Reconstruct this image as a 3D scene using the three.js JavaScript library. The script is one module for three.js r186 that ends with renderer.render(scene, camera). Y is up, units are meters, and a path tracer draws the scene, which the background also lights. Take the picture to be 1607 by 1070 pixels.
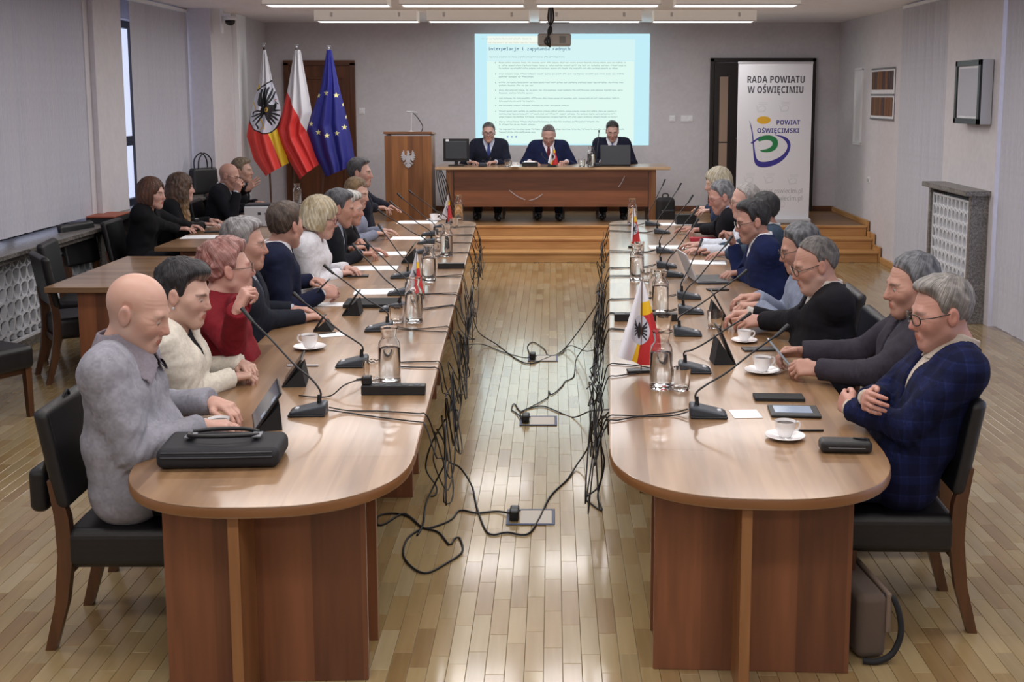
import * as THREE from 'three';
import { RoundedBoxGeometry } from 'three/addons/geometries/RoundedBoxGeometry.js';
import { mergeGeometries, mergeVertices } from 'three/addons/utils/BufferGeometryUtils.js';
import { RectAreaLightUniformsLib } from 'three/addons/lights/RectAreaLightUniformsLib.js';

// ---------------------------------------------------------------- camera, sky, light, exposure
const scene = new THREE.Scene();
const F = 1800, PX = 868, PY = 390, HORIZON = 150, EYE = 2.0;           // pixels of the 1607 x 1070 photograph; metres
const camera = new THREE.PerspectiveCamera(2 * Math.atan((1070 - PY) / F) * 180 / Math.PI, (2 * PX) / (2 * (1070 - PY)), 0.05, 200);
camera.setViewOffset(2 * PX, 2 * (1070 - PY), 0, 1070 - 2 * PY, 1607, 1070);
const PITCH = Math.atan((PY - HORIZON) / F);
camera.position.set(0, EYE, 0);
camera.rotation.set(-PITCH, 0, 0);
camera.updateMatrixWorld(true);
scene.add(camera);
scene.background = new THREE.Color().setRGB(0.62, 0.68, 0.95);            // dusk sky, seen through the gaps beside the blinds
const renderer = new THREE.WebGLRenderer({ antialias: true });
renderer.toneMapping = THREE.LinearToneMapping;
renderer.toneMappingExposure = 1.47;
renderer.shadowMap.enabled = true;
RectAreaLightUniformsLib.init();
const LAMP_NITS = 10.5, LAMP_COLOR = new THREE.Color().setRGB(1.0, 0.97, 0.97);   // the fluorescent ceiling fittings

// ---------------------------------------------------------------- helpers
const V = (x, y, z) => new THREE.Vector3(x, y, z);
const rad = (d) => d * Math.PI / 180;
let seedState = 12345;
const reseed = (s) => { seedState = s >>> 0; };
const rnd = () => { seedState = (seedState * 1664525 + 1013904223) >>> 0; return seedState / 4294967296; };
const rr = (a, b) => a + (b - a) * rnd();
function hash3(i, j, k) { let h = (i * 374761393 + j * 668265263 + k * 2147483647) | 0; h = Math.imul(h ^ (h >>> 13), 1274126177); h ^= h >>> 16; return (h >>> 0) / 4294967296; }
const LAT = new Float32Array(32768); for (let n = 0; n < 32768; n++) LAT[n] = hash3(n & 31, (n >> 5) & 31, n >> 10) * 2 - 1;
function noise3(x, y, z) {
  const i = Math.floor(x), j = Math.floor(y), k = Math.floor(z), f = x - i, g = y - j, h = z - k;
  const u = f * f * (3 - 2 * f), v = g * g * (3 - 2 * g), w = h * h * (3 - 2 * h);
  const i0 = i & 31, i1 = (i + 1) & 31, j0 = (j & 31) << 5, j1 = ((j + 1) & 31) << 5, k0 = (k & 31) << 10, k1 = ((k + 1) & 31) << 10;
  const a = LAT[i0 | j0 | k0], b = LAT[i1 | j0 | k0], c = LAT[i0 | j1 | k0], d = LAT[i1 | j1 | k0], e = LAT[i0 | j0 | k1], m = LAT[i1 | j0 | k1], n = LAT[i0 | j1 | k1], o = LAT[i1 | j1 | k1];
  const p = a + (b - a) * u, q = c + (d - c) * u, r = e + (m - e) * u, s = n + (o - n) * u, t = p + (q - p) * v, l = r + (s - r) * v; return t + (l - t) * w;
}
// a pixel gives a direction; the distance comes from the plane that the thing touches
function pixelRay(px, py) {
  const x = (px - PX) / F, y0 = -(py - PY) / F, z0 = -1, c = Math.cos(-PITCH), s = Math.sin(-PITCH);
  return V(x, y0 * c - z0 * s, y0 * s + z0 * c);
}
const onY = (px, py, h) => { const r = pixelRay(px, py); return r.multiplyScalar((h - EYE) / r.y).add(V(0, EYE, 0)); };
const onX = (px, py, X) => { const r = pixelRay(px, py); return r.multiplyScalar(X / r.x).add(V(0, EYE, 0)); };
const onZ = (px, py, Z) => { const r = pixelRay(px, py); return r.multiplyScalar(Z / r.z).add(V(0, EYE, 0)); };
function onPlane(px, py, point, normal) { const r = pixelRay(px, py), o = V(0, EYE, 0); return r.multiplyScalar(point.clone().sub(o).dot(normal) / r.dot(normal)).add(o); }

const taken = new Map();
function numbered(name) { const n = taken.get(name) ?? 0; taken.set(name, n + 1); return n ? name + '_' + String(n).padStart(3, '0') : name; }
function shade(o) { o.castShadow = true; o.receiveShadow = true; return o; }
function tag(o, label, category, group) { o.userData.label = label; o.userData.category = category; if (group) o.userData.group = group; return o; }
function thing(name, label, category, pos = [0, 0, 0], turn = 0, group) {
  const o = new THREE.Group(); o.name = numbered(name); scene.add(o); o.position.set(...pos); o.rotation.y = turn; return tag(o, label, category, group);
}
function part(parent, name, geo, mat, label) { const m = shade(new THREE.Mesh(geo, mat)); m.name = name; parent.add(m); if (label) m.userData.label = label; return m; }
function solo(name, geo, mat, label, category, group) { const m = shade(new THREE.Mesh(geo, mat)); m.name = numbered(name); scene.add(m); return tag(m, label, category, group); }
function struct(name, geo, mat, label, category = 'room') { const m = shade(new THREE.Mesh(geo, mat)); m.name = numbered(name); scene.add(m); m.userData.kind = 'structure'; return tag(m, label, category); }
function structGroup(name, label, category = 'room') { const o = new THREE.Group(); o.name = numbered(name); scene.add(o); o.userData.kind = 'structure'; return tag(o, label, category); }
function copyThing(o, label, group) { const c = o.clone(); c.name = numbered(o.name.replace(/_\d{3}$/, '')); scene.add(c); c.userData = { ...o.userData }; if (label) c.userData.label = label; if (group) c.userData.group = group; return c; }

// geometry helpers, all return geometries with uv in metres
function boxUV(g0, grain = 'auto', off = [0, 0]) {          // box projection, u runs along the grain axis
  const g = g0.index ? g0.toNonIndexed() : g0; const p = g.attributes.position, n = p.count, uv = new Float32Array(n * 2);
  g.computeBoundingBox(); const s = g.boundingBox.getSize(V(0, 0, 0));
  const ax = grain === 'auto' ? (s.x >= s.y && s.x >= s.z ? 0 : s.y >= s.z ? 1 : 2) : 'xyz'.indexOf(grain);
  const a = V(0, 0, 0), b = V(0, 0, 0), c = V(0, 0, 0);
  for (let i = 0; i < n; i += 3) {
    a.fromBufferAttribute(p, i); b.fromBufferAttribute(p, i + 1).sub(a); c.fromBufferAttribute(p, i + 2).sub(a); b.cross(c);
    const m = [Math.abs(b.x), Math.abs(b.y), Math.abs(b.z)], d = m[0] >= m[1] && m[0] >= m[2] ? 0 : m[1] >= m[2] ? 1 : 2;
    const u = d === ax ? (ax + 1) % 3 : ax, w = 3 - d - u;
    for (let k = 0; k < 3; k++) { uv[(i + k) * 2] = p.getComponent(i + k, u) + off[0]; uv[(i + k) * 2 + 1] = p.getComponent(i + k, w) + off[1] + d * 0.37; }
  }
  g.setAttribute('uv', new THREE.BufferAttribute(uv, 2)); return g;
}
const strip = (g) => { for (const k of Object.keys(g.attributes)) if (!['position', 'normal', 'uv'].includes(k)) g.deleteAttribute(k); if (!g.attributes.uv) g.setAttribute('uv', new THREE.BufferAttribute(new Float32Array(g.attributes.position.count * 2), 2)); return g.index ? g.toNonIndexed() : g; };
const merge = (...gs) => mergeGeometries(gs.flat().map(strip), false);
function box(w, h, d, x = 0, y = 0, z = 0, bevel = 0.003, grain = 'auto') {
  const g = bevel > 0 ? new RoundedBoxGeometry(w, h, d, 1, Math.min(bevel, w / 2.01, h / 2.01, d / 2.01)) : new THREE.BoxGeometry(w, h, d);
  const q = boxUV(g, grain, [x * 1.7 + z, y * 1.3 + z * 0.7]); q.translate(x, y, z); return q;
}
function soft(w, h, d, x, y, z, r, seg = 4) { const g = new RoundedBoxGeometry(w, h, d, seg, r); g.translate(x, y, z); return g; }
function bar(a, b, r0, r1 = r0, seg = 10) {                 // round bar between two points
  const d = b.clone().sub(a), g = new THREE.CylinderGeometry(r1, r0, d.length(), seg);
  g.applyQuaternion(new THREE.Quaternion().setFromUnitVectors(V(0, 1, 0), d.normalize())); g.translate((a.x + b.x) / 2, (a.y + b.y) / 2, (a.z + b.z) / 2); return g;
}
function tube(pts, r, seg = 24, sides = 6, tension = 0.5) { return new THREE.TubeGeometry(new THREE.CatmullRomCurve3(pts, false, 'catmullrom', tension), seg, r, sides, false); }
function lathe(profile, seg = 28) { return new THREE.LatheGeometry(profile.map(([r, y]) => new THREE.Vector2(r, y)), seg); }
function sweepRect(sections) {                              // sections: [x, y, z, width, depth], a square post that bends and tapers
  const pos = [], idx = [];
  for (const [x, y, z, w, d] of sections) for (const [sx, sz] of [[-1, -1], [1, -1], [1, 1], [-1, 1]]) pos.push(x + sx * w / 2, y, z + sz * d / 2);
  const n = sections.length;
  for (let i = 0; i < n - 1; i++) for (let k = 0; k < 4; k++) { const a = i * 4 + k, b = i * 4 + (k + 1) % 4, c = a + 4, e = b + 4; idx.push(a, c, b, b, c, e); }
  idx.push(0, 1, 2, 0, 2, 3); const t = (n - 1) * 4; idx.push(t, t + 2, t + 1, t, t + 3, t + 2);
  const g = new THREE.BufferGeometry(); g.setAttribute('position', new THREE.Float32BufferAttribute(pos, 3)); g.setIndex(idx);
  const q = boxUV(g, 'y'); q.computeVertexNormals(); return q;
}
function extrude(pts, depth, bevel = 0, curve = 8) {
  const s = pts instanceof THREE.Shape ? pts : new THREE.Shape(pts.map(([x, y]) => new THREE.Vector2(x, y)));
  return new THREE.ExtrudeGeometry(s, { depth, bevelEnabled: bevel > 0, bevelSize: bevel, bevelThickness: bevel, bevelSegments: 2, curveSegments: curve });
}

// ---------------------------------------------------------------- textures and materials
function dataTex(w, h, fn, srgb = true, repeat = 1) {
  const d = new Uint8Array(w * h * 4);
  for (let y = 0; y < h; y++) for (let x = 0; x < w; x++) { const c = fn(x / w, y / h); const o = (y * w + x) * 4; d[o] = c[0]; d[o + 1] = c[1]; d[o + 2] = c[2]; d[o + 3] = 255; }
  const t = new THREE.DataTexture(d, w, h); t.wrapS = t.wrapT = THREE.RepeatWrapping; t.magFilter = THREE.LinearFilter; t.minFilter = THREE.LinearMipmapLinearFilter; t.generateMipmaps = true;
  if (srgb) t.colorSpace = THREE.SRGBColorSpace; t.repeat.set(repeat, repeat); t.needsUpdate = true; return t;
}
const wrapN = (x, y, fx, fy, z) => {                         // tiling noise on the unit square
  const a = noise3(x * fx, y * fy, z), b = noise3((x - 1) * fx, y * fy, z), c = noise3(x * fx, (y - 1) * fy, z), d = noise3((x - 1) * fx, (y - 1) * fy, z);
  return (a * (1 - x) + b * x) * (1 - y) + (c * (1 - x) + d * x) * y;
};
function woodTex(light, dark, contrast = 1, boards = 0, z = 3) {   // grain along u; boards: glued staves across v
  return dataTex(512, 512, (u, v) => {
    let t = 0.5 + 0.30 * wrapN(u, v, 3, 26, z) + 0.22 * wrapN(u, v, 6, 90, z + 5) + 0.25 * wrapN(u, v, 2, 7, z + 9);
    t += 0.12 * Math.sin(40 * (v + 0.05 * wrapN(u, v, 2, 3, z + 2)) * 1);
    if (boards) { const b = Math.floor(v * boards); t += (hash3(b, 7, 3) - 0.5) * 0.7; }
    t = Math.min(1, Math.max(0, 0.5 + (t - 0.5) * contrast));
    return [0, 1, 2].map((k) => light[k] + (dark[k] - light[k]) * t);
  });
}
function canvasTex(w, h, draw) {
  const c = document.createElement('canvas'); c.width = w; c.height = h; draw(c.getContext('2d'), w, h);
  const t = new THREE.CanvasTexture(c); t.colorSpace = THREE.SRGBColorSpace; t.anisotropy = 4; return t;
}
const speckle = (base, amp, f, z = 1) => dataTex(256, 256, (u, v) => { const n = 1 + amp * (0.5 * wrapN(u, v, f, f, z) + 0.5 * wrapN(u, v, f * 4, f * 4, z + 3)); return base.map((c) => Math.min(255, Math.max(0, c * n))); });
const std = (color, roughness = 0.7, o = {}) => new THREE.MeshStandardMaterial({ color, roughness, ...o });
const phys = (o) => new THREE.MeshPhysicalMaterial(o);
const weaveBump = dataTex(256, 256, (u, v) => { const c = 128 + 60 * Math.sin(u * 2 * Math.PI * 32) * Math.sin(v * 2 * Math.PI * 32) + 40 * wrapN(u, v, 60, 60, 2); return [c, c, c]; }, false, 8);
const leatherBump = dataTex(256, 256, (u, v) => { const c = 128 + 70 * wrapN(u, v, 40, 40, 2) + 50 * wrapN(u, v, 80, 80, 7); return [c, c, c]; }, false, 6);
const plasterBump = dataTex(256, 256, (u, v) => { const c = 128 + 50 * wrapN(u, v, 40, 40, 2) + 50 * wrapN(u, v, 9, 9, 7); return [c, c, c]; }, false, 1);
const M = {
  wall: new THREE.MeshStandardMaterial({ map: speckle([206, 202, 206], 0.03, 8), roughness: 0.85, bumpMap: plasterBump, bumpScale: 0.0015 }),
  ceiling: new THREE.MeshStandardMaterial({ map: speckle([242, 240, 244], 0.02, 8, 5), roughness: 0.9 }),
  tableTop: new THREE.MeshPhysicalMaterial({ map: woodTex([160, 127, 94], [110, 82, 56], 0.95, 8), roughness: 0.3, clearcoat: 0.5, clearcoatRoughness: 0.12 }),
  tableEdge: new THREE.MeshPhysicalMaterial({ map: woodTex([158, 110, 68], [108, 70, 40], 0.9, 0, 8), roughness: 0.4, clearcoat: 0.2, clearcoatRoughness: 0.3 }),
  tablePanel: new THREE.MeshPhysicalMaterial({ map: woodTex([138, 86, 56], [92, 54, 34], 0.8, 6, 14), roughness: 0.42, clearcoat: 0.15, clearcoatRoughness: 0.3 }),
  chairWood: new THREE.MeshPhysicalMaterial({ map: woodTex([104, 66, 38], [58, 34, 20], 1, 0, 21), roughness: 0.4, clearcoat: 0.2 }),
  leather: new THREE.MeshPhysicalMaterial({ color: 0x0e0d10, roughness: 0.42, bumpMap: leatherBump, bumpScale: 0.0006, clearcoat: 0.1, clearcoatRoughness: 0.4 }),
  step: new THREE.MeshPhysicalMaterial({ map: woodTex([206, 160, 104], [160, 112, 64], 0.9, 10, 31), roughness: 0.36, clearcoat: 0.2, clearcoatRoughness: 0.3 }),
  stageFloor: new THREE.MeshPhysicalMaterial({ map: woodTex([150, 112, 72], [104, 74, 46], 0.9, 12, 37), roughness: 0.4 }),
  doorWood: new THREE.MeshPhysicalMaterial({ map: woodTex([112, 66, 36], [70, 38, 20], 0.9, 4, 41), roughness: 0.42 }),
  darkDoor: std(0x1e1512, 0.4),
  lectern: new THREE.MeshPhysicalMaterial({ map: woodTex([150, 100, 58], [98, 60, 32], 1, 5, 47), roughness: 0.42 }),
  granite: new THREE.MeshPhysicalMaterial({ map: dataTex(512, 512, (u, v) => { const n = wrapN(u, v, 90, 90, 1) * 38 + wrapN(u, v, 200, 200, 4) * 40 + wrapN(u, v, 12, 12, 6) * 8; return [112 + n, 108 + n, 104 + n]; }), roughness: 0.35 }),
  lattice: std(0xd6d8de, 0.55),
  radiator: std(0x55565a, 0.7),
  blind: new THREE.MeshPhysicalMaterial({ map: dataTex(128, 128, (u, v) => { const n = wrapN(u, v, 30, 40, 3) * 5 + wrapN(u, v, 70, 3, 5) * 6; return [190 + n, 190 + n, 200 + n]; }), roughness: 0.95, side: THREE.DoubleSide }),  // bluish tint in the slat colour stands in for leaking daylight
  windowFrame: std(0x2b2a30, 0.5), windowWhite: std(0xd0d0d4, 0.5),
  glass: phys({ color: 0xffffff, transmission: 1, thickness: 0, roughness: 0.0, ior: 1.45 }),
  clearGlass: phys({ color: 0xffffff, transmission: 1, thickness: 0.004, roughness: 0.01, ior: 1.46, side: THREE.DoubleSide }),
  water: phys({ color: 0xf4fbff, transmission: 1, thickness: 0.05, roughness: 0.0, ior: 1.33 }),
  black: std(0x111114, 0.45), blackMatt: std(0x18181b, 0.8), darkGrey: std(0x2f3238, 0.5), steelBlue: std(0x3a4048, 0.42, { metalness: 0.3 }), midGrey: std(0x77797e, 0.5), paleGrey: std(0xb9bbc0, 0.5),
  chrome: std(0xd8d8dc, 0.2, { metalness: 1 }), silver: std(0xc9c9ce, 0.38, { metalness: 0.7 }),
  porcelain: phys({ color: 0xf0eeee, roughness: 0.18, clearcoat: 0.5 }), coffee: std(0x2a160c, 0.15), paper: std(0xeef0f2, 0.85),
  cable: std(0x121214, 0.5), brass: std(0xb08a3c, 0.3, { metalness: 1 }), white: std(0xe9e9ec, 0.5), redPaper: std(0xa82a3a, 0.7),
};
// ---------------------------------------------------------------- the room
const STAGE = 0.39, CEIL = 3.0, BACK = -16.12, XL = -3.97, XR = 3.97, TABLE = 0.72;
{ // floor: a dark bed with parquet blocks laid on it
  const bed = box(9.4, 0.08, 20, 0, -0.052, -7.2, 0);
  const floor = struct('floor', bed, std(0x4a3d2c, 0.8), 'pale oak block parquet floor with a waxed shine', 'floor');
  const PWID = 0.068, PLEN = 0.30, c = 0.0012, w = PWID / 2 - 0.0006, l = PLEN / 2 - 0.0006;
  const pos = [], idx = [], uv = [];
  for (const [k, y] of [[1, -0.012], [1, -0.0012], [0, 0]]) for (const [sx, sz] of [[-1, -1], [1, -1], [1, 1], [-1, 1]]) { pos.push(sx * (k ? w : w - c), y, sz * (k ? l : l - c)); uv.push(sz * l, sx * w); }
  for (let r = 0; r < 2; r++) for (let k = 0; k < 4; k++) { const a = r * 4 + k, b = r * 4 + (k + 1) % 4; idx.push(a, a + 4, b, b, a + 4, b + 4); }
  idx.push(8, 10, 9, 8, 11, 10);
  const base = new THREE.BufferGeometry(); base.setAttribute('position', new THREE.Float32BufferAttribute(pos, 3)); base.setAttribute('uv', new THREE.Float32BufferAttribute(uv, 2)); base.setIndex(idx);
  const geo = base.toNonIndexed(); geo.computeVertexNormals();
  const variants = [0, 1, 2, 3].map((i) => { const g = geo.clone(); const a = g.attributes.uv; for (let k = 0; k < a.count; k++) a.setXY(k, a.getX(k) + i * 0.23, a.getY(k) + i * 0.31); return g; });
  const grain = woodTex([232, 228, 222], [196, 188, 176], 0.9, 0, 53);
  const pm = (col) => new THREE.MeshPhysicalMaterial({ color: col, map: grain, roughness: 0.26, clearcoat: 0.6, clearcoatRoughness: 0.11 });
  reseed(77);
  const tones = [[196, 175, 130], [190, 166, 121], [204, 184, 141], [184, 158, 113], [194, 176, 136], [176, 148, 104], [210, 194, 156]].map((t) => new THREE.Color().setRGB(t[0] / 255, t[1] / 255, t[2] / 255, THREE.SRGBColorSpace));
  const mats = tones.map(pm), weights = [0, 0, 0, 1, 1, 1, 2, 2, 3, 3, 4, 4, 4, 5, 6];
  const spots = [];
  for (let i = -63; i <= 63; i++) { const x = i * PWID, off = (i & 1 ? 0.5 : 0) * PLEN + rr(-0.05, 0.05); for (let z = -13.70; z < 2.2; z += PLEN) spots.push([x, z + off, weights[Math.floor(rnd() * weights.length)]]); }
  const shows = spots.map((s, i) => { const d = -s[1], px = PX + s[0] / d * F * 0.99; return { i, d: (d > 3.5 && px > 20 && px < 1590 && !(px > 275 && px < 580 && d < 6.2) && !(px > 1030 && px < 1335 && d < 6.2)) ? d : 99 }; }).sort((a, b) => a.d - b.d);
  const near = new Set(shows.slice(0, 300).map((o) => o.i));
  const far = spots.filter((_, i) => !near.has(i)).filter(([x, z]) => z > -13.75 && z < 2.3);
  for (const i of near) { const [x, z, t] = spots[i]; const m = part(floor, 'parquet_block', variants[i % 4], mats[t]); m.position.set(x, 0, z); }
  const im = shade(new THREE.InstancedMesh(variants[0], pm(0xffffff), far.length)); im.name = 'parquet_field'; im.userData.kind = 'stuff';
  const m4 = new THREE.Matrix4();
  far.forEach(([x, z, t], i) => { m4.makeTranslation(x, 0, z); im.setMatrixAt(i, m4); im.setColorAt(i, tones[t]); });
  floor.add(im);
}
struct('ceiling', box(9.4, 0.2, 20, 0, CEIL + 0.1, -7.2, 0), M.ceiling, 'flat white plaster ceiling over the meeting hall', 'ceiling');
struct('wall_back', box(9.4, 3.2, 0.2, 0, 1.4, BACK - 0.1, 0), M.wall, 'pale lavender grey end wall behind the speakers', 'wall');
struct('wall_front', box(9.4, 3.2, 0.2, 0, 1.4, 2.4, 0), M.wall, 'plain plaster wall behind the visitors', 'wall');
{ // left side: piers, parapet under the windows and window frames
  const wl = structGroup('wall_left', 'grey plaster window wall with piers and a low parapet', 'wall');
  const X0 = -4.62, seg = (z0, z1, y0, y1, xin, name) => part(wl, name, box(xin - X0, y1 - y0, z0 - z1, (xin + X0) / 2, (y0 + y1) / 2, (z0 + z1) / 2, 0), M.wall);
  seg(2.4, -10.62, 0, 0.8, -4.46, 'parapet'); seg(2.4, -10.62, 2.86, 3.0, -4.36, 'lintel'); seg(2.4, -4.0, 0.8, 2.9, -4.36, 'pier');
  seg(-10.62, -11.55, 0, 3, -4.28, 'pier'); seg(-11.55, -13.5, 0, 0.83, -4.4, 'parapet'); seg(-11.55, -13.5, 2.78, 3, -4.4, 'lintel');
  seg(-13.5, BACK, 0, 3, XL, 'pier');
  part(wl, 'pier_strip', box(0.06, 2.61, 0.42, XL + 0.03, 1.695, -14.62, 0.004), M.white);
  const z0 = -10.9;
  part(wl, 'pier_strip', box(0.05, 2.2, 0.30, -4.255, 1.9, z0 + 0.02, 0.004), M.wall);
  const win = (n, za, zb, label) => {
    const w = structGroup(n, label, 'window'), xf = -4.54;
    const fr = [box(0.06, 0.09, za - zb, xf, 0.86, (za + zb) / 2), box(0.06, 0.09, za - zb, xf, 2.75, (za + zb) / 2), box(0.055, 0.10, za - zb, xf, 1.52, (za + zb) / 2)];
    part(w, 'window_frame', merge(fr), M.windowFrame);
    const n2 = Math.max(2, Math.round((za - zb) / 1.1));
    for (let i = 0; i <= n2; i++) part(w, 'mullion', box(0.05, 1.9, 0.07, xf, 1.8, za - (za - zb) * i / n2 * 0.999 - (i === 0 ? 0.035 : i === n2 ? -0.035 : 0)), M.windowFrame);
    part(w, 'pane', box(0.006, 1.86, za - zb - 0.1, xf, 1.8, (za + zb) / 2, 0), M.glass);
  };
  win('window_1', -4.0, -10.62, 'long dark framed window hidden behind the wide vertical blinds'); win('window_2', -11.55, -13.5, 'dark framed window with a narrow strip of daylight beside the blinds');
  // granite sill and radiator cover under the first window
  const sill = thing('window_sill', 'grey granite window sill slab over the long white lattice', 'window sill');
  part(sill, 'slab', box(0.44, 0.035, 6.64, -4.245, 0.8175, -7.3), M.granite); part(sill, 'front_strip', box(0.03, 0.05, 6.6, -4.10, 0.775, -7.3), M.granite);
  const rc = thing('radiator_cover', 'long white lattice radiator cover with a grey plinth below the blinds', 'radiator cover');
  part(rc, 'plinth', box(0.12, 0.07, 6.6, -4.27, 0.035, -7.3), M.granite);
  part(rc, 'post', box(0.16, 0.72, 0.10, -4.26, 0.43, -10.57), M.granite);
  part(rc, 'back_board', box(0.02, 0.66, 6.5, -4.40, 0.42, -7.25, 0), M.radiator);
  part(rc, 'frame', merge(box(0.03, 0.025, 6.5, -4.225, 0.745, -7.26), box(0.03, 0.025, 6.5, -4.225, 0.085, -7.26), box(0.03, 0.66, 0.03, -4.225, 0.415, -10.5)), M.lattice);
  // lattice: wavy strips crossing each other like chain links
  latticePanel(rc, -4.245, -7.6, -10.49, 0.10, 0.735, 0.125, 1);
  const pillar = thing('granite_radiator_box', 'grey granite box under the second window beside the dark chair', 'radiator cover');
  part(pillar, 'body', box(0.32, 0.84, 0.46, -4.11, 0.42, -11.25), M.granite); part(pillar, 'top_slab', box(0.36, 0.03, 2.6, -4.09, 0.855, -12.18), M.granite);
  part(pillar, 'front_board', box(0.03, 0.84, 2.0, -3.97, 0.42, -12.49), M.granite);
}
function latticePanel(parent, x, za, zb, y0, y1, cell, face) {
  const H = y1 - y0, L = za - zb, amp = cell * 0.16;
  const strips = [];
  for (let dir = -1; dir <= 1; dir += 2) for (let s = -H; s < L; s += cell) {
    const pts = []; const n = Math.ceil(H / cell * 8);
    for (let i = 0; i <= n; i++) { const t = i / n * H; const zz = dir > 0 ? s + t : L - (s + t); if (zz < 0 || zz > L) continue; const w = Math.sin(t / cell * 2 * Math.PI) * amp; pts.push(V(x + dir * 0.004 * face, y0 + t + w * 0.7, za - zz + w * dir * 0.7)); }
    if (pts.length < 4) continue;
    strips.push(pts);
  }
  for (const pts of strips) {                                  // each strip a flat ribbon with depth
    const pos = [], idx = [], hw = 0.0085, dp = 0.02;
    pts.forEach((p, i) => { const a = pts[Math.max(0, i - 1)], b = pts[Math.min(pts.length - 1, i + 1)], ty = b.y - a.y, tz = b.z - a.z, l = Math.hypot(ty, tz) || 1, ny = -tz / l, nz = ty / l;
      for (const [sx, sn] of [[-1, -1], [1, -1], [1, 1], [-1, 1]]) pos.push(p.x + sx * dp, p.y + ny * sn * hw, p.z + nz * sn * hw); });
    const n = pts.length; for (let i = 0; i < n - 1; i++) for (let k = 0; k < 4; k++) { const a = i * 4 + k, b = i * 4 + (k + 1) % 4; idx.push(a, b, a + 4, b, b + 4, a + 4); }
    idx.push(0, 2, 1, 0, 3, 2); const t = (n - 1) * 4; idx.push(t, t + 1, t + 2, t, t + 2, t + 3);
    let g = new THREE.BufferGeometry(); g.setAttribute('position', new THREE.Float32BufferAttribute(pos, 3)); g.setIndex(idx); g = g.toNonIndexed(); g.computeVertexNormals();
    part(parent, 'lattice_strip', g, M.lattice);
  }
}
{ // right side
  const wr = structGroup('wall_right', 'pale plaster side wall with shallow piers and blinds', 'wall');
  const X1 = 4.62, seg = (z0, z1, y0, y1, xin, name) => part(wr, name, box(X1 - xin, y1 - y0, z0 - z1, (xin + X1) / 2, (y0 + y1) / 2, (z0 + z1) / 2, 0), M.wall);
  seg(2.4, -9.86, 0, 0.1, 4.1, 'parapet'); seg(2.4, -9.86, 2.9, 3, 4.1, 'lintel'); seg(2.4, -3.2, 0.1, 2.9, 4.1, 'pier'); seg(-9.86, -11.2, 0, 3, 3.80, 'pier'); seg(-11.2, -12.95, 0, 0.9, 4.2, 'parapet'); seg(-11.2, -12.95, 2.6, 3, 4.1, 'lintel');
  seg(-12.95, BACK, 0, 3, XR, 'pier');
  const w = structGroup('window_3', 'tall pale window with a thin strip of daylight by the blinds', 'window');
  part(w, 'window_frame', merge(box(0.06, 0.08, 1.75, 4.45, 0.94, -12.07), box(0.06, 0.08, 1.75, 4.45, 2.56, -12.07), box(0.06, 1.7, 0.07, 4.45, 1.75, -11.24), box(0.06, 1.7, 0.07, 4.45, 1.75, -12.9)), M.windowWhite);
  part(w, 'pane', box(0.006, 1.6, 1.6, 4.45, 1.75, -12.07, 0), M.glass);
  const w4 = structGroup('window_4', 'long window hidden behind the tall floor length blinds', 'window');
  part(w4, 'window_frame', merge(box(0.06, 0.08, 6.6, 4.45, 0.14, -6.53), box(0.06, 0.08, 6.6, 4.45, 2.86, -6.53)), M.windowWhite); part(w4, 'pane', box(0.006, 2.7, 6.6, 4.45, 1.5, -6.53, 0), M.glass);
  // granite radiator niche with lattice
  const rb = thing('granite_radiator_box', 'grey granite radiator box with a white lattice front beneath the display case', 'radiator cover');
  part(rb, 'side_panel', box(0.24, 1.13, 0.05, 3.76, 0.565, -9.985), M.granite); part(rb, 'side_panel', box(0.24, 1.13, 0.05, 3.76, 0.565, -11.06), M.granite);
  part(rb, 'top_slab', box(0.32, 0.045, 1.20, 3.74, 1.155, -10.52), M.granite); part(rb, 'plinth', box(0.06, 0.07, 1.02, 3.70, 0.035, -10.52), M.granite);
  part(rb, 'back_board', box(0.02, 1.0, 1.0, 3.78, 0.58, -10.52, 0), M.radiator);
  part(rb, 'frame', merge(box(0.02, 0.02, 1.02, 3.672, 1.07, -10.52), box(0.02, 1.0, 0.02, 3.672, 0.57, -10.02), box(0.02, 1.0, 0.02, 3.672, 0.57, -11.02)), M.lattice);
  latticePanel(rb, 3.69, -10.03, -11.01, 0.08, 1.06, 0.105, -1);
}
// vertical blinds, slat by slat
function blinds(x, za, zb, y0, y1, label, side) {
  const b = thing('vertical_blind', label, 'blind'); const W = 0.127, pitch = 0.108, n = Math.round((za - zb) / pitch);
  part(b, 'head_rail', box(0.05, 0.035, za - zb + 0.06, x, y1 - 0.018, (za + zb) / 2), M.white);
  const mk = (bow) => { const g = new THREE.PlaneGeometry(W, y1 - y0 - 0.04, 4, 8); const p = g.attributes.position; for (let i = 0; i < p.count; i++) { const t = p.getX(i) / W * 2; p.setZ(i, bow * (1 - t * t)); const u = g.attributes.uv; u.setXY(i, p.getX(i) * 4, p.getY(i)); } g.computeVertexNormals(); return g; };
  const gs = [mk(0.004), mk(0.008), mk(0.002)];
  for (let i = 0; i < n; i++) { const m = part(b, 'slat', gs[Math.floor(rnd() * 3)], M.blind); m.position.set(x + rr(-0.004, 0.004), (y0 + y1 - 0.04) / 2, za - pitch * (i + 0.5)); m.rotation.y = Math.PI / 2 * side + rr(-0.30, 0.22) - 0.20 * side; m.rotation.z = rr(-0.002, 0.002); }
  return b;
}
reseed(5);
blinds(-4.30, -4.6, -10.6, 0.89, 2.985, 'wide grey vertical blind hanging over the long granite sill', 1);
blinds(-4.26, -11.75, -13.49, 0.89, 2.985, 'narrow grey vertical blind behind the two women in black', 1);
blinds(3.84, -5.6, -9.84, 0.02, 2.985, 'tall pale vertical blind reaching the floor near the checked blazer', -1);
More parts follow.
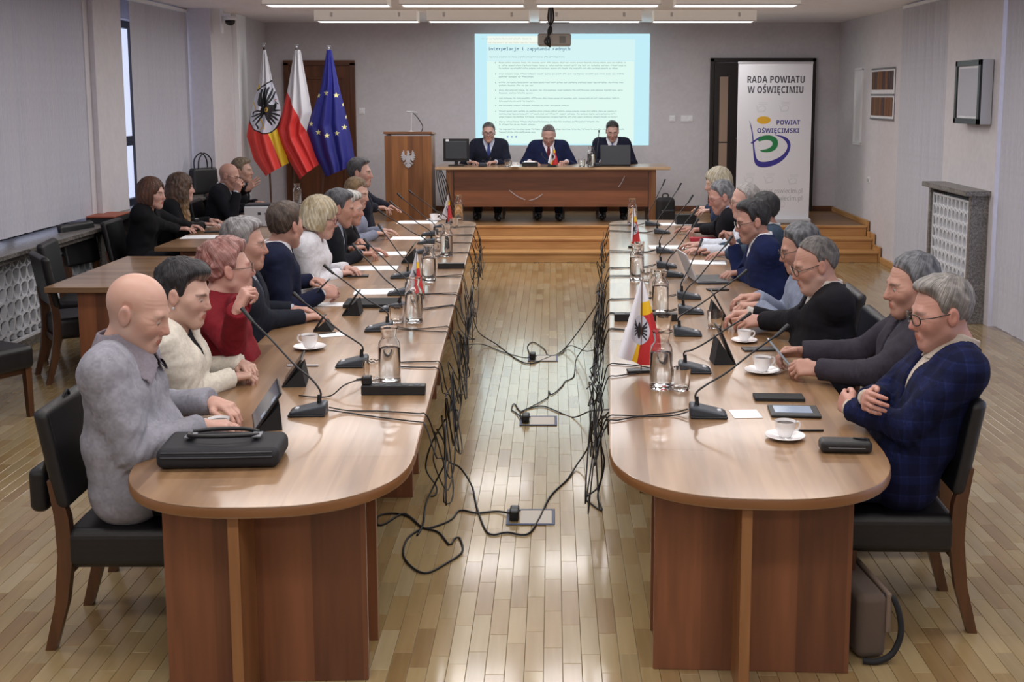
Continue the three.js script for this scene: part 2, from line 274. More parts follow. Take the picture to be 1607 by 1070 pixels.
blinds(3.90, -11.25, -12.93, 0.02, 2.985, 'tall pale vertical blind between the name plates and display case', -1);
{ // stage with three steps
  const st = structGroup('stage', 'raised oak stage with a low front step run', 'stage');
  part(st, 'deck', box(7.9, 0.03, 1.83, 0, STAGE - 0.015, -15.2, 0.004, 'x'), M.stageFloor);
  part(st, 'deck_base', box(7.9, 0.36, 1.80, 0, 0.18, -15.2, 0), M.step);
  [[0.13, -13.72, 0.28], [0.26, -13.99, 0.28], [0.39, -14.26, 0.03]].forEach(([h, z, d], i) => {
    part(st, 'riser', box(7.84, 0.105, 0.02, 0, h - 0.0775, z - 0.012, 0.002, 'x'), M.step);
    part(st, 'tread', box(7.84, 0.025, d + 0.03, 0, h - 0.0125, z - d / 2 + 0.008, 0.004, 'x'), M.step);
    if (i < 2) part(st, 'step_core', box(7.8, h - 0.03, 0.24, 0, (h - 0.03) / 2, z - 0.15, 0), M.step);
  });
  const trim = structGroup('trim_1', 'stepped oak skirting running up beside the stage steps', 'trim');
  [[0.13, -13.72], [0.26, -13.99], [0.39, -14.26]].forEach(([h, z], i) => part(trim, 'skirting', box(0.03, h + 0.06, i === 2 ? 1.84 : 0.30, 3.94, (h + 0.06) / 2, i === 2 ? -15.18 : z - 0.14, 0.003), M.step));
  part(trim, 'skirting', box(0.03, 0.07, 0.74, 3.955, 0.035, -13.33, 0.003), M.step);
  struct('baseboard_back', box(7.9, 0.07, 0.02, 0, STAGE + 0.035, BACK + 0.01, 0.003), M.doorWood, 'low brown skirting board along the end wall', 'skirting');
}
// ceiling fittings: three rows seen or above, four in a row
{
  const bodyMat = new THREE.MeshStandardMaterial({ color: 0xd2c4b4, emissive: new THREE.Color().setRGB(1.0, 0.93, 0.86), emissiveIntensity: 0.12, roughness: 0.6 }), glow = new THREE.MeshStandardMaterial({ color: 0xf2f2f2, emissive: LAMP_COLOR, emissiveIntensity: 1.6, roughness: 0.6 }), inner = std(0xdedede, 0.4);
  const mkLamp = () => {
    const g = new THREE.Group();
    part(g, 'glowing_housing', merge(box(1.21, 0.12, 0.012, 0, -0.06, -0.15, 0.002), box(1.21, 0.12, 0.012, 0, -0.06, 0.15, 0.002), box(0.012, 0.12, 0.29, -0.599, -0.06, 0, 0.002), box(0.012, 0.12, 0.29, 0.599, -0.06, 0, 0.002), box(1.19, 0.012, 0.29, 0, -0.006, 0, 0)), bodyMat);  // fixture housing; faint glow added to its sides to brighten the ceiling
    part(g, 'rim', merge(box(1.22, 0.012, 0.02, 0, -0.124, -0.15, 0.002), box(1.22, 0.012, 0.02, 0, -0.124, 0.15, 0.002)), inner);
    part(g, 'diffuser', box(1.18, 0.02, 0.27, 0, -0.114, 0, 0.003), glow);
    for (const s of [-1, 1]) part(g, 'clip', box(0.03, 0.05, 0.004, s * 0.4, -0.05, 0.158, 0.001), inner);
    return g;
  };
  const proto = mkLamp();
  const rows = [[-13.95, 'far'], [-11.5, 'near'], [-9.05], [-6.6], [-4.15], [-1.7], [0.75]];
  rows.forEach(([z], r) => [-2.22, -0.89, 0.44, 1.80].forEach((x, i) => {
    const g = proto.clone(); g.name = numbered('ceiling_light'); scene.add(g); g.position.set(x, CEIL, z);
    tag(g, r === 0 ? 'beige sided fluorescent ceiling fitting in the row closest to the end wall' : r === 1 ? 'beige sided fluorescent ceiling fitting in the second row from the end wall' : 'beige sided fluorescent ceiling fitting above the council tables', 'ceiling light', r === 0 ? 'ceiling lights nearest the end wall' : r === 1 ? 'ceiling lights in the second row' : 'ceiling lights over the tables');
    const l = new THREE.RectAreaLight(LAMP_COLOR, LAMP_NITS, 1.16, 0.26); l.position.set(x, CEIL - 0.135, z); l.rotation.x = -Math.PI / 2; l.name = numbered('fitting_light'); scene.add(l);
  }));
}
// ---------------------------------------------------------------- council tables: two V-shaped rows
const rowL = { o: V(-0.503, 0, -3.98), d: V(-0.0371, 0, -1).normalize(), W: 0.965, L: 7.55, sign: -1 };
const rowR = { o: V(0.211, 0, -4.06), d: V(0.0487, 0, -1).normalize(), W: 0.985, L: 7.5, sign: 1 };
for (const r of [rowL, rowR]) { r.n = V(-r.d.z * r.sign, 0, r.d.x * r.sign); r.turn = Math.atan2(r.d.x, r.d.z) + Math.PI; }   // n points to the people; turn rotates -z onto d
const spot = (row, u, v, y = TABLE) => row.o.clone().addScaledVector(row.d, u).addScaledVector(row.n, v).setY(y);
function tableTop(shapePts, thick, y) {                      // outline in (x, -z), extruded up, slightly eased edge
  const g = extrude(shapePts, thick - 0.006, 0.003, 24); g.rotateX(-Math.PI / 2); g.translate(0, y - thick + 0.003, 0); return g;
}
function councilTable(row, name, where) {
  const s = row.sign, W = row.W, TH = 0.038;
  const place = (g) => { g.position.copy(row.o); g.rotation.y = row.turn; };   // local: x across (people at s*W), -z along the row
  const mid = s * W / 2;
  const end = (far) => {
    const t = thing('table_end', (far ? 'rounded oak table end by the stage, ' : 'broad rounded oak table end with finned base, ') + where, 'table'); place(t);
    const pts = [], n = 28, z0 = far ? row.L : 0, dep = far ? 0.32 : 0.50;
    for (let i = 0; i <= n; i++) { const a = Math.PI * i / n, c = Math.cos(a), sn = Math.sin(a); pts.push([mid + W / 2 * Math.sign(c) * Math.pow(Math.abs(c), 0.8), (far ? 1 : -1) * dep * Math.pow(sn, 0.9) + z0]); }
    if (!far) pts.reverse();
    const top = tableTop(pts.map(([x, y]) => [x, y]), TH, TABLE); const p = part(t, 'table_top', boxUV(top, 'z'), M.tableTop);
    part(t, 'edge_band', bandAround(pts, TH, TABLE), M.tableEdge);
    const zp = far ? -(row.L + 0.05) : 0.23, pw = 0.68;
    part(t, 'base_panel', box(pw, TABLE - TH, 0.032, mid + s * 0.0, (TABLE - TH) / 2, zp, 0.002, 'y'), M.tablePanel);
    if (!far) { part(t, 'base_fin', box(0.036, TABLE - TH, 0.22, mid - 0.05, (TABLE - TH) / 2, zp + 0.126, 0.002, 'y'), M.tableEdge);
      part(t, 'cross_rail', box(0.036, 0.10, 0.20, mid, TABLE - TH - 0.05, 0.11, 0.002, 'z'), M.tablePanel); }
    return t;
  };
  const nU = 4, uL = row.L / nU;
  const ord = ['first', 'second', 'third', 'fourth'];
  for (let i = 0; i < nU; i++) {
    const t = thing('council_table', 'rectangular oak table, ' + ord[i] + ' after the broad rounded end of the ' + where, 'table'); place(t);
    const z0 = -i * uL - 0.001, z1 = -(i + 1) * uL + 0.001;
    part(t, 'table_top', boxUV(tableTop([[Math.min(0, s * W), -z0], [Math.max(0, s * W), -z0], [Math.max(0, s * W), -z1], [Math.min(0, s * W), -z1]], TH, TABLE), 'z', [i * 0.7, i * 0.3]), M.tableTop);
    part(t, 'edge_band', merge(box(0.004, TH - 0.004, z0 - z1, -s * 0.0035, TABLE - TH / 2, (z0 + z1) / 2, 0.001, 'z'), box(0.004, TH - 0.004, z0 - z1, s * W + s * 0.0035, TABLE - TH / 2, (z0 + z1) / 2, 0.001, 'z')), M.tableEdge);
    for (const z of [z0 - 0.06, z1 + 0.30]) part(t, 'leg_panel', box(0.68, TABLE - TH, 0.032, mid, (TABLE - TH) / 2, z, 0.002, 'y'), M.tablePanel);
    part(t, 'stretcher', box(0.03, 0.16, z0 - z1 - 0.38, mid, 0.45, (z0 + z1) / 2 + 0.12, 0.002, 'z'), M.tablePanel);
  }
  end(false); end(true);
}
function bandAround(pts, th, y) {                            // thin edging that follows an open outline
  const pos = [], idx = [], e = 0.004;
  pts.forEach(([x, w], i) => { const a = pts[Math.max(0, i - 1)], b = pts[Math.min(pts.length - 1, i + 1)], dx = b[0] - a[0], dy = b[1] - a[1], l = Math.hypot(dx, dy), nx = dy / l, ny = -dx / l;
    for (const [k, yy] of [[0.001, -th + 0.004], [e, -th + 0.005], [e + 0.001, -th / 2], [e, -0.005], [0.001, -0.004]]) pos.push(x + nx * k, y + yy, -(w + ny * k)); });
  for (let i = 0; i < pts.length - 1; i++) for (let k = 0; k < 4; k++) { const a = i * 5 + k; idx.push(a, a + 5, a + 1, a + 1, a + 5, a + 6); }
  const g = new THREE.BufferGeometry(); g.setAttribute('position', new THREE.Float32BufferAttribute(pos, 3)); g.setIndex(idx); g.computeVertexNormals();
  const uv = []; let len = 0; pts.forEach((p, i) => { if (i) len += Math.hypot(p[0] - pts[i - 1][0], p[1] - pts[i - 1][1]); for (let k = 0; k < 5; k++) uv.push(len, k * 0.01); });
  g.setAttribute('uv', new THREE.Float32BufferAttribute(uv, 2)); return g;
}
councilTable(rowL, 'left', 'row beside the windowsill wall'); councilTable(rowR, 'right', 'row beside the banner wall');

// ---------------------------------------------------------------- side tables by the long sill
function sideTable(x0, x1, z0, z1, label) {
  const t = thing('side_table', label, 'table', [(x0 + x1) / 2, 0, (z0 + z1) / 2]); const w = x1 - x0, d = z0 - z1;
  part(t, 'table_top', box(w, 0.038, d, 0, TABLE - 0.019, 0, 0.004, 'x'), M.tableTop);
  for (const s of [-1, 1]) part(t, 'leg_panel', box(w - 0.3, TABLE - 0.038, 0.03, 0.05, (TABLE - 0.038) / 2, s * (d / 2 - 0.07), 0.002, 'y'), M.tablePanel);
  part(t, 'stretcher', box(0.03, 0.18, d - 0.2, 0, 0.45, 0, 0.002, 'z'), M.tablePanel); return t;
}
sideTable(-3.43, -2.55, -7.62, -9.14, 'bare oak side table between empty chairs and the bald man');
sideTable(-3.40, -2.55, -9.69, -11.45, 'oak side table with papers in front of the long haired woman');
sideTable(-3.40, -2.55, -11.47, -13.62, 'oak side table in front of the bearded man touching his face');

// ---------------------------------------------------------------- chairs
function makeChair() {
  const g = new THREE.Group(); g.name = 'upholstered_chair';
  const seat = soft(0.45, 0.15, 0.44, 0, 0.385, 0.02, 0.035, 3);
  { const p = seat.attributes.position; for (let i = 0; i < p.count; i++) { const y = p.getY(i), x = p.getX(i), z = p.getZ(i) - 0.02; if (y > 0.44) p.setY(i, y + 0.022 * Math.max(0, 1 - (x * x + z * z) / 0.06)); const k = 1 - 0.06 * (z < 0 ? -z / 0.22 : 0); p.setX(i, x * k); } seat.computeVertexNormals(); }
  part(g, 'seat', seat, M.leather);
  // back: a padded panel, bowed round the sitter
  const back = new RoundedBoxGeometry(0.45, 0.36, 0.055, 5, 0.026); { const p = back.attributes.position; for (let i = 0; i < p.count; i++) { const x = p.getX(i), y = p.getY(i), z = p.getZ(i); const t = x / 0.225; p.setXYZ(i, x * (1 - 0.04 * Math.max(0, -y / 0.18)), y + 0.018 * (1 - t * t) * (y > 0.1 ? 1 : 0), z + 0.045 * t * t - (y + 0.18) * 0.17); } back.translate(0, 0.715, -0.235); back.computeVertexNormals(); }
  part(g, 'backrest', back, M.leather);
  for (const s of [-1, 1]) {
    part(g, 'leg', sweepRect([[s * 0.195, 0, 0.20, 0.034, 0.034], [s * 0.195, 0.40, 0.185, 0.044, 0.044]]), M.chairWood);
    part(g, 'leg', sweepRect([[s * 0.185, 0, -0.275, 0.034, 0.036], [s * 0.187, 0.18, -0.225, 0.037, 0.046], [s * 0.189, 0.36, -0.20, 0.04, 0.054], [s * 0.19, 0.50, -0.205, 0.04, 0.05], [s * 0.19, 0.64, -0.232, 0.036, 0.036]]), M.chairWood);
  }
  part(g, 'rail', merge(box(0.36, 0.045, 0.02, 0, 0.30, 0.185, 0.002), box(0.36, 0.045, 0.02, 0, 0.30, -0.20, 0.002)), M.chairWood);
  return g;
}
const chairProto = makeChair();
function chair(x, z, yaw, label, group) { const c = chairProto.clone(); c.name = numbered('upholstered_chair'); scene.add(c); c.position.set(x, 0, z); c.rotation.y = yaw; return tag(c, label, 'chair', group); }
const faceYaw = (dx, dz) => Math.atan2(dx, dz);             // yaw that turns local +z onto (dx, dz)
chair(-3.40, -8.12, rad(125), 'empty black leather chair pulled slantwise to the bare side table');
chair(-3.62, -8.75, rad(100), 'empty black leather chair tucked against the bare side table by the lattice');
chair(-3.93, -9.9, rad(75), 'empty black leather chair standing under the brown folder on the sill');
chair(-3.56, -6.95, rad(60), 'black leather chair standing alone on the open parquet by the lattice');
chair(-3.45, -6.0, rad(-100), 'black leather chair on the open parquet away from the tables');

// ---------------------------------------------------------------- presidium on the stage
{
  const t = thing('presidium_table', 'long oak speakers table with a brown front panel on the stage', 'table', [-0.005, STAGE, -14.83]);
  part(t, 'table_top', box(2.96, 0.035, 0.76, 0, 0.70, 0, 0.004, 'x'), M.tableTop); part(t, 'edge_band', box(2.965, 0.028, 0.008, 0, 0.70, 0.38, 0.002, 'x'), std(0xb89a78, 0.45));
  part(t, 'front_panel', box(2.46, 0.47, 0.025, -0.02, 0.445, 0.30, 0.002, 'x'), M.tablePanel);
  for (const s of [-1, 1]) { part(t, 'leg_panel', box(0.04, 0.68, 0.62, s * 1.26 - 0.02, 0.34, 0, 0.003, 'y'), M.tablePanel); part(t, 'leg_trim', box(0.06, 0.68, 0.03, s * 1.30 - 0.02, 0.34, 0.30, 0.003, 'y'), M.tableEdge); }
  for (const [x0, y0, x1, y1] of [[-0.55, 0.42, -0.35, 0.30], [-0.30, 0.29, -0.13, 0.37], [0.83, 0.46, 0.91, 0.60]]) part(t, 'hanging_cord', tube([V(x0, y0, 0.32), V((x0 + x1) / 2, (y0 + y1) / 2 - 0.015, 0.322), V(x1, y1, 0.32)], 0.004, 10, 5), M.paleGrey);
}
{ // lectern with the eagle emblem
  const t = thing('lectern', 'oak lectern with a silver crowned eagle on its front panel', 'lectern', onZ(645, 300, -14.95).setY(STAGE).toArray());
  part(t, 'front_panel', box(0.60, 1.10, 0.03, 0, 0.55, 0.22, 0.003, 'y'), M.lectern);
  for (const s of [-1, 1]) part(t, 'side_panel', box(0.03, 1.10, 0.42, s * 0.285, 0.55, 0, 0.003, 'y'), M.lectern);
  const tp = box(0.62, 0.03, 0.50, 0, 0, 0, 0.004, 'x'); tp.rotateX(-0.06); tp.translate(0, 1.125, 0); part(t, 'desk_top', tp, M.lectern);
  const e = part(t, 'eagle_emblem', eagleGeo(0.0165), M.silver, 'silver crowned eagle'); e.position.set(0.0, 0.80, 0.237);
  part(t, 'microphone_stand', merge(lathe([[0, 0], [0.04, 0], [0.045, 0.012], [0.012, 0.02], [0.006, 0.03]], 16).translate(0.02, 1.14, 0.05), bar(V(0.02, 1.15, 0.05), V(0.03, 1.40, 0.05), 0.006), bar(V(-0.03, 1.405, 0.05), V(0.10, 1.395, 0.05), 0.008)), M.paleGrey);
  part(t, 'gooseneck', tube([V(0.15, 1.14, 0.05), V(0.17, 1.22, 0.05), V(0.10, 1.34, 0.06), V(0.05, 1.385, 0.06)], 0.006, 16, 6), M.black);
}
function eagleGeo(k) {                                       // k metres per unit; the bird is about 15 units tall
  const gs = [], add = (pts, z = 0, d = 0.5) => { const g = extrude(pts.map(([x, y]) => [x, y]), d, 0.12); g.translate(0, 0, z); gs.push(g); };
  add([[-1.6, 1.5], [-1.8, -1], [-1, -3], [0, -3.8], [1, -3], [1.8, -1], [1.6, 1.5], [0.8, 3.2], [-0.8, 3.2]], 0, 0.8);
  add([[-0.7, 2.8], [-0.9, 4.4], [-0.3, 5.3], [0.7, 5.3], [1.0, 4.9], [1.9, 4.5], [1.0, 4.2], [0.9, 2.8]], 0, 0.9);
  add([[-0.6, 5.4], [-0.9, 6.6], [-0.35, 6.1], [0, 6.9], [0.35, 6.1], [0.9, 6.6], [0.6, 5.4]], 0, 0.7);
  for (const s of [-1, 1]) {
    add([[s * 1.2, 2.6], [s * 2.6, 3.2], [s * 3.6, 4.6], [s * 4.0, 3.6], [s * 3.2, 1.4], [s * 1.4, 0.2]], 0, 0.7);
    for (let i = 0; i < 7; i++) { const a = rad(84 - i * 21), x0 = s * (3.2 - i * 0.14), y0 = 3.6 - i * 0.55, L = 3.5 - i * 0.16, c = Math.cos(a) * s, sn = Math.sin(a), w = 0.36; add([[x0 - sn * w * s, y0 + c * w * s], [x0 + c * L * 0.8 - sn * w * 0.9 * s, y0 + sn * L * 0.8 + c * w * s], [x0 + c * L, y0 + sn * L], [x0 + c * L * 0.8 + sn * w * 0.9 * s, y0 + sn * L * 0.8 - c * w * s], [x0 + sn * w * s, y0 - c * w * s]], 0.05 * i, 0.45); }
    add([[s * 1.0, -2.2], [s * 2.6, -3.4], [s * 3.2, -3.0], [s * 1.5, -1.2]], 0, 0.6);
    for (const a of [-150, -110, -60, 10]) { const r = rad(a); add([[s * 2.7, -3.3], [s * 2.7 + s * Math.cos(r) * 1.6 + 0.1, -3.3 + Math.sin(r) * 1.3], [s * 2.7 + 0.35 * s, -3.0]], 0, 0.4); }
  }
  for (let i = -3; i <= 3; i++) { const a = rad(-90 + i * 17), c = Math.cos(a), sn = Math.sin(a), L = 3.4 - Math.abs(i) * 0.25, w = 0.35; add([[-sn * w, -3 + c * w], [c * L - sn * w, -3 + sn * L * 0.9 + c * w], [c * (L + 0.4), -3 + sn * (L + 0.4)], [c * L + sn * w, -3 + sn * L * 0.9 - c * w], [sn * w, -3 - c * w]], 0.04 * (3 - Math.abs(i)), 0.5); }
  const g = merge(gs); g.scale(k, k, k); return g;
}
// ---------------------------------------------------------------- doors
{
  const d = structGroup('door_1', 'brown wooden door behind the three flags', 'door'), z = BACK;
  part(d, 'door_frame', merge(box(0.07, 2.06, 0.06, -3.70, STAGE + 1.03, z + 0.03), box(0.07, 2.06, 0.06, -2.785, STAGE + 1.03, z + 0.03), box(0.985, 0.07, 0.06, -3.2425, STAGE + 2.06, z + 0.03)), M.doorWood);
  part(d, 'door_leaf', box(0.85, 2.02, 0.04, -3.2425, STAGE + 1.01, z + 0.022), M.doorWood);
  const bead = (x0, x1, y0, y1) => merge(box(x1 - x0, 0.03, 0.02, (x0 + x1) / 2, y0, z + 0.05), box(x1 - x0, 0.03, 0.02, (x0 + x1) / 2, y1, z + 0.05), box(0.03, y1 - y0, 0.02, x0, (y0 + y1) / 2, z + 0.05), box(0.03, y1 - y0, 0.02, x1, (y0 + y1) / 2, z + 0.05));
  part(d, 'panel_bead', bead(-3.56, -2.92, STAGE + 0.2, STAGE + 1.85), M.doorWood);
  part(d, 'door_handle', merge(box(0.03, 0.16, 0.01, -2.87, STAGE + 1.02, z + 0.048), bar(V(-2.87, STAGE + 1.05, z + 0.05), V(-2.87, STAGE + 1.05, z + 0.09), 0.008), bar(V(-2.87, STAGE + 1.05, z + 0.09), V(-2.98, STAGE + 1.05, z + 0.09), 0.008)), M.brass);
}
{
  const d = structGroup('door_2', 'dark brown double door with narrow glass strips behind the banner', 'door'), z = BACK, x0 = 2.18, x1 = 3.64;
  part(d, 'door_frame', merge(box(0.05, 2.12, 0.07, x0 + 0.025, STAGE + 1.06, z + 0.035), box(0.05, 2.12, 0.07, x1 - 0.025, STAGE + 1.06, z + 0.035), box(x1 - x0, 0.05, 0.07, (x0 + x1) / 2, STAGE + 2.10, z + 0.035)), M.darkDoor);
  for (const s of [-1, 1]) {
    const cx = (x0 + x1) / 2 + s * 0.34, l = part(d, 'door_leaf', merge(box(0.10, 2.06, 0.04, cx - s * 0.285 - 0, STAGE + 1.03, z + 0.03), box(0.34, 2.06, 0.04, cx + s * 0.165, STAGE + 1.03, z + 0.03), box(0.24, 0.3, 0.04, cx - s * 0.12, STAGE + 1.91, z + 0.03), box(0.24, 0.2, 0.04, cx - s * 0.12, STAGE + 0.1, z + 0.03), box(0.24, 0.09, 0.04, cx - s * 0.12, STAGE + 1.0, z + 0.03)), M.darkDoor);
  }
  const pm = std(0xa58c7a, 0.35);
  part(d, 'pane', box(0.115, 0.90, 0.012, x0 + 0.19, STAGE + 1.42, z + 0.056), pm, 'frosted beige glass strip'); part(d, 'pane', box(0.115, 0.75, 0.012, x0 + 0.19, STAGE + 0.58, z + 0.056), pm, 'frosted beige glass strip');
  part(d, 'door_handle', merge(box(0.03, 0.18, 0.01, x0 + 0.47, STAGE + 0.98, z + 0.055), bar(V(x0 + 0.47, STAGE + 1.02, z + 0.06), V(x0 + 0.47, STAGE + 1.02, z + 0.10), 0.008), bar(V(x0 + 0.47, STAGE + 1.02, z + 0.10), V(x0 + 0.36, STAGE + 1.02, z + 0.10), 0.008)), M.chrome);
}
// ---------------------------------------------------------------- projection on the end wall, projector
{
  const a = onZ(745, 53, BACK), b = onZ(1018, 228, BACK), w = b.x - a.x, h = a.y - b.y;
  const tex = canvasTex(1552, 1010, (c, W, H) => {
    c.fillStyle = '#c4f0fb'; c.fillRect(0, 0, W, H);
    c.fillStyle = '#d8f6f6'; c.fillRect(110, 50, W - 240, 190); c.fillStyle = '#e2fbf3'; c.fillRect(105, 245, W - 240, H - 260);
    c.fillStyle = '#f4fbf0'; c.fillRect(110, 20, 660, 70);
    reseed(9);
    const row = (y, x0, x1, hh, col) => { c.fillStyle = col; let x = x0; while (x < x1) { const wl = 14 + rnd() * 62; for (let q = x; q < Math.min(x + wl, x1); q += 7.5) c.fillRect(q, y + (rnd() < 0.2 ? -hh * 0.4 : 0), 4.6, hh * (0.75 + rnd() * 0.4)); x += wl + 11; } };
    row(42, 60, 500, 7, '#b4ccd0'); row(76, 120, 560, 7, '#c8bfb2');
    c.fillStyle = '#3c6a88'; c.font = 'bold 38px monospace'; c.fillText('interpelacje i zapytania radnych', 118, 148);
    row(205, 130, 790, 9, '#93b3b4');
    for (const [y, n, e] of [[255, 3, 1340], [358, 2, 1330], [435, 2, 1320], [505, 2, 1310], [578, 2, 1280], [644, 1, 830], [695, 3, 1260], [790, 2, 1100], [860, 2, 1330]]) { c.fillStyle = '#8fa6a8'; c.fillRect(178, y, 8, 9); for (let i = 0; i < n; i++) row(y + i * 26, 212, i === n - 1 && n > 1 ? 420 + (n === 3 ? 850 : rnd() * 120) : e, 9, '#93b0ad'); }
    c.fillStyle = '#5c83c0'; for (let i = 0; i < 3; i++) c.fillRect(280 + i * 38, 925, 14, 12);
  });
  const scr = solo('projected_slide', box(w, h, 0.006, (a.x + b.x) / 2, (a.y + b.y) / 2, BACK + 0.004, 0), new THREE.MeshStandardMaterial({ color: 0x111111, emissive: 0xffffff, emissiveMap: tex, emissiveIntensity: 0.66, roughness: 0.9 }), 'bright pale blue projected page of text on the end wall', 'projection');
  const uv = scr.geometry.attributes.uv, p = scr.geometry.attributes.position; for (let i = 0; i < p.count; i++) uv.setXY(i, (p.getX(i) - a.x) / w, (p.getY(i) - b.y) / h);
  const l = new THREE.RectAreaLight(new THREE.Color().setRGB(0.78, 0.95, 1), 0.75, w, h); l.position.set((a.x + b.x) / 2, (a.y + b.y) / 2, BACK + 0.02); l.rotation.y = Math.PI; l.name = 'slide_light'; scene.add(l);
  const pr = thing('projector', 'grey ceiling projector hanging on a black bracket before the slide', 'projector', [0.005, 0, -13.1]);
  const y = onZ(868, 63, -13.1).y;
  const wall = [];
  part(pr, 'body', soft(0.37, 0.135, 0.30, 0.01, y, 0, 0.02), std(0x8d857c, 0.5));
  part(pr, 'lens', lathe([[0, 0], [0.035, 0], [0.04, 0.02], [0.04, 0.05]], 20).rotateX(-Math.PI / 2).translate(0.10, y, -0.15), M.black);
  for (let i = 0; i < 6; i++) part(pr, 'vent_slot', box(0.07, 0.006, 0.004, 0.10, y - 0.035 + i * 0.013, 0.1505, 0.001), M.darkGrey);
  part(pr, 'ceiling_plate', box(0.36, 0.02, 0.10, 0.0, CEIL - 0.01, 0), M.paleGrey);
  part(pr, 'pole', bar(V(-0.03, y + 0.06, 0), V(-0.03, CEIL, 0), 0.025), M.paleGrey);
  for (const k of [0, 1, 2]) part(pr, 'power_cord', tube([V(-0.05 + k * 0.02, CEIL - 0.02, 0.04), V(-0.06 + k * 0.03, y + 0.22, 0.08), V(-0.02 - k * 0.02, y + 0.10, 0.14), V(-0.10 + k * 0.03, y - 0.02, 0.165), V(-0.04, y - 0.08, 0.12)], 0.009, 20, 6), M.black);
  part(pr, 'arm', box(0.26, 0.012, 0.02, 0.05, y + 0.19, 0.02), M.midGrey);
}
// ---------------------------------------------------------------- roll-up banner
{
  const zb = -14.5, a = onZ(1159, 99, zb), b = onZ(1276, 99, zb), w = b.x - a.x, y0 = STAGE + 0.06, h = a.y - y0;
  const t = thing('rollup_banner', 'white roll up banner with the county council name and logo', 'banner', [(a.x + b.x) / 2, STAGE, zb]);
  const tex = canvasTex(660, 1380, (c, W, H) => {
    c.fillStyle = '#dcdde2'; c.fillRect(0, 0, W, H);
    c.fillStyle = '#3a3a42'; c.textAlign = 'center'; c.font = 'bold 84px sans-serif';
    const fit = (s, y, wd) => { c.save(); c.translate(W / 2 + 6, y); c.scale(wd / c.measureText(s).width, 1); c.fillText(s, 0, 0); c.restore(); };
    fit('RADA POWIATU', 172, 520); fit('W OŚWIĘCIMIU', 262, 500);
    const ghost = (x, y, k) => { c.save(); c.translate(x, y); c.scale(k, k); c.strokeStyle = '#cfd0d6'; c.lineWidth = 9; c.beginPath(); c.ellipse(0, 0, 42, 30, -0.2, 0, 7); c.stroke(); c.beginPath(); c.moveTo(-60, -40); c.lineTo(-40, 40); c.lineTo(40, 26); c.stroke(); c.fillStyle = '#d3d4da'; c.fillRect(-40, -72, 100, 12); c.fillRect(-40, -54, 100, 10); c.restore(); };
    for (const [x, y] of [[215, 400], [420, 395], [120, 1030], [300, 1030], [510, 1040], [410, 1250]]) ghost(x, y, 0.8);
    // the logo: a sun, a green leaf and a sweeping violet letter
    c.fillStyle = '#d9a72c'; c.beginPath(); c.ellipse(235, 500, 62, 34, 0, 0, 7); c.fill();
    c.fillStyle = '#1f7a44'; c.beginPath(); c.moveTo(178, 672); c.bezierCurveTo(210, 620, 370, 612, 368, 706); c.bezierCurveTo(364, 800, 230, 796, 206, 768); c.bezierCurveTo(262, 762, 322, 744, 318, 704); c.bezierCurveTo(312, 668, 240, 672, 200, 690); c.closePath(); c.fill();
    c.fillStyle = '#dcdde2'; c.beginPath(); c.ellipse(252, 710, 64, 30, -0.2, 0, 7); c.fill();
    c.fillStyle = '#35308a'; c.beginPath(); c.moveTo(104, 500); c.bezierCurveTo(150, 580, 146, 700, 168, 800); c.bezierCurveTo(176, 872, 224, 880, 300, 862); c.bezierCurveTo(430, 830, 480, 740, 436, 690); c.bezierCurveTo(410, 656, 370, 640, 330, 632); c.bezierCurveTo(420, 630, 478, 660, 480, 724); c.bezierCurveTo(476, 850, 330, 930, 220, 918); c.bezierCurveTo(150, 908, 156, 850, 146, 760); c.bezierCurveTo(140, 690, 136, 600, 104, 500); c.fill();
    c.beginPath(); c.moveTo(122, 700); c.lineTo(210, 640); c.lineTo(206, 656); c.lineTo(134, 712); c.fill();
    c.fillStyle = '#2e2a86'; c.font = 'bold 56px sans-serif'; c.textAlign = 'right';
    const fr = (s, x, y, wd) => { c.save(); c.translate(x, y); c.scale(wd / c.measureText(s).width, 1); c.fillText(s, 0, 0); c.restore(); };
    fr('POWIAT', 560, 540, 215); fr('OŚWIĘCIMSKI', 556, 612, 380);
    c.fillStyle = '#9fa1a8'; c.font = '58px sans-serif'; fr('www.powiat.oswiecim.pl', 600, 1150, 540); fr('bip.powiat.oswiecim.pl', 600, 1216, 530);
  });
  const m = new THREE.MeshStandardMaterial({ map: tex, roughness: 0.55 });
  const g = new THREE.BoxGeometry(w, h, 0.003, 12, 4, 1); const p = g.attributes.position; for (let i = 0; i < p.count; i++) p.setZ(i, p.getZ(i) + 0.004 * Math.cos(p.getX(i) / w * Math.PI)); g.computeVertexNormals(); g.translate(0, h / 2 + 0.06, 0);
  const uv = g.attributes.uv; for (let i = 0; i < p.count; i++) uv.setXY(i, p.getX(i) / w + 0.5, (p.getY(i) - 0.06) / h);
  part(t, 'printed_sheet', g, m);
  part(t, 'base_cassette', soft(w + 0.04, 0.07, 0.14, 0, 0.035, 0, 0.02), M.paleGrey); part(t, 'top_bar', soft(w + 0.01, 0.03, 0.02, 0, h + 0.065, 0, 0.008), M.silver); part(t, 'support_pole', bar(V(0, 0.05, -0.03), V(0, h + 0.06, -0.02), 0.008), M.silver);
}
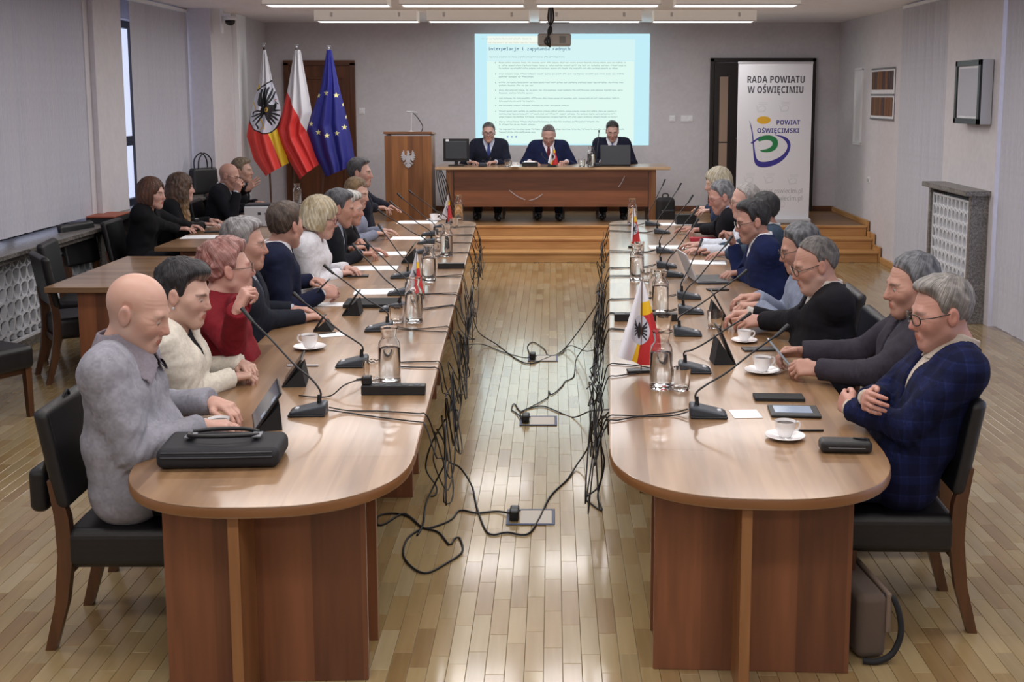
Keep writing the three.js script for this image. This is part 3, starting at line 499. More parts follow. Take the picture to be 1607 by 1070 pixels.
// ---------------------------------------------------------------- flags
{
  const Z = -14.5, S = 4.863, map = (x, y) => [380 + x / S, 70 + y / S];
  const drawEagle = (c) => { c.strokeStyle = c.fillStyle = '#14141a'; c.lineCap = 'round';
    const feather = (x0, y0, cx, cy, x1, y1, w) => { for (let k = 0; k < 14; k++) { const t = k / 14, u = (k + 1.2) / 14, q = (a, b, d, t) => (1 - t) * (1 - t) * a + 2 * t * (1 - t) * b + t * t * d; c.lineWidth = w * (0.55 + 0.75 * Math.sin(Math.PI * (0.2 + 0.72 * t))); c.beginPath(); c.moveTo(q(x0, cx, x1, t), q(y0, cy, y1, t)); c.lineTo(q(x0, cx, x1, u), q(y0, cy, y1, u)); c.stroke(); } };
    c.beginPath(); c.ellipse(182, 500, 32, 36, 0.5, 0, 7); c.fill();                          // breast
    c.beginPath(); c.moveTo(168, 440); c.bezierCurveTo(160, 470, 200, 520, 236, 506); c.bezierCurveTo(262, 500, 276, 470, 262, 432); c.bezierCurveTo(250, 470, 214, 470, 200, 430); c.fill();   // neck and head
    for (const f of [[158, 470, 120, 450, 134, 412, 13], [162, 462, 124, 420, 142, 374, 14], [168, 456, 140, 400, 162, 346, 14], [176, 450, 166, 392, 186, 332, 14], [186, 446, 190, 390, 210, 330, 13], [196, 448, 216, 400, 234, 340, 12], [206, 452, 236, 410, 254, 362, 11]]) feather(...f);
    for (const f of [[214, 512, 250, 500, 288, 500, 12], [212, 520, 252, 526, 286, 540, 13], [206, 526, 244, 550, 276, 574, 13], [200, 532, 230, 566, 256, 600, 13], [194, 536, 214, 576, 232, 612, 12]]) feather(...f);
    for (const f of [[162, 512, 130, 500, 96, 512, 9], [158, 520, 120, 540, 78, 548, 10], [160, 528, 128, 560, 86, 586, 10], [166, 534, 138, 580, 118, 610, 10], [118, 610, 134, 620, 132, 640, 8], [96, 512, 84, 520, 86, 534, 8]]) feather(...f);
    c.lineWidth = 7; c.beginPath(); c.moveTo(258, 436); c.lineTo(276, 452); c.stroke(); c.strokeStyle = '#b83a34'; c.lineWidth = 5; c.beginPath(); c.moveTo(252, 424); c.lineTo(266, 418); c.stroke();
    c.fillStyle = '#d8b43a'; c.beginPath(); c.ellipse(196, 496, 15, 19, 0.2, 0, 7); c.fill(); c.fillStyle = '#14141a'; c.beginPath(); c.ellipse(196, 496, 7, 11, 0.2, 0, 7); c.fill(); };
  function flag(name, label, L, R, draw, folds, poleTop, poleFoot) {
    const t = thing(name, label, 'flag');
    const at = (poly, k) => { let len = [0]; for (let i = 1; i < poly.length; i++) len.push(len[i - 1] + Math.hypot(poly[i][0] - poly[i - 1][0], poly[i][1] - poly[i - 1][1])); const s = k * len[len.length - 1]; let i = 1; while (i < poly.length - 1 && len[i] < s) i++; const f = (s - len[i - 1]) / (len[i] - len[i - 1]); return [poly[i - 1][0] + (poly[i][0] - poly[i - 1][0]) * f, poly[i - 1][1] + (poly[i][1] - poly[i - 1][1]) * f]; };
    const NU = 36, NV = 60, pos = [], uv = [], idx = [];
    for (let j = 0; j <= NV; j++) { const l = at(L, j / NV), r = at(R, j / NV); for (let i = 0; i <= NU; i++) { const u = i / NU, x = l[0] + (r[0] - l[0]) * u, y = l[1] + (r[1] - l[1]) * u, v = j / NV;
      const [px, py] = map(x, y); const bulge = Math.sin(Math.PI * u) * 0.10 * (0.3 + v) + folds(u, v); const w = onZ(px, py, Z); w.z += bulge; pos.push(w.x, w.y, w.z); uv.push(x / 924, 1 - y / 1070); } }
    for (let j = 0; j < NV; j++) for (let i = 0; i < NU; i++) { const a = j * (NU + 1) + i; idx.push(a, a + NU + 1, a + 1, a + 1, a + NU + 1, a + NU + 2); }
    const g = new THREE.BufferGeometry(); g.setAttribute('position', new THREE.Float32BufferAttribute(pos, 3)); g.setAttribute('uv', new THREE.Float32BufferAttribute(uv, 2)); g.setIndex(idx); g.computeVertexNormals();
    part(t, 'flag_cloth', g, new THREE.MeshPhysicalMaterial({ map: canvasTex(924, 1070, draw), roughness: 0.55, sheen: 0.3, side: THREE.DoubleSide }));
    const top = onZ(...poleTop, Z - 0.02), foot = onZ(...poleFoot, Z - 0.02); foot.y = STAGE + 0.02; part(t, 'flag_pole', bar(foot, top, 0.012), M.chairWood);
    part(t, 'finial', merge(bar(top, top.clone().add(V(0, 0.05, 0)), 0.006), new THREE.SphereGeometry(0.018, 12, 8).translate(top.x, top.y + 0.02, top.z), box(0.05, 0.012, 0.02, top.x, top.y + 0.045, top.z)), M.silver);
    part(t, 'foot_plate', lathe([[0, 0], [0.15, 0], [0.15, 0.012], [0.03, 0.025], [0.02, 0.08], [0, 0.08]], 20).translate(foot.x, STAGE, foot.z), M.darkGrey);
    return t;
  }
  const fold = (n, ph, a, sl) => (u, v) => a * Math.sin((u * n + v * sl) * 6.283 + ph) * (0.35 + 0.65 * Math.min(1, v * 1.6)) * (0.25 + Math.sin(Math.PI * u) * 0.75);
  flag('county_flag', 'white, yellow and red flag bearing a black eagle on a shield', [[158, 40], [130, 300], [80, 470], [50, 600], [35, 700], [90, 880], [180, 1005]], [[182, 40], [232, 275], [292, 470], [300, 560], [275, 650], [325, 800], [355, 905]], (c, W, H) => {
    c.fillStyle = '#d9dbe2'; c.fillRect(0, 0, W, H); c.fillStyle = '#d23a34'; c.fillRect(0, 560, 460, 510);
    c.fillStyle = '#e8c832'; c.beginPath(); c.moveTo(195, 650); c.lineTo(262, 630); c.lineTo(372, 930); c.lineTo(320, 940); c.fill(); c.fillStyle = '#e0c23a'; c.fillRect(100, 300, 36, 70);
    c.fillStyle = '#cfd3e2'; c.strokeStyle = '#1a1a22'; c.lineWidth = 9; c.beginPath(); c.moveTo(96, 366); c.lineTo(232, 272); c.lineTo(310, 480); c.quadraticCurveTo(290, 690, 170, 676); c.quadraticCurveTo(60, 640, 56, 570); c.closePath(); c.fill(); c.stroke();
    drawEagle(c); c.strokeStyle = '#d8b43a'; c.lineWidth = 8; c.beginPath(); c.moveTo(150, 570); c.lineTo(170, 620); c.lineTo(150, 650); c.moveTo(170, 600); c.lineTo(186, 640); c.moveTo(90, 440); c.lineTo(110, 500); c.stroke();
  }, fold(3, 0.5, 0.035, 0.6), [414, 74], [428, 380]);
  flag('national_flag', 'plain white over red flag hanging between two others', [[400, 40], [345, 355], [300, 540], [262, 660], [300, 780], [380, 930], [440, 1030]], [[445, 40], [500, 330], [532, 510], [490, 660], [545, 800], [585, 915]], (c, W, H) => {
    c.fillStyle = '#d6d6dc'; c.fillRect(0, 0, W, H); c.fillStyle = '#cf3532'; c.beginPath(); c.moveTo(200, 150); c.lineTo(345, 358); c.lineTo(490, 664); c.lineTo(640, 900); c.lineTo(640, 1070); c.lineTo(200, 1070); c.fill();
  }, fold(3, 2.0, 0.04, -0.7), [465, 76], [462, 380]);
  const star = (c, x, y, r, sx = 1) => { c.fillStyle = '#e6e29a'; c.beginPath(); for (let i = 0; i < 10; i++) { const a = -Math.PI / 2 + i * Math.PI / 5, q = i & 1 ? r * 0.42 : r; c[i ? 'lineTo' : 'moveTo'](x + Math.cos(a) * q * sx, y + Math.sin(a) * q); } c.fill(); };
  flag('european_flag', 'deep blue flag with a ring of pale yellow stars', [[645, 40], [600, 330], [540, 500], [495, 650], [560, 850], [640, 1010]], [[682, 40], [735, 300], [800, 560], [832, 700], [858, 860], [850, 920]], (c, W, H) => {
    c.fillStyle = '#1b1e78'; c.fillRect(0, 0, W, H); for (const [x, y, r, sx] of [[585, 388, 22], [648, 370, 23], [723, 387, 23], [770, 458, 20, 0.4], [793, 552, 20, 0.4], [783, 630, 23], [733, 675, 23], [660, 692, 23], [588, 668, 24], [530, 605, 23]]) star(c, x, y, r, sx);
  }, fold(3, 4.0, 0.035, 0.5), [516, 78], [505, 380]);
}
// ---------------------------------------------------------------- fittings on the walls
{
  const c = thing('display_case', 'black framed wall display case with a blank grey sheet', 'display case', [3.745, 2.03, -10.3]);
  part(c, 'case', box(0.10, 0.56, 0.62, 0, 0, 0, 0.008), M.paleGrey); part(c, 'frame', merge(box(0.02, 0.05, 0.62, -0.058, 0.255, 0), box(0.02, 0.05, 0.62, -0.058, -0.255, 0), box(0.02, 0.56, 0.05, -0.058, 0, 0.285), box(0.02, 0.56, 0.05, -0.058, 0, -0.285)), M.black);
  part(c, 'sheet', box(0.004, 0.42, 0.46, -0.053, 0, 0, 0), std(0xb4b8c4, 0.7)); part(c, 'mat', box(0.003, 0.47, 0.53, -0.0515, 0, 0, 0), M.white);
  part(c, 'glass', box(0.003, 0.46, 0.52, -0.0595, 0, 0, 0), M.glass);
  const pl = thing('name_plate_board', 'clear wall board with two rows of upright brown name plates', 'plate board', [3.955, 2.02, -13.9]);
  part(pl, 'backing', box(0.008, 0.60, 0.94, 0.004, 0, 0, 0.002), M.white); part(pl, 'edge_rail', merge(box(0.012, 0.02, 0.96, -0.006, 0.30, 0), box(0.012, 0.02, 0.96, -0.006, -0.01, 0), box(0.012, 0.02, 0.96, -0.006, -0.30, 0)), M.midGrey);
  reseed(3); for (let r = 0; r < 2; r++) for (let i = 0; i < 8; i++) part(pl, 'name_plate', box(0.012, 0.22, 0.085, -0.008, r ? -0.15 : 0.16, -0.39 + i * 0.112, 0.004), std(new THREE.Color().setRGB(...[[0.16, 0.09, 0.06], [0.10, 0.07, 0.07], [0.22, 0.11, 0.06]][Math.floor(rnd() * 3)]), 0.35));
  const nf = thing('notice_frame', 'thin white empty frame on the side wall by the stage steps', 'frame', [3.96, 1.86, -15.0]);
  part(nf, 'frame', merge(box(0.03, 0.03, 0.36, 0, 0.48, 0), box(0.03, 0.03, 0.36, 0, -0.48, 0), box(0.03, 0.96, 0.03, 0, 0, 0.165), box(0.03, 0.96, 0.03, 0, 0, -0.165)), M.white); part(nf, 'panel', box(0.01, 0.94, 0.32, 0.005, 0, 0, 0), M.white);
  const dc = thing('dome_camera', 'small dark dome camera on a white arm beneath the ceiling', 'camera', onZ(361, 32, -13.6).toArray());
  part(dc, 'dome', lathe([[0, -0.06], [0.03, -0.055], [0.055, -0.03], [0.06, 0], [0, 0]], 18), M.black); part(dc, 'collar', lathe([[0.0, 0], [0.07, 0], [0.072, 0.035], [0.04, 0.05], [0, 0.05]], 18), M.white); part(dc, 'arm', merge(box(0.10, 0.03, 0.05, -0.05, 0.06, 0), box(0.02, 0.30, 0.08, -0.10 - 0.0, 0.0, 0)), M.white);
  const plate = (px, py, w, n, label) => { const q = onZ(px, py, BACK), t = thing('wall_switch', label, 'switch', [q.x, q.y, BACK + 0.006]); part(t, 'plate', box(w, 0.085, 0.012, 0, 0, 0, 0.004), M.white); for (let i = 0; i < n; i++) part(t, 'rocker', box(0.05, 0.055, 0.008, (i - (n - 1) / 2) * 0.085, 0, 0.008, 0.003), M.white); };
  plate(568, 174, 0.085, 1, 'white wall switch beside the brown door frame'); plate(1055, 186, 0.085, 1, 'single white wall switch right of the projected slide'); plate(1078, 186, 0.17, 2, 'double white wall switch beside the dark double door'); plate(1347, 0, 0.08, 1, 'x'); scene.remove(scene.children[scene.children.length - 1]);
  const so = thing('wall_socket', 'small white wall socket low on the side wall by the steps', 'socket', [3.965, 0.95, -14.4]); part(so, 'plate', box(0.012, 0.08, 0.08, 0, 0, 0, 0.004), M.white); part(so, 'insert', lathe([[0, 0], [0.02, 0], [0.025, 0.008], [0, 0.008]], 14).rotateZ(Math.PI / 2).translate(-0.006, 0, 0), M.paleGrey);
}
// ---------------------------------------------------------------- people: distance fields meshed with sparse surface nets
function surfaceNet(fn, mn, mx, h) {
  const nx = Math.ceil((mx.x - mn.x) / h / 4) * 4 + 1, ny = Math.ceil((mx.y - mn.y) / h / 4) * 4 + 1, nz = Math.ceil((mx.z - mn.z) / h / 4) * 4 + 1;
  const val = new Float32Array(nx * ny * nz).fill(1e3), done = new Uint8Array(nx * ny * nz), B = 4, reach = h * B * 0.87 * 1.6 + h * 1.5;
  const at = (i, j, k) => (k * ny + j) * nx + i, blocks = [];
  for (let k = 0; k < nz - 1; k += B) for (let j = 0; j < ny - 1; j += B) for (let i = 0; i < nx - 1; i += B) {
    if (Math.abs(fn(mn.x + (i + 2) * h, mn.y + (j + 2) * h, mn.z + (k + 2) * h)) > reach) continue;
    blocks.push([i, j, k]);
    for (let c = 0; c <= B; c++) for (let b = 0; b <= B; b++) for (let a = 0; a <= B; a++) { const q = at(i + a, j + b, k + c); if (!done[q]) { done[q] = 1; val[q] = fn(mn.x + (i + a) * h, mn.y + (j + b) * h, mn.z + (k + c) * h); } }
  }
  const vid = new Int32Array(nx * ny * nz).fill(-1), pos = [], idx = [];
  const E = [[0, 1], [2, 3], [4, 5], [6, 7], [0, 2], [1, 3], [4, 6], [5, 7], [0, 4], [1, 5], [2, 6], [3, 7]], v = new Float32Array(8);
  for (const [bi, bj, bk] of blocks) for (let c = 0; c < B; c++) for (let b = 0; b < B; b++) for (let a = 0; a < B; a++) {
    const i = bi + a, j = bj + b, k = bk + c; let m = 0;
    for (let n = 0; n < 8; n++) { v[n] = val[at(i + (n & 1), j + ((n >> 1) & 1), k + (n >> 2))]; if (v[n] < 0) m |= 1 << n; }
    if (m === 0 || m === 255) continue;
    let x = 0, y = 0, z = 0, cnt = 0;
    for (const [p, q] of E) { if (((m >> p) & 1) === ((m >> q) & 1)) continue; if (v[p] > 500 || v[q] > 500) continue; const t = v[p] / (v[p] - v[q]); x += (p & 1) + ((q & 1) - (p & 1)) * t; y += ((p >> 1) & 1) + (((q >> 1) & 1) - ((p >> 1) & 1)) * t; z += (p >> 2) + ((q >> 2) - (p >> 2)) * t; cnt++; }
    if (!cnt) continue;
    vid[at(i, j, k)] = pos.length / 3; pos.push(mn.x + (i + x / cnt) * h, mn.y + (j + y / cnt) * h, mn.z + (k + z / cnt) * h);
  }
  const quad = (a, b, c, d, flip) => { if (a < 0 || b < 0 || c < 0 || d < 0) return; if (flip) idx.push(a, c, b, a, d, c); else idx.push(a, b, c, a, c, d); };
  for (const [bi, bj, bk] of blocks) for (let c = 0; c < B; c++) for (let b = 0; b < B; b++) for (let a = 0; a < B; a++) {
    const i = bi + a, j = bj + b, k = bk + c, s = val[at(i, j, k)] < 0;
    if (j > 0 && k > 0 && s !== val[at(i + 1, j, k)] < 0) quad(vid[at(i, j - 1, k - 1)], vid[at(i, j, k - 1)], vid[at(i, j, k)], vid[at(i, j - 1, k)], !s);
    if (i > 0 && k > 0 && s !== val[at(i, j + 1, k)] < 0) quad(vid[at(i - 1, j, k - 1)], vid[at(i - 1, j, k)], vid[at(i, j, k)], vid[at(i, j, k - 1)], !s);
    if (i > 0 && j > 0 && s !== val[at(i, j, k + 1)] < 0) quad(vid[at(i - 1, j - 1, k)], vid[at(i, j - 1, k)], vid[at(i, j, k)], vid[at(i - 1, j, k)], !s);
  }
  const g = new THREE.BufferGeometry(); g.setAttribute('position', new THREE.Float32BufferAttribute(pos, 3)); g.setIndex(idx); g.computeVertexNormals(); return g;
}
const smin = (a, b, k) => { const h = Math.max(k - Math.abs(a - b), 0) / k; return Math.min(a, b) - h * h * k * 0.25; };
const smax = (a, b, k) => -smin(-a, -b, k);
function capD(x, y, z, c) { const px = x - c[0], py = y - c[1], pz = z - c[2]; let t = (px * c[3] + py * c[4] + pz * c[5]) * c[6]; t = t < 0 ? 0 : t > 1 ? 1 : t; const dx = px - c[3] * t, dy = py - c[4] * t, dz = pz - c[5] * t; return Math.sqrt(dx * dx + dy * dy + dz * dz) - (c[7] + (c[8] - c[7]) * t); }
const cap = (a, b, ra, rb = ra, k = 0.02) => { const dx = b.x - a.x, dy = b.y - a.y, dz = b.z - a.z; return [a.x, a.y, a.z, dx, dy, dz, 1 / Math.max(1e-9, dx * dx + dy * dy + dz * dz), ra, rb, k]; };
function ellD(x, y, z, cx, cy, cz, rx, ry, rz) { const ax = (x - cx) / rx, ay = (y - cy) / ry, az = (z - cz) / rz, k0 = Math.sqrt(ax * ax + ay * ay + az * az), k1 = Math.sqrt(ax * ax / rx / rx + ay * ay / ry / ry + az * az / rz / rz); return k1 < 1e-6 ? -Math.min(rx, ry, rz) : k0 * (k0 - 1) / k1; }
const capsField = (caps, e = 0) => (x, y, z) => { let d = 1e3; for (let i = 0; i < caps.length; i++) { const c = caps[i]; const di = capD(x, y, z, c); d = d > 500 ? di : smin(d, di, c[9]); } return d - e; };
function capsBox(caps, pad) { const a = V(1e3, 1e3, 1e3), b = V(-1e3, -1e3, -1e3); for (const c of caps) { const r = Math.max(c[7], c[8]) + pad; for (const t of [0, 1]) { const p = V(c[0] + c[3] * t, c[1] + c[4] * t, c[2] + c[5] * t); a.min(p.clone().subScalar(r)); b.max(p.clone().addScalar(r)); } } return [a, b]; }
function paint(g, fn) { const p = g.attributes.position, c = new Float32Array(p.count * 3); for (let i = 0; i < p.count; i++) { const q = fn(p.getX(i), p.getY(i), p.getZ(i)); c[i * 3] = q[0]; c[i * 3 + 1] = q[1]; c[i * 3 + 2] = q[2]; } g.setAttribute('color', new THREE.BufferAttribute(c, 3)); return g; }
const lin = (hex) => { const c = new THREE.Color(hex); return [c.r, c.g, c.b]; };
const tone = (hex) => { const c = lin(hex), l = 0.3 * c[0] + 0.6 * c[1] + 0.1 * c[2]; return [c[0] * 0.70 + l * 1.08 * 0.20, c[1] * 0.70 + l * 0.98 * 0.20, c[2] * 0.70 + l * 1.0 * 0.20]; };
const mix3 = (a, b, t) => [a[0] + (b[0] - a[0]) * t, a[1] + (b[1] - a[1]) * t, a[2] + (b[2] - a[2]) * t];
const sstep = (a, b, x) => { const t = Math.min(1, Math.max(0, (x - a) / (b - a))); return t * t * (3 - 2 * t); };

// head: origin between the ears at eye height, +z forward
function headField(o) {
  const w = o.wide ?? 1, j = o.jaw ?? 1, n = o.nose ?? 1, age = o.age ?? 0.7;
  const caps = [
    cap(V(-0.046 * w * j, -0.060, 0.008), V(-0.012, -0.100, 0.066), 0.024, 0.020, 0.03), cap(V(0.046 * w * j, -0.060, 0.008), V(0.012, -0.100, 0.066), 0.024, 0.020, 0.03),
    cap(V(0, -0.098, 0.070), V(0, -0.103, 0.066), 0.021, 0.020, 0.03), cap(V(-0.034, 0.021, 0.076), V(0.034, 0.021, 0.076), 0.0125, 0.0125, 0.02),
    cap(V(-0.040 * w, -0.026, 0.060), V(-0.046 * w, -0.012, 0.045), 0.022, 0.022, 0.03), cap(V(0.040 * w, -0.026, 0.060), V(0.046 * w, -0.012, 0.045), 0.022, 0.022, 0.03),
    cap(V(0, 0.012, 0.088), V(0, -0.029, 0.101 + 0.0085 * n), 0.0080, 0.0108 * n, 0.016), cap(V(-0.011, -0.035, 0.098), V(0.011, -0.035, 0.098), 0.0085, 0.0085, 0.010),
    cap(V(-0.018, -0.0610, 0.087), V(0.018, -0.0610, 0.087), 0.0070, 0.0070, 0.014), cap(V(0, -0.0595, 0.0925), V(0, -0.0600, 0.0925), 0.0075, 0.0075, 0.016),
    cap(V(-0.014, -0.0735, 0.0885), V(0.014, -0.0735, 0.0885), 0.0078, 0.0078, 0.012),
  ];
  const ne = o.neckEnd ?? V(0, -0.17, -0.055), nk = o.neck ?? 1, neck = [cap(V(0, -0.050, -0.022), ne, 0.051 * nk, 0.053 * nk, 0.03), cap(ne, o.neckLow ?? V(0, -0.24, -0.055), 0.053 * nk, 0.06, 0.03)];
  return (x, y, z) => {
    let d = ellD(x, y, z, 0, 0.030, -0.016, 0.077 * w, 0.092, 0.097);
    d = smin(d, ellD(x, y, z, 0, -0.028, 0.030, 0.062 * w, 0.084, 0.064), 0.03);
    if (d < -0.03) return d; const dn = Math.min(capD(x, y, z, neck[0]), capD(x, y, z, neck[1])); if (d > 0.075 && dn > 0.04) return Math.min(d - 0.045, dn - 0.015);
    for (const c of caps) d = smin(d, capD(x, y, z, c), c[9]);
    const ax = Math.abs(x);
    d = smax(d, -(Math.hypot(ax - 0.031, y - 0.004, z - 0.100) - 0.0165), 0.014);
    d = smin(d, Math.hypot(ax - 0.031, y - 0.003, z - 0.0760) - 0.0125, 0.003);
    d = smax(d, -capD(ax, y, z, MOUTH), 0.004);
    d = smax(d, -capD(ax, y, z, FOLD), 0.006); d = smin(d, capD(ax, y, z, BAG), 0.006);
    if (age && z > 0.03) { if (y > 0.034 && y < 0.082) d += age * 0.00045 * Math.sin(y * 520 + 1.5 * Math.sin(x * 60)) * sstep(0.034, 0.045, y) * sstep(0.082, 0.07, y); if (ax > 0.04 && ax < 0.07 && Math.abs(y - 0.002) < 0.016) d += age * 0.0007 * Math.sin(Math.atan2(y - 0.002, ax - 0.036) * 9); }
    if (o.fat) d = smin(d, capD(x, y, z, DEWLAP), 0.04);
    for (const c of neck) d = smin(d, capD(x, y, z, c), c[9]);
    // ears
    const ex = ax - 0.080 * w, ey = y + 0.006, ez = z + 0.012, ez2 = ez * 0.97 + ey * 0.24, ey2 = ey * 0.97 - ez * 0.24;
    let e = ellD(ex - 0.10 * ez2 * -1, ey2, ez2, 0, 0, 0, 0.0085, 0.033, 0.0195); e = smax(e, -ellD(ex, ey2, ez2, 0.012, 0.003, 0.003, 0.0075, 0.019, 0.0105), 0.006);
    return smin(d, e, 0.006);
  };
}
const FOLD = cap(V(0.019, -0.034, 0.1005), V(0.036, -0.070, 0.0865), 0.0050, 0.0042), BAG = cap(V(0.022, -0.0125, 0.0765), V(0.042, -0.012, 0.0705), 0.0088, 0.0080), MOUTH = cap(V(0, -0.0672, 0.0965), V(0.020, -0.0668, 0.090), 0.0016, 0.0012), DEWLAP = cap(V(-0.02, -0.11, 0.03), V(0.02, -0.108, 0.03), 0.028, 0.028);
function headPaint(o) {
  const skin = tone(o.skin ?? '#c79a82'), red = tone(o.flush ?? '#b86f5c'), lip = lin(o.lip ?? '#a4604f'), brow = lin(o.browColor ?? o.hairColor ?? '#4a3a30'), white = lin('#b8aca4'), iris = lin(o.iris ?? '#3b3a36'), stub = lin(o.stubble ?? '#6a625e');
  return (x, y, z) => {
    const ax = Math.abs(x); let c = skin; const n = noise3(x * 90, y * 90, z * 90), n2 = noise3(x * 25, y * 25, z * 25);
    c = mix3(c, red, 0.10 + 0.06 * n + 0.05 * n2);
    c = mix3(c, red, 0.35 * Math.exp(-((ax - 0.042) ** 2 + (y + 0.03) ** 2) / 0.0007) * (z > 0.02 ? 1 : 0));
    if (z > 0.095 && y < -0.01 && y > -0.045) c = mix3(c, red, 0.4);
    if (ax > 0.078 && Math.abs(y) < 0.045 && z < 0.03) c = mix3(c, red, 0.4);
    if (o.buzz && y > -0.07 && z < 0.03 + y * 0.1 && y < o.buzz) c = mix3(c, stub, 0.22 * (0.8 + 0.5 * n));
    if (o.beard && z > -0.01 && y < -0.035 && !(ax < 0.02 && y > -0.08 && y < -0.056)) c = mix3(c, stub, o.beard * (0.7 + 0.4 * n) * sstep(-0.03, -0.055, y));
    if (z > 0.072 && ax < 0.023 && y < -0.054 && y > -0.0815 && Math.abs(y + 0.0675) < 0.0135 * (1 - (ax / 0.025) ** 2)) c = mix3(c, lip, 0.8);
    const bx = (ax - 0.033) / 0.021, by = (y - 0.0235 + 0.0045 * bx * bx) / 0.0052; if (z > 0.05 && Math.abs(bx) < 1.05 && Math.abs(by) < 1) c = mix3(c, brow, (o.browAmt ?? 0.75) * (0.75 + 0.25 * n));
    const de = Math.hypot(ax - 0.031, y - 0.003, z - 0.0760);
    if (de < 0.0137 && z > 0.080) { const g = o.gazeDown ?? -0.004; if (y > 0.0062 + g * 0.4) c = mix3(skin, brow, 0.35); else if (y < -0.0045 + g * 0.3) c = mix3(skin, red, 0.35); else { const r = Math.hypot(ax - 0.031 - (o.gazeSide ?? 0) * Math.sign(x), y - 0.002 - g); c = r < 0.0056 ? iris : white; } }
    else if (de < 0.019 && z > 0.07 && y > 0.004) c = mix3(c, brow, 0.18);
    return c;
  };
}
const prof = (pts) => (z) => { if (z <= pts[0][0]) return pts[0][1]; for (let i = 1; i < pts.length; i++) if (z <= pts[i][0]) { const a = pts[i - 1], b = pts[i]; return a[1] + (b[1] - a[1]) * (z - a[0]) / (b[0] - a[0]); } return pts[pts.length - 1][1]; };
const SHORT = prof([[-0.11, -0.085], [-0.06, -0.075], [-0.035, -0.03], [-0.012, 0.030], [0.010, -0.014], [0.021, -0.006], [0.028, 0.052], [0.050, 0.080], [0.074, 0.092]]);
function hairField(o) {                                      // o.style decides volume and the line where the hair ends
  const w = o.wide ?? 1, t = o.thick ?? 0.008, st = o.style;
  const short = prof([[-0.11, -0.085], [-0.06, -0.075], [-0.035, -0.03], [-0.012, 0.030], [0.010, -0.014], [0.021, -0.006], [0.028, 0.052], [0.050, 0.080], [0.074, o.hairline ?? 0.092]]);
  const strand = o.rough ?? 0.003;
  const wob = (x, y, z, d = 0) => d > 0.03 || d < -0.03 ? 0 : strand * (noise3(x * 55, y * 30, z * 40) + 0.6 * noise3(x * 120, y * 60, z * 90)) + (o.curl ? o.curl * noise3(x * 38 + 7, y * 38, z * 38) : 0);
  const edge = (y, z) => 0.12 + 0.88 * sstep(0.0, 0.05, y - short(z)); const cran = (x, y, z, e) => ellD(x, y, z, 0, 0.033, -0.018, 0.0775 * w + e * 0.9, 0.093 + e, 0.098 + e);
  if (st === 'short') return { f: (x, y, z) => { let d = cran(x, y, z, t * edge(y, z) * (0.25 + 0.75 * sstep(0.01, 0.10, y)) + 0.0022); d -= wob(x, y, z, d) * edge(y, z); if (o.quiff) d = smin(d, ellD(x, y, z, o.part ?? 0, 0.106, 0.034, 0.056, 0.020 + o.quiff, 0.046), 0.03) ; const cut = (short(z + (Math.abs(x) < 0.05 ? 0 : 0)) - y) * 0.75 + 0.10 * (Math.abs(x) > 0.045 && z > 0.035 ? Math.abs(x) - 0.045 : 0); return smax(d, cut, 0.006); }, lo: [-0.12, -0.12, -0.15], hi: [0.12, 0.17, 0.13] };
  if (st === 'fringe') return { f: (x, y, z) => { let d = cran(x, y, z, t * 0.5 + 0.003) - wob(x, y, z); d = smax(d, (short(z) - y) * 0.75, 0.006); return smax(d, y - (o.crown ?? 0.055) + 0.25 * (z + 0.05), 0.008); }, lo: [-0.11, -0.12, -0.14], hi: [0.11, 0.14, 0.10] };
  if (st === 'thin') return { f: (x, y, z) => { let d = cran(x, y, z, t * 0.4 + 0.0022) - wob(x, y, z); return smax(d, (short(z + 0.028) - y) * 0.75 + (z > 0.03 ? (z - 0.03) * 0.5 : 0), 0.006); }, lo: [-0.11, -0.12, -0.14], hi: [0.11, 0.15, 0.13] };
  const end = o.length ?? -0.10;
  return { f: (x, y, z) => {                                  // bob and longer
    let d = cran(x, y, z, t);
    d = smin(d, ellD(x, y, z, 0, end * 0.35 - 0.005, -0.030, 0.088 * w + t * 0.9, Math.abs(end) * 0.75 + 0.07, 0.082 + t * 0.8), 0.03);
    if (o.longBack) for (const c of o.longBack) d = smin(d, capD(x, y, z, c), 0.04);
    d -= wob(x, y, z, d) + 0.002 * Math.sin((Math.atan2(x, z) * 22 + y * 9));
    const face = ellD(x, y, z, 0, -0.052 - (o.openLow ?? 0), 0.088, (o.open ?? 0.066), 0.118 + (o.brow ?? 0), 0.088);  // opening for the face
    d = smax(d, -face, 0.010); d = smax(d, -capD(x, y, z, NECKFRONT), 0.008);
    const bottom = o.longBack ? (o.longEnd ?? -0.5) : end + 0.35 * Math.max(0, -z - 0.05) * (o.stack ?? 0.6) + (z > 0 ? -0.1 * z : 0);
    return smax(d, bottom - y, 0.010);
  }, lo: [-0.16, o.longBack ? -0.52 : end - 0.06, -0.18], hi: [0.16, 0.18, 0.15] };
}
const NECKFRONT = cap(V(0, -0.09, 0.02), V(0, -0.22, 0.03), 0.058, 0.066);

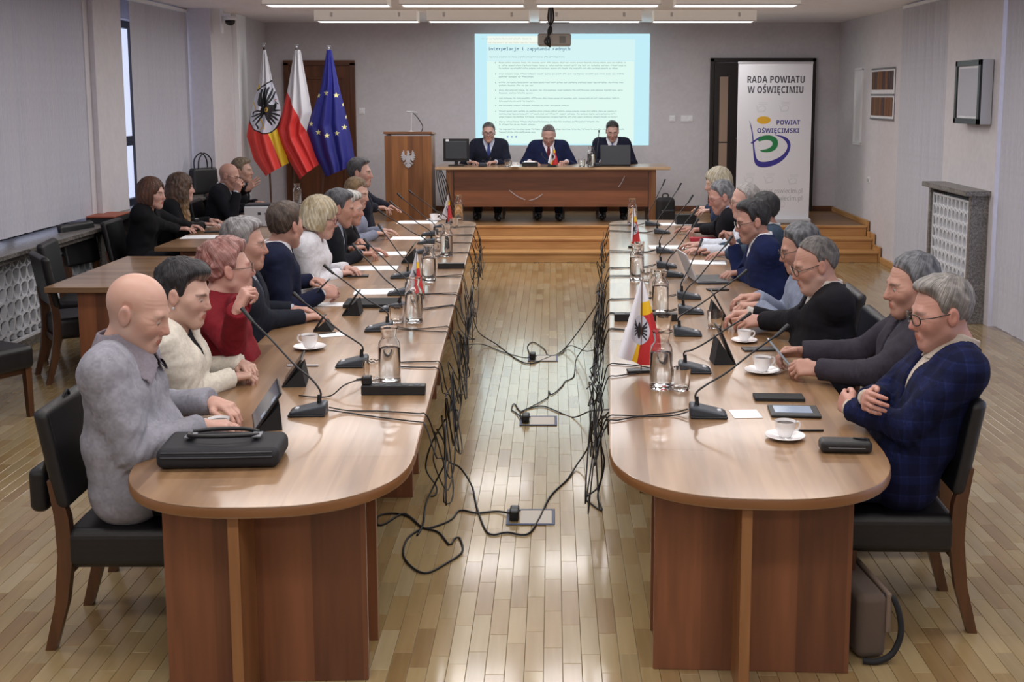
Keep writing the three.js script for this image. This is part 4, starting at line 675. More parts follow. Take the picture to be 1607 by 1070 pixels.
// hand: origin at the wrist, +x along the fingers, +y back of the hand, thumb towards +z * side
function handField(side, o) {
  const caps = [], add = (a, b, ra, rb, k) => caps.push(cap(a, b, ra, rb, k)), curl = o.curl ?? [18, 22, 14], spread = o.spread ?? 1;
  add(V(-0.026, 0, 0), V(0.012, 0, 0), 0.0225, 0.021, 0.02);
  const f = [[0.028, 0.0430, 0.0255, 0.0200, 0.0089], [0.0095, 0.0475, 0.0290, 0.0215, 0.0091], [-0.0095, 0.0440, 0.0270, 0.0205, 0.0086], [-0.0270, 0.0340, 0.0205, 0.0180, 0.0076]];
  f.forEach(([z, l1, l2, l3, r], i) => {
    const kn = V(0.086 - Math.abs(i - 1) * 0.004 - (i === 3 ? 0.004 : 0), 0.004 - (i === 3 ? 0.003 : 0), z * side);
    add(V(0.006, 0.0, z * 0.62 * side), kn, 0.0150, 0.0115, 0.014);
    let p = kn, a = 0; const yaw = (z * 3.2) * spread * side; [l1, l2, l3].forEach((l, k) => { a += rad(curl[k] * (1 + (o.vary ?? 0.12) * (i - 1.5))); const q = V(p.x + l * Math.cos(a) * Math.cos(yaw), p.y - l * Math.sin(a), p.z + l * Math.cos(a) * Math.sin(yaw)); add(p, q, r * (1 - 0.06 * k), r * (0.95 - 0.08 * k), k ? 0.004 : 0.007); p = q; });
  });
  const th = o.thumb ?? 1, t0 = V(0.022, -0.006, 0.022 * side), t1 = V(0.050, -0.012, (0.022 + 0.024 * th) * side), t2 = V(0.080, -0.018, (0.024 + 0.026 * th) * side), t3 = V(0.103, -0.020, (0.026 + 0.020 * th) * side);
  add(t0, t1, 0.0145, 0.0120, 0.012); add(t1, t2, 0.0115, 0.0100, 0.006); add(t2, t3, 0.0098, 0.0080, 0.004);
  return caps;
}

const skinMat = new THREE.MeshPhysicalMaterial({ color: 0xffffff, vertexColors: true, roughness: 0.5, sheen: 0.1 });
const strandFn = (u, v) => 0.5 + 0.30 * wrapN(u, v, 90, 5, 2) + 0.30 * wrapN(u, v, 220, 7, 5) + 0.22 * wrapN(u, v, 30, 3, 8);
const strandTex = dataTex(512, 256, (u, v) => { const c = Math.min(255, Math.max(70, 120 + 150 * strandFn(u, v))); return [c, c, c]; }), strandBump = dataTex(512, 256, (u, v) => { const c = Math.min(255, Math.max(0, 255 * strandFn(u, v))); return [c, c, c]; }, false);
const hairMat = new THREE.MeshPhysicalMaterial({ color: 0xffffff, vertexColors: true, map: strandTex, bumpMap: strandBump, bumpScale: 0.005, roughness: 0.55, sheen: 0.15 });
function strandUV(g0) {                                       // strands run away from the crown, at the upper back of the head
  const g = g0.toNonIndexed(), p = g.attributes.position, n = p.count, uv = new Float32Array(n * 2);
  for (let i = 0; i < n; i += 3) { let u0 = 0; for (let k = 0; k < 3; k++) { const x = p.getX(i + k), y = p.getY(i + k) - 0.03, z = p.getZ(i + k) + 0.015, yy = y * 0.86 - z * 0.5, zz = z * 0.86 + y * 0.5; let u = Math.atan2(x, zz) / (2 * Math.PI) + 0.5; if (k === 0) u0 = u; else { if (u - u0 > 0.5) u -= 1; if (u0 - u > 0.5) u += 1; } const r = Math.hypot(x, zz); uv[(i + k) * 2] = u * 2; uv[(i + k) * 2 + 1] = Math.atan2(r, yy) / Math.PI * 0.9 + (y < -0.1 ? -(y + 0.1) * 2 : 0); } }
  g.setAttribute('uv', new THREE.BufferAttribute(uv, 2)); return g;
}
const heather = speckle([176, 176, 184], 0.16, 30, 9), suiting = speckle([238, 238, 238], 0.10, 48, 4);
const clothMats = new Map();
function cloth(color, o = {}) { const key = color + JSON.stringify(o.key ?? ''); if (!clothMats.has(key)) { const m = new THREE.MeshPhysicalMaterial({ color, map: o.map ?? suiting, roughness: o.rough ?? 0.92, sheen: o.sheen ?? 0.06, sheenRoughness: 0.6, specularIntensity: 0.4, bumpMap: weaveBump, bumpScale: 0.0005 }); clothMats.set(key, m); } return clothMats.get(key); }

function person(spec) {
  const q = spec.q ?? 1, hCloth = [0.010, 0.014, 0.016][q], hHead = [0.0032, 0.0046, 0.006][q], hHand = [0.0035, 0.0045, 0.0055][q], hHair = [0.0044, 0.006, 0.007][q];
  const g = thing('person', spec.label, 'person', [spec.x, spec.y ?? 0, spec.z], spec.yaw, spec.group);
  const inv = new THREE.Matrix4().makeRotationY(-spec.yaw), loc = (w) => w.clone().sub(V(spec.x, spec.y ?? 0, spec.z)).applyMatrix4(inv);
  const K = (spec.size ?? 1) * (spec.female ? 1 : 1.04), fat = spec.fat ?? 1, seat = 0.47;
  const head = loc(spec.head), hs = spec.headScale ?? 1.05;
  const hq = new THREE.Quaternion().setFromEuler(new THREE.Euler(rad(spec.pitch ?? 0), rad(spec.turn ?? 0), rad(spec.roll ?? 0), 'YXZ'));
  const hm = new THREE.Matrix4().compose(head, hq, V(hs, hs, hs));
  const halfTurn = new THREE.Quaternion().setFromEuler(new THREE.Euler(rad((spec.pitch ?? 0) * 0.35), rad((spec.turn ?? 0) * 0.4), 0, 'YXZ'));
  const NB = V(0, -0.118, -0.048).multiplyScalar(hs).applyQuaternion(halfTurn).add(head);   // base of the neck
  const P = V(0, seat + 0.10, 0.0), up = NB.clone().sub(P), spineLen = up.length(), U = up.clone().normalize(), tw = rad(spec.twist ?? 0), X = V(Math.cos(tw), 0, -Math.sin(tw)); const Fw = X.clone().cross(U).normalize();
  const on = (t, f = 0, x = 0) => P.clone().lerp(NB, t).addScaledVector(Fw, f).addScaledVector(X, x);
  const back = -0.012;
  const torso = (e = 0) => {
    const r = (v) => v + e, c = [
      cap(P.clone().addScaledVector(X, -0.085 * K), P.clone().addScaledVector(X, 0.085 * K), r(0.122 * K * Math.sqrt(fat)), r(0.122 * K * Math.sqrt(fat)), 0.05),
      cap(on(0.33, back, -0.072 * K * fat), on(0.33, back, 0.072 * K * fat), r(0.112 * K * fat), r(0.112 * K * fat), 0.07),
      cap(on(0.64, 0.002, -0.085 * K), on(0.64, 0.002, 0.085 * K), r(0.112 * K), r(0.112 * K), 0.07),
      cap(on(0.82, -0.012, -0.095 * K), on(0.82, -0.012, 0.095 * K), r(0.090 * K), r(0.090 * K), 0.06),
      cap(on(0.89, -0.014, -0.158 * K), on(0.89, -0.014, 0.158 * K), r(0.066 * K), r(0.066 * K), 0.05),
      cap(on(0.955, -0.008, 0), on(0.905, -0.014, 0.14 * K), r(0.060), r(0.062 * K), 0.04), cap(on(0.955, -0.008, 0), on(0.905, -0.014, -0.14 * K), r(0.060), r(0.062 * K), 0.04)];
    if (fat > 1.08) c.push(cap(on(0.26, 0.055 * fat, -0.04), on(0.30, 0.055 * fat, 0.04), r(0.10 * fat), r(0.10 * fat), 0.07));
    if (spec.female) c.push(cap(on(0.60, 0.068, -0.058), on(0.62, 0.068, -0.050), r(0.058), r(0.058), 0.05), cap(on(0.60, 0.068, 0.058), on(0.62, 0.068, 0.050), r(0.058), r(0.058), 0.05));
    return c;
  };
  // arms: two bones each, elbow out and down
  const arms = {};
  for (const side of [1, -1]) {
    const h = spec.hands?.[side > 0 ? 'L' : 'R']; const S = on(0.875, -0.012, side * 0.178 * K);
    const l1 = 0.285 * K, l2 = 0.255 * K;
    let hand = h?.local ? V(...h.local) : h?.at ? loc(h.at) : on(0.1, 0.35, side * 0.12); const yaw = rad(h?.dir ?? -side * 20), pit = rad(h?.tilt ?? 0);
    let fd = V(Math.sin(yaw) * Math.cos(pit), Math.sin(pit), Math.cos(yaw) * Math.cos(pit));
    let W = hand.clone().addScaledVector(fd, -0.062 * K); let d = W.clone().sub(S), L = d.length();
    if (L > (l1 + l2) * 0.995) { W = S.clone().addScaledVector(d, (l1 + l2) * 0.995 / L); d = W.clone().sub(S); L = d.length(); }
    const a = (l1 * l1 - l2 * l2 + L * L) / (2 * L), hh = Math.sqrt(Math.max(0, l1 * l1 - a * a)), dn = d.clone().normalize();
    let pole = h?.elbow ? V(...h.elbow) : V(side * 0.55, -0.8, -0.35); pole.addScaledVector(dn, -pole.dot(dn)).normalize();
    const E = S.clone().addScaledVector(dn, a).addScaledVector(pole, hh); arms[side] = { S, E, W, fd, h: h ?? {} };
  }
  const sr = spec.sleeveR ?? 1, armCaps = (e, cut = 1) => [1, -1].flatMap((s) => { const { S, E, W } = arms[s]; const w = E.clone().lerp(W, cut); return [cap(S, E, 0.060 * K * sr + e, 0.050 * K * sr + e, 0.045), ...(cut > 0.01 ? [cap(E, w, 0.049 * K * sr + e, 0.037 * K * sr + e, 0.02)] : [])]; });
  const legs = []; for (const s of [1, -1]) { const kx = spec.kneeX ?? 0.12, hip = P.clone().add(V(s * 0.085, -0.005, 0.0)), knee = V(s * kx, seat + 0.055, 0.44 * K), ank = V(s * (kx + 0.01), 0.085, 0.40 + (s > 0 ? 0.06 : -0.06)); legs.push({ hip, knee, ank, s }); }
  // ---- skin: head, neck, both hands and the limbs under the clothes, one mesh
  const hinv = hm.clone().invert(), hf = headField({ ...(spec.face ?? {}), neckEnd: NB.clone().applyMatrix4(hinv), neckLow: NB.clone().addScaledVector(U, -0.05).applyMatrix4(hinv) }), gs = [];
  const hg = surfaceNet(hf, V(-0.105, -0.27, -0.135), V(0.105, 0.145, 0.145), hHead); paint(hg, headPaint({ hairColor: spec.hair?.color, ...(spec.face ?? {}) })); hg.applyMatrix4(hm); gs.push(hg);
  const skinC = tone(spec.face?.skin ?? '#c79a82'), redC = tone(spec.face?.flush ?? '#b86f5c');
  const bodyCaps = [cap(P, NB, 0.06, 0.05, 0.03), cap(NB, NB.clone().addScaledVector(U, 0.02), 0.05, 0.05, 0.03)];
  for (const s of [1, -1]) { const { S, E, W } = arms[s]; const r = spec.bareArm ? [0.046 * K, 0.039 * K, 0.026 * K] : [0.034, 0.03, 0.022]; bodyCaps.push(cap(on(0.9), S, 0.045, 0.04, 0.03), cap(S, E, r[0], r[1], 0.02), cap(E, W, r[1], r[2], 0.02)); }
  for (const l of legs) bodyCaps.push(cap(P, l.hip, 0.06, 0.055, 0.03), cap(l.hip, l.knee, 0.055, 0.045, 0.02), cap(l.knee, l.ank, 0.04, 0.035, 0.02));
  { const bb = capsBox(bodyCaps, 0.03), bg = surfaceNet(capsField(bodyCaps), bb[0], bb[1], spec.bareArm ? 0.011 : 0.02); paint(bg, (x, y, z) => mix3(skinC, redC, 0.1 + 0.1 * noise3(x * 30, y * 30, z * 30))); gs.push(bg); }
  const handM = {};
  for (const s of [1, -1]) {
    const { E, W, fd, h } = arms[s]; if (h.hide) continue;
    const upv = h.up ? V(...h.up) : V(0, 1, 0); upv.addScaledVector(fd, -upv.dot(fd)).normalize(); const zv = fd.clone().cross(upv);
    if (h.rollDeg) { const r = rad(h.rollDeg) * s; upv.multiplyScalar(Math.cos(r)).addScaledVector(zv, Math.sin(r)).normalize(); zv.copy(fd).cross(upv); }
    const m = new THREE.Matrix4().makeBasis(fd, upv, zv).setPosition(W).multiply(new THREE.Matrix4().makeScale(K * 1.02, K * 1.02, K * 1.02)); handM[s] = m;
    // thumb side: with palm down and fingers forward (+z), +zv = -x side; the left hand (s = 1) has its thumb towards -x
    const caps = handField(s > 0 ? 1 : -1, h), bb = capsBox(caps, 0.012), hgE = surfaceNet(capsField(caps), bb[0], bb[1], hHand);
    paint(hgE, (x, y, z) => mix3(skinC, redC, 0.22 + 0.16 * noise3(x * 60, y * 60, z * 60) + (x > 0.13 ? 0.15 : 0))); hgE.applyMatrix4(m); gs.push(hgE);
  }
  const body = mergeGeometries(gs.map((x) => { for (const k of Object.keys(x.attributes)) if (!['position', 'normal', 'color'].includes(k)) x.deleteAttribute(k); return x; }), false);
  part(g, 'body', body, skinMat);
  // ---- clothes
  const C = spec.clothes, folds = (x, y, z) => 0.0055 * noise3(x * 10 + spec.x * 5, y * 14, z * 10) + 0.0036 * noise3(x * 24, y * 30 + spec.z, z * 24) + (C.crease ?? 1) * foldAt(x, y, z);
  const foldAt = (x, y, z) => { let f = 0; for (const s of [1, -1]) { const { S, E, W } = arms[s]; const d = Math.hypot(x - E.x, y - E.y, z - E.z); if (d < 0.16) { const t = (x - E.x) * (W.x - S.x) + (y - E.y) * (W.y - S.y) + (z - E.z) * (W.z - S.z); f += 0.0058 * (1 - d / 0.16) * Math.sin(t * 420 + 2 * noise3(x * 20, y * 20, z * 20)); } const d2 = Math.hypot(x - S.x, y - S.y + 0.05, z - S.z); if (d2 < 0.12) f += 0.003 * (1 - d2 / 0.12) * Math.sin((x * 0.6 * s + y) * 170); } return f; };
  const foreCaps = { 1: cap(arms[1].E, arms[1].W, 0.05, 0.04), [-1]: cap(arms[-1].E, arms[-1].W, 0.05, 0.04) };
  const cuffCut = (d, x, y, z, back) => { for (const s of [1, -1]) { const { E, W } = arms[s]; const dx = x - W.x, dy = y - W.y, dz = z - W.z; if (dx * dx + dy * dy + dz * dz < 0.0081) { const own = capD(x, y, z, foreCaps[s]); if (own > 0.02 || own > capD(x, y, z, foreCaps[-s])) continue; const ax = W.x - E.x, ay = W.y - E.y, az = W.z - E.z, l = Math.hypot(ax, ay, az); d = Math.max(d, (dx * ax + dy * ay + dz * az) / l + back); } } return d; };
  const inNeck = (x, y, z) => { const t = (x - NB.x) * U.x + (y - NB.y) * U.y + (z - NB.z) * U.z; return t; };
  const vcut = C.v ?? 0;                                       // depth of the neck opening, share of the spine
  const vx = (x, y, z) => (x - P.x) * X.x + (y - P.y) * X.y + (z - P.z) * X.z, vt = (x, y, z) => ((x - P.x) * U.x + (y - P.y) * U.y + (z - P.z) * U.z) / spineLen, vf = (x, y, z) => (x - P.x) * Fw.x + (y - P.y) * Fw.y + (z - P.z) * Fw.z;
  const tC = torso(0), aC = armCaps(C.sleeve ?? 0.0, C.sleeveCut ?? 1), all = [...tC, ...aC], fAll = capsField(all, 0.004), fTorso = capsField(tC, 0.004);
  const outer = (x, y, z) => {
    let d = fAll(x, y, z); if (d > 0.05 || d < -0.035) { if (!(C.collar && d < 0.10)) return d; } else d -= folds(x, y, z); d = cuffCut(d, x, y, z, C.cuffBack ?? 0.0);
    if (C.collar) { const t = inNeck(x, y, z); if (t > -0.05 && t < 0.09) { const nx = x - NB.x - U.x * t, ny = y - NB.y - U.y * t, nz = z - NB.z - U.z * t, r = Math.hypot(nx, ny, nz); const band = Math.max(Math.abs(r - 0.074 * hs - 0.008 * t / 0.03) - 0.006, t - C.collar, -0.05 - t, vf(x, y, z) - vf(NB.x, NB.y, NB.z) - 0.02); d = smin(d, band, 0.012); } }
    const onTorso = fTorso(x, y, z) < 0.015;
    if (vcut && onTorso) { const t = vt(x, y, z), f = vf(x, y, z); const w = (C.vw ?? 0.070) * Math.min(1, Math.max(0, (t - (1 - vcut)) / vcut)) ; const wedge = Math.max(Math.abs(vx(x, y, z)) - w, -(f - 0.0), (1 - vcut) - t); d = smax(d, -wedge, 0.004); }
    d = smax(d, -(capD(x, y, z, NECKHOLE)), 0.006);
    if (C.open && onTorso) { const f = vf(x, y, z), t = vt(x, y, z); if (t < 1 - vcut + 0.02) { const w = 0.018 + C.open * Math.max(0, (1 - vcut - t)); d = smax(d, -Math.max(Math.abs(vx(x, y, z)) - w, -f), 0.004); } }
    return d;
  };
  const NECKHOLE = cap(NB.clone().addScaledVector(U, -0.03).addScaledVector(Fw, 0.02), NB.clone().addScaledVector(U, 0.10).addScaledVector(Fw, 0.0), (C.neckR ?? 0.050) * hs, 0.058 * hs);
  const bb = capsBox(all, 0.03);
  const og = boxUV(surfaceNet(outer, bb[0], bb[1], hCloth), 'y'); const outerMesh = part(g, C.name, og, C.mat ?? cloth(C.color, C.opt), C.label);
  if (C.buttons) for (let i = 0; i < C.buttons; i++) { const t = 1 - vcut - 0.05 - i * 0.16, p0 = on(t, 0.0, 0.012); let f = 0.25; while (f > 0 && outer(p0.x + Fw.x * f, p0.y + Fw.y * f, p0.z + Fw.z * f) > 0) f -= 0.003; const b = lathe([[0, 0.004], [0.008, 0.003], [0.009, 0]], 10); b.applyQuaternion(new THREE.Quaternion().setFromUnitVectors(V(0, 1, 0), Fw)); b.translate(p0.x + Fw.x * f, p0.y + Fw.y * f, p0.z + Fw.z * f); part(outerMesh, 'button', b, M.blackMatt); }
  const shirt = C.shirt;
  if (shirt) {                                                  // inner layer: shirt front, collar and cuffs
    const fT = capsField(tC, -0.007), inner = (x, y, z) => { let d = fT(x, y, z) - 0.0015 * noise3(x * 30, y * 30, z * 30); d = smax(d, -capD(x, y, z, NECKHOLE), 0.005); d = Math.max(d, 0.28 - vt(x, y, z), -vf(x, y, z) - 0.02, Math.abs(vx(x, y, z)) - 0.12); return d; };
    const b2 = capsBox(tC, 0.02), gi = [surfaceNet(inner, b2[0], b2[1], Math.min(0.010, hCloth))];
    const colH = shirt.collar ?? 0.035; if (colH) { const col = (x, y, z) => { const t = inNeck(x, y, z), nx = x - NB.x - U.x * t, ny = y - NB.y - U.y * t, nz = z - NB.z - U.z * t, r = Math.hypot(nx, ny, nz), f = nx * Fw.x + ny * Fw.y + nz * Fw.z, l = Math.abs(nx * X.x + ny * X.y + nz * X.z); const drop = f > 0.02 ? (f - 0.02) * 0.9 : 0; let d = Math.max(Math.abs(r - 0.0625 * hs - (0.05 + (shirt.flare ?? 0.12)) * Math.max(0, colH - t)) - 0.0055, t - colH + drop * 0.5, -0.03 - drop - t); if (f > 0.0) d = Math.max(d, (shirt.gap ?? 0.012) - l + 0.35 * Math.max(0, t)); return d; };
      gi.push(surfaceNet(col, NB.clone().subScalar(0.13), NB.clone().addScalar(0.13), Math.min(0.0048, hCloth * 0.5))); }
    if (shirt.cuff) for (const s of [1, -1]) { const { E, W, h } = arms[s]; if (h.hide) continue; const a = W.clone().sub(E).normalize(), c = cap(W.clone().addScaledVector(a, -0.05), W.clone().addScaledVector(a, 0.03), 0.0325 * K, 0.0315 * K, 0.01); gi.push(surfaceNet((x, y, z) => Math.max(capD(x, y, z, c), ((x - W.x) * a.x + (y - W.y) * a.y + (z - W.z) * a.z) - shirt.cuff, -(((x - W.x) * a.x + (y - W.y) * a.y + (z - W.z) * a.z) + 0.05)), W.clone().subScalar(0.1), W.clone().addScalar(0.1), 0.0055)); }
    part(g, shirt.name ?? 'shirt', boxUV(mergeGeometries(gi, false), 'y'), cloth(shirt.color, { sheen: 0.05, key: 's' }), shirt.label);
    if (shirt.tie) { const fT2 = capsField(tC, -0.002), tie = (x, y, z) => { const t = vt(x, y, z); const w = t > 0.93 ? 0.016 : 0.014 + 0.022 * Math.min(1, (0.93 - t) / 0.4); return Math.max(fT2(x, y, z) - (t > 0.90 ? 0.008 : 0), -fT2(x, y, z) - 0.022, Math.abs(vx(x, y, z)) - w, -vf(x, y, z), 0.30 - t, t - 0.985); }; part(g, 'tie', boxUV(surfaceNet(tie, b2[0], b2[1], Math.min(0.0075, hCloth)), 'y'), cloth(shirt.tie, { sheen: 0.4, rough: 0.6, key: 't' })); }
  }
  // trousers or skirt, shoes
  const lc = []; for (const l of legs) lc.push(cap(P.clone().add(V(l.s * 0.06, -0.02, 0)), l.hip, 0.105 * K, 0.095 * K, 0.05), cap(l.hip, l.knee, 0.086 * K, 0.066 * K, 0.03), cap(l.knee, l.ank.clone().add(V(0, 0.03, 0)), 0.060 * K, 0.050, 0.03));
  { const b3 = capsBox(lc, 0.02), f = capsField(lc, 0.002); part(g, 'trousers', boxUV(surfaceNet((x, y, z) => Math.max(f(x, y, z) - 0.003 * noise3(x * 13, y * 17, z * 13), 0.09 - y), b3[0], b3[1], hCloth * 1.35), 'y'), cloth(spec.trousers ?? '#1b1c22', { key: 'p' })); }
  for (const l of legs) { const c = [cap(V(l.ank.x, 0.05, l.ank.z - 0.05), V(l.ank.x + l.s * 0.02, 0.042, l.ank.z + 0.12), 0.040, 0.036, 0.02), cap(V(l.ank.x, 0.09, l.ank.z - 0.02), V(l.ank.x, 0.05, l.ank.z), 0.042, 0.042, 0.03)]; const b4 = capsBox(c, 0.01), f = capsField(c); part(g, 'shoe', surfaceNet((x, y, z) => Math.max(f(x, y, z), 0.005 - y), b4[0], b4[1], 0.011), M.black); }
  // hair, glasses and small things on the head
  if (spec.hair && spec.hair.style !== 'none') {
    const o = { wide: spec.face?.wide, ...spec.hair }, H = hairField(o), hgm = surfaceNet(H.f, V(...H.lo), V(...H.hi), hHair), c1 = lin(o.color), c2 = lin(o.color2 ?? o.color), c3 = o.side ? lin(o.side) : null;
    paint(hgm, (x, y, z) => { const n = 0.5 + 0.5 * noise3(x * 110, y * 40, z * 70) + 0.35 * noise3(x * 30, y * 12, z * 24); let c = mix3(c1, c2, Math.min(1, Math.max(0, n))); if (c3) c = mix3(c, c3, sstep(0.06, 0.0, y) * 0.8 * (0.8 + 0.3 * noise3(x * 60, y * 60, z * 60))); if (o.style === 'short' || o.style === 'thin') c = mix3(c, tone(spec.face?.skin ?? '#c79a82'), 0.55 * (1 - sstep(0.0, 0.020, y - SHORT(z + (o.style === 'thin' ? 0.028 : 0)))) * (0.8 + 0.5 * n)); if (o.tip && y < o.tip[1]) c = mix3(c, lin(o.tip[0]), sstep(o.tip[1], o.tip[1] - 0.16, y)); return c; });
    const hu = strandUV(hgm); hu.applyMatrix4(hm); part(g, 'hair', hu, hairMat);
  }
  if (spec.glasses) {
    const gl = [], rw = 0.026, rh = 0.019, w = spec.face?.wide ?? 1;
    for (const s of [-1, 1]) { const pts = []; for (let i = 0; i <= 18; i++) { const a = i / 18 * 2 * Math.PI, ca = Math.cos(a), sa = Math.sin(a); pts.push(V(s * 0.033 + rw * Math.sign(ca) * Math.pow(Math.abs(ca), 0.7), 0.001 + rh * Math.sign(sa) * Math.pow(Math.abs(sa), 0.7), 0.1065 - 0.012 * (Math.abs(ca) * (ca * s > 0 ? 1 : 0)))); } gl.push(tube(pts, spec.glasses.r ?? 0.0018, 36, 5)); gl.push(tube([V(s * 0.059, 0.006, 0.095), V(s * 0.078 * w, 0.007, 0.05), V(s * 0.082 * w, 0.008, -0.005), V(s * 0.080 * w, -0.012, -0.03)], 0.0018, 16, 5)); }
    gl.push(tube([V(-0.008, 0.006, 0.108), V(0, 0.009, 0.112), V(0.008, 0.006, 0.108)], 0.0018, 6, 5)); const gg = merge(gl); gg.applyMatrix4(hm); const gm = part(g, 'glasses', gg, std(spec.glasses.color ?? 0x1a1a1c, 0.35));
    if (q === 0) { const ln = merge([-1, 1].map((s) => { const e = new THREE.CircleGeometry(1, 20); e.scale(rw - 0.001, rh - 0.001, 1); e.translate(s * 0.033, 0.001, 0.1045); return e; })); ln.applyMatrix4(hm); part(gm, 'lens', ln, M.glass); }
  }
  if (spec.earring) part(g, 'earring', new THREE.SphereGeometry(0.0055, 10, 8).applyMatrix4(new THREE.Matrix4().copy(hm).multiply(new THREE.Matrix4().makeTranslation(-0.086, -0.045, 0.0))), M.silver);
  g.userData.rig = undefined; delete g.userData.rig;
  return { g, arms, NB, P, U, Fw, X, hm, handM, loc };
}
const suit = (color, shirt = '#dfe2ea', tie, o = {}) => ({ name: 'jacket', color, v: 0.44, vw: 0.075, collar: 0.024, sleeve: 0.004, buttons: 1, ...o, shirt: { color: shirt, tie, cuff: 0.014, collar: 0.048, gap: tie ? 0.004 : 0.014, ...(o.shirt ?? {}) } });
const T0 = TABLE + 0.028;                                     // a hand resting on the table
const castLog = [];
function seatAt(row, spec) {
  const vh = row.W + (spec.vh ?? 0.05), hw = onPlane(...spec.ear, spot(row, 0, vh, 0), row.n), u = hw.clone().sub(row.o).dot(row.d) + (spec.du ?? 0), p = spot(row, u, row.W + (spec.vp ?? 0.10), 0);
  spec.head = hw; spec.x = p.x; spec.z = p.z; spec.yaw = faceYaw(-row.n.x, -row.n.z) + rad(spec.swivel ?? 0);
  castLog.push(spec.label.slice(0, 28) + ' u=' + u.toFixed(2) + ' h=' + hw.y.toFixed(2));
  const c = chair(p.x, p.z, spec.yaw, spec.chair); if (spec.chairBack) c.position.addScaledVector(row.n, spec.chairBack);
  return person(spec);
}
const hd = (px, py, h, o = {}) => ({ at: onY(px, py, h), ...o });
const plaid = dataTex(256, 256, (u, v) => { const l = (t, p, w) => { const f = Math.abs(((t * p) % 1) - 0.5); return f < w ? 1 : 0; }; const a = l(u, 2, 0.05) + l(v, 2, 0.05), b = l(u + 0.11, 2, 0.16) + l(v + 0.11, 2, 0.16), n = 1 + 0.12 * noise3(u * 120, v * 120, 1); return [(92 + a * 40 + b * 18) * n, (100 + a * 42 + b * 20) * n, (134 + a * 44 + b * 26) * n]; }, true, 7);

// ---- the row beside the sill, from the broad rounded table end to the stage
const L1 = seatAt(rowL, { label: 'bald man in a grey jumper typing on a tablet', chair: 'black leather chair under the bald man in grey, black bag strap behind it', ear: [217, 489], vh: 0.045, vp: 0.085, du: 0.02, q: 0, fat: 1.16, pitch: 22, turn: -4, headScale: 1.12, trousers: '#17181c',
  face: { skin: '#cf9f86', flush: '#c0705c', wide: 1.03, browColor: '#9a8c80', browAmt: 0.4, beard: 0.18, buzz: 0.02, stubble: '#a8a09a' }, hair: { style: 'none', color: '#9b938c' },
  clothes: { name: 'jumper', map: 1, mat: cloth('#ccccd0', { map: heather, rough: 0.95, sheen: 0.35, key: 'h' }), v: 0.30, vw: 0.062, sleeve: 0.008, cuffBack: 0.0, shirt: { color: '#8d8790', collar: 0.055, gap: 0.016, flare: 0.45 } },
  hands: { R: hd(345, 668, T0 + 0.03, { dir: 18, curl: [24, 28, 16], tilt: -6 }), L: hd(352, 637, T0 + 0.045, { dir: -30, curl: [26, 30, 18], tilt: -8 }) } });
const L2 = seatAt(rowL, { label: 'woman with short black hair in a cream blazer', chair: 'black leather chair under the woman in the cream blazer', ear: [289, 461], vh: 0.08, q: 0, female: 1, size: 0.93, headScale: 1.08, pitch: 14, turn: -6, trousers: '#1a1a1f', earring: 1,
  face: { age: 0.2, skin: '#d2a68e', wide: 0.98, lip: '#a8584e', jaw: 0.94, nose: 0.9 }, hair: { style: 'short', color: '#16141a', color2: '#2a262c', thick: 0.020, rough: 0.006, quiff: 0.012, hairline: 0.070 },
  clothes: { name: 'blazer', color: '#e6e0d2', v: 0.5, vw: 0.062, collar: 0.02, sleeve: 0.006, crease: 1.2, shirt: { name: 'top', color: '#1c1b20', collar: 0 } },
  hands: { R: hd(383, 590, T0 + 0.012, { dir: 30, curl: [40, 45, 25] }), L: hd(388, 575, T0 + 0.035, { dir: -55, curl: [30, 35, 20] }) } });
const L3 = seatAt(rowL, { label: 'woman with curly reddish hair in a red jacket, hands clasped at her chin', chair: 'black leather chair under the woman in the red jacket', ear: [358, 422], vh: 0.06, q: 0, female: 1, size: 0.97, fat: 1.1, headScale: 1.1, turn: 24, pitch: -2, glasses: { color: 0x54443c }, trousers: '#201c20',
  face: { skin: '#cf9c86', flush: '#b8604e', fat: 1 }, hair: { style: 'short', color: '#a05a52', color2: '#d8a8a0', thick: 0.022, curl: 0.014, rough: 0.004, quiff: 0.010, hairline: 0.074 },
  clothes: { name: 'jacket', color: '#80202a', v: 0.2, vw: 0.05, collar: 0.015, sleeve: 0.008, shirt: { name: 'blouse', color: '#7a1620', collar: 0 } },
  hands: { R: { at: onPlane(382, 466, spot(rowL, 0, rowL.W - 0.13, 0), rowL.n), dir: 25, tilt: 62, curl: [62, 70, 40], up: [-0.6, 0, -0.8], elbow: [-0.4, -1, 0.5] }, L: { at: onPlane(394, 462, spot(rowL, 0, rowL.W - 0.15, 0), rowL.n), dir: -25, tilt: 58, curl: [62, 70, 40], up: [0.6, 0, -0.8], elbow: [0.4, -1, 0.5] } } });
const L4 = seatAt(rowL, { label: 'man with wavy grey hair in a dark suit and striped tie', chair: 'black leather chair under the man with wavy grey hair', ear: [384, 383], vh: 0.15, q: 0, headScale: 1.1, pitch: 6, turn: 6, trousers: '#1c1e26',
  face: { skin: '#c39078', flush: '#a86450', browColor: '#5a544e' }, hair: { style: 'short', color: '#6f6c6c', color2: '#c9c7c8', thick: 0.016, curl: 0.006, rough: 0.004, quiff: 0.004 },
  clothes: suit('#20242e', '#b4bac8', '#2c3448'), hands: { R: hd(492, 497, T0, { dir: 22, curl: [26, 30, 20] }), L: hd(474, 486, T0, { dir: -8, curl: [20, 24, 16] }) } });
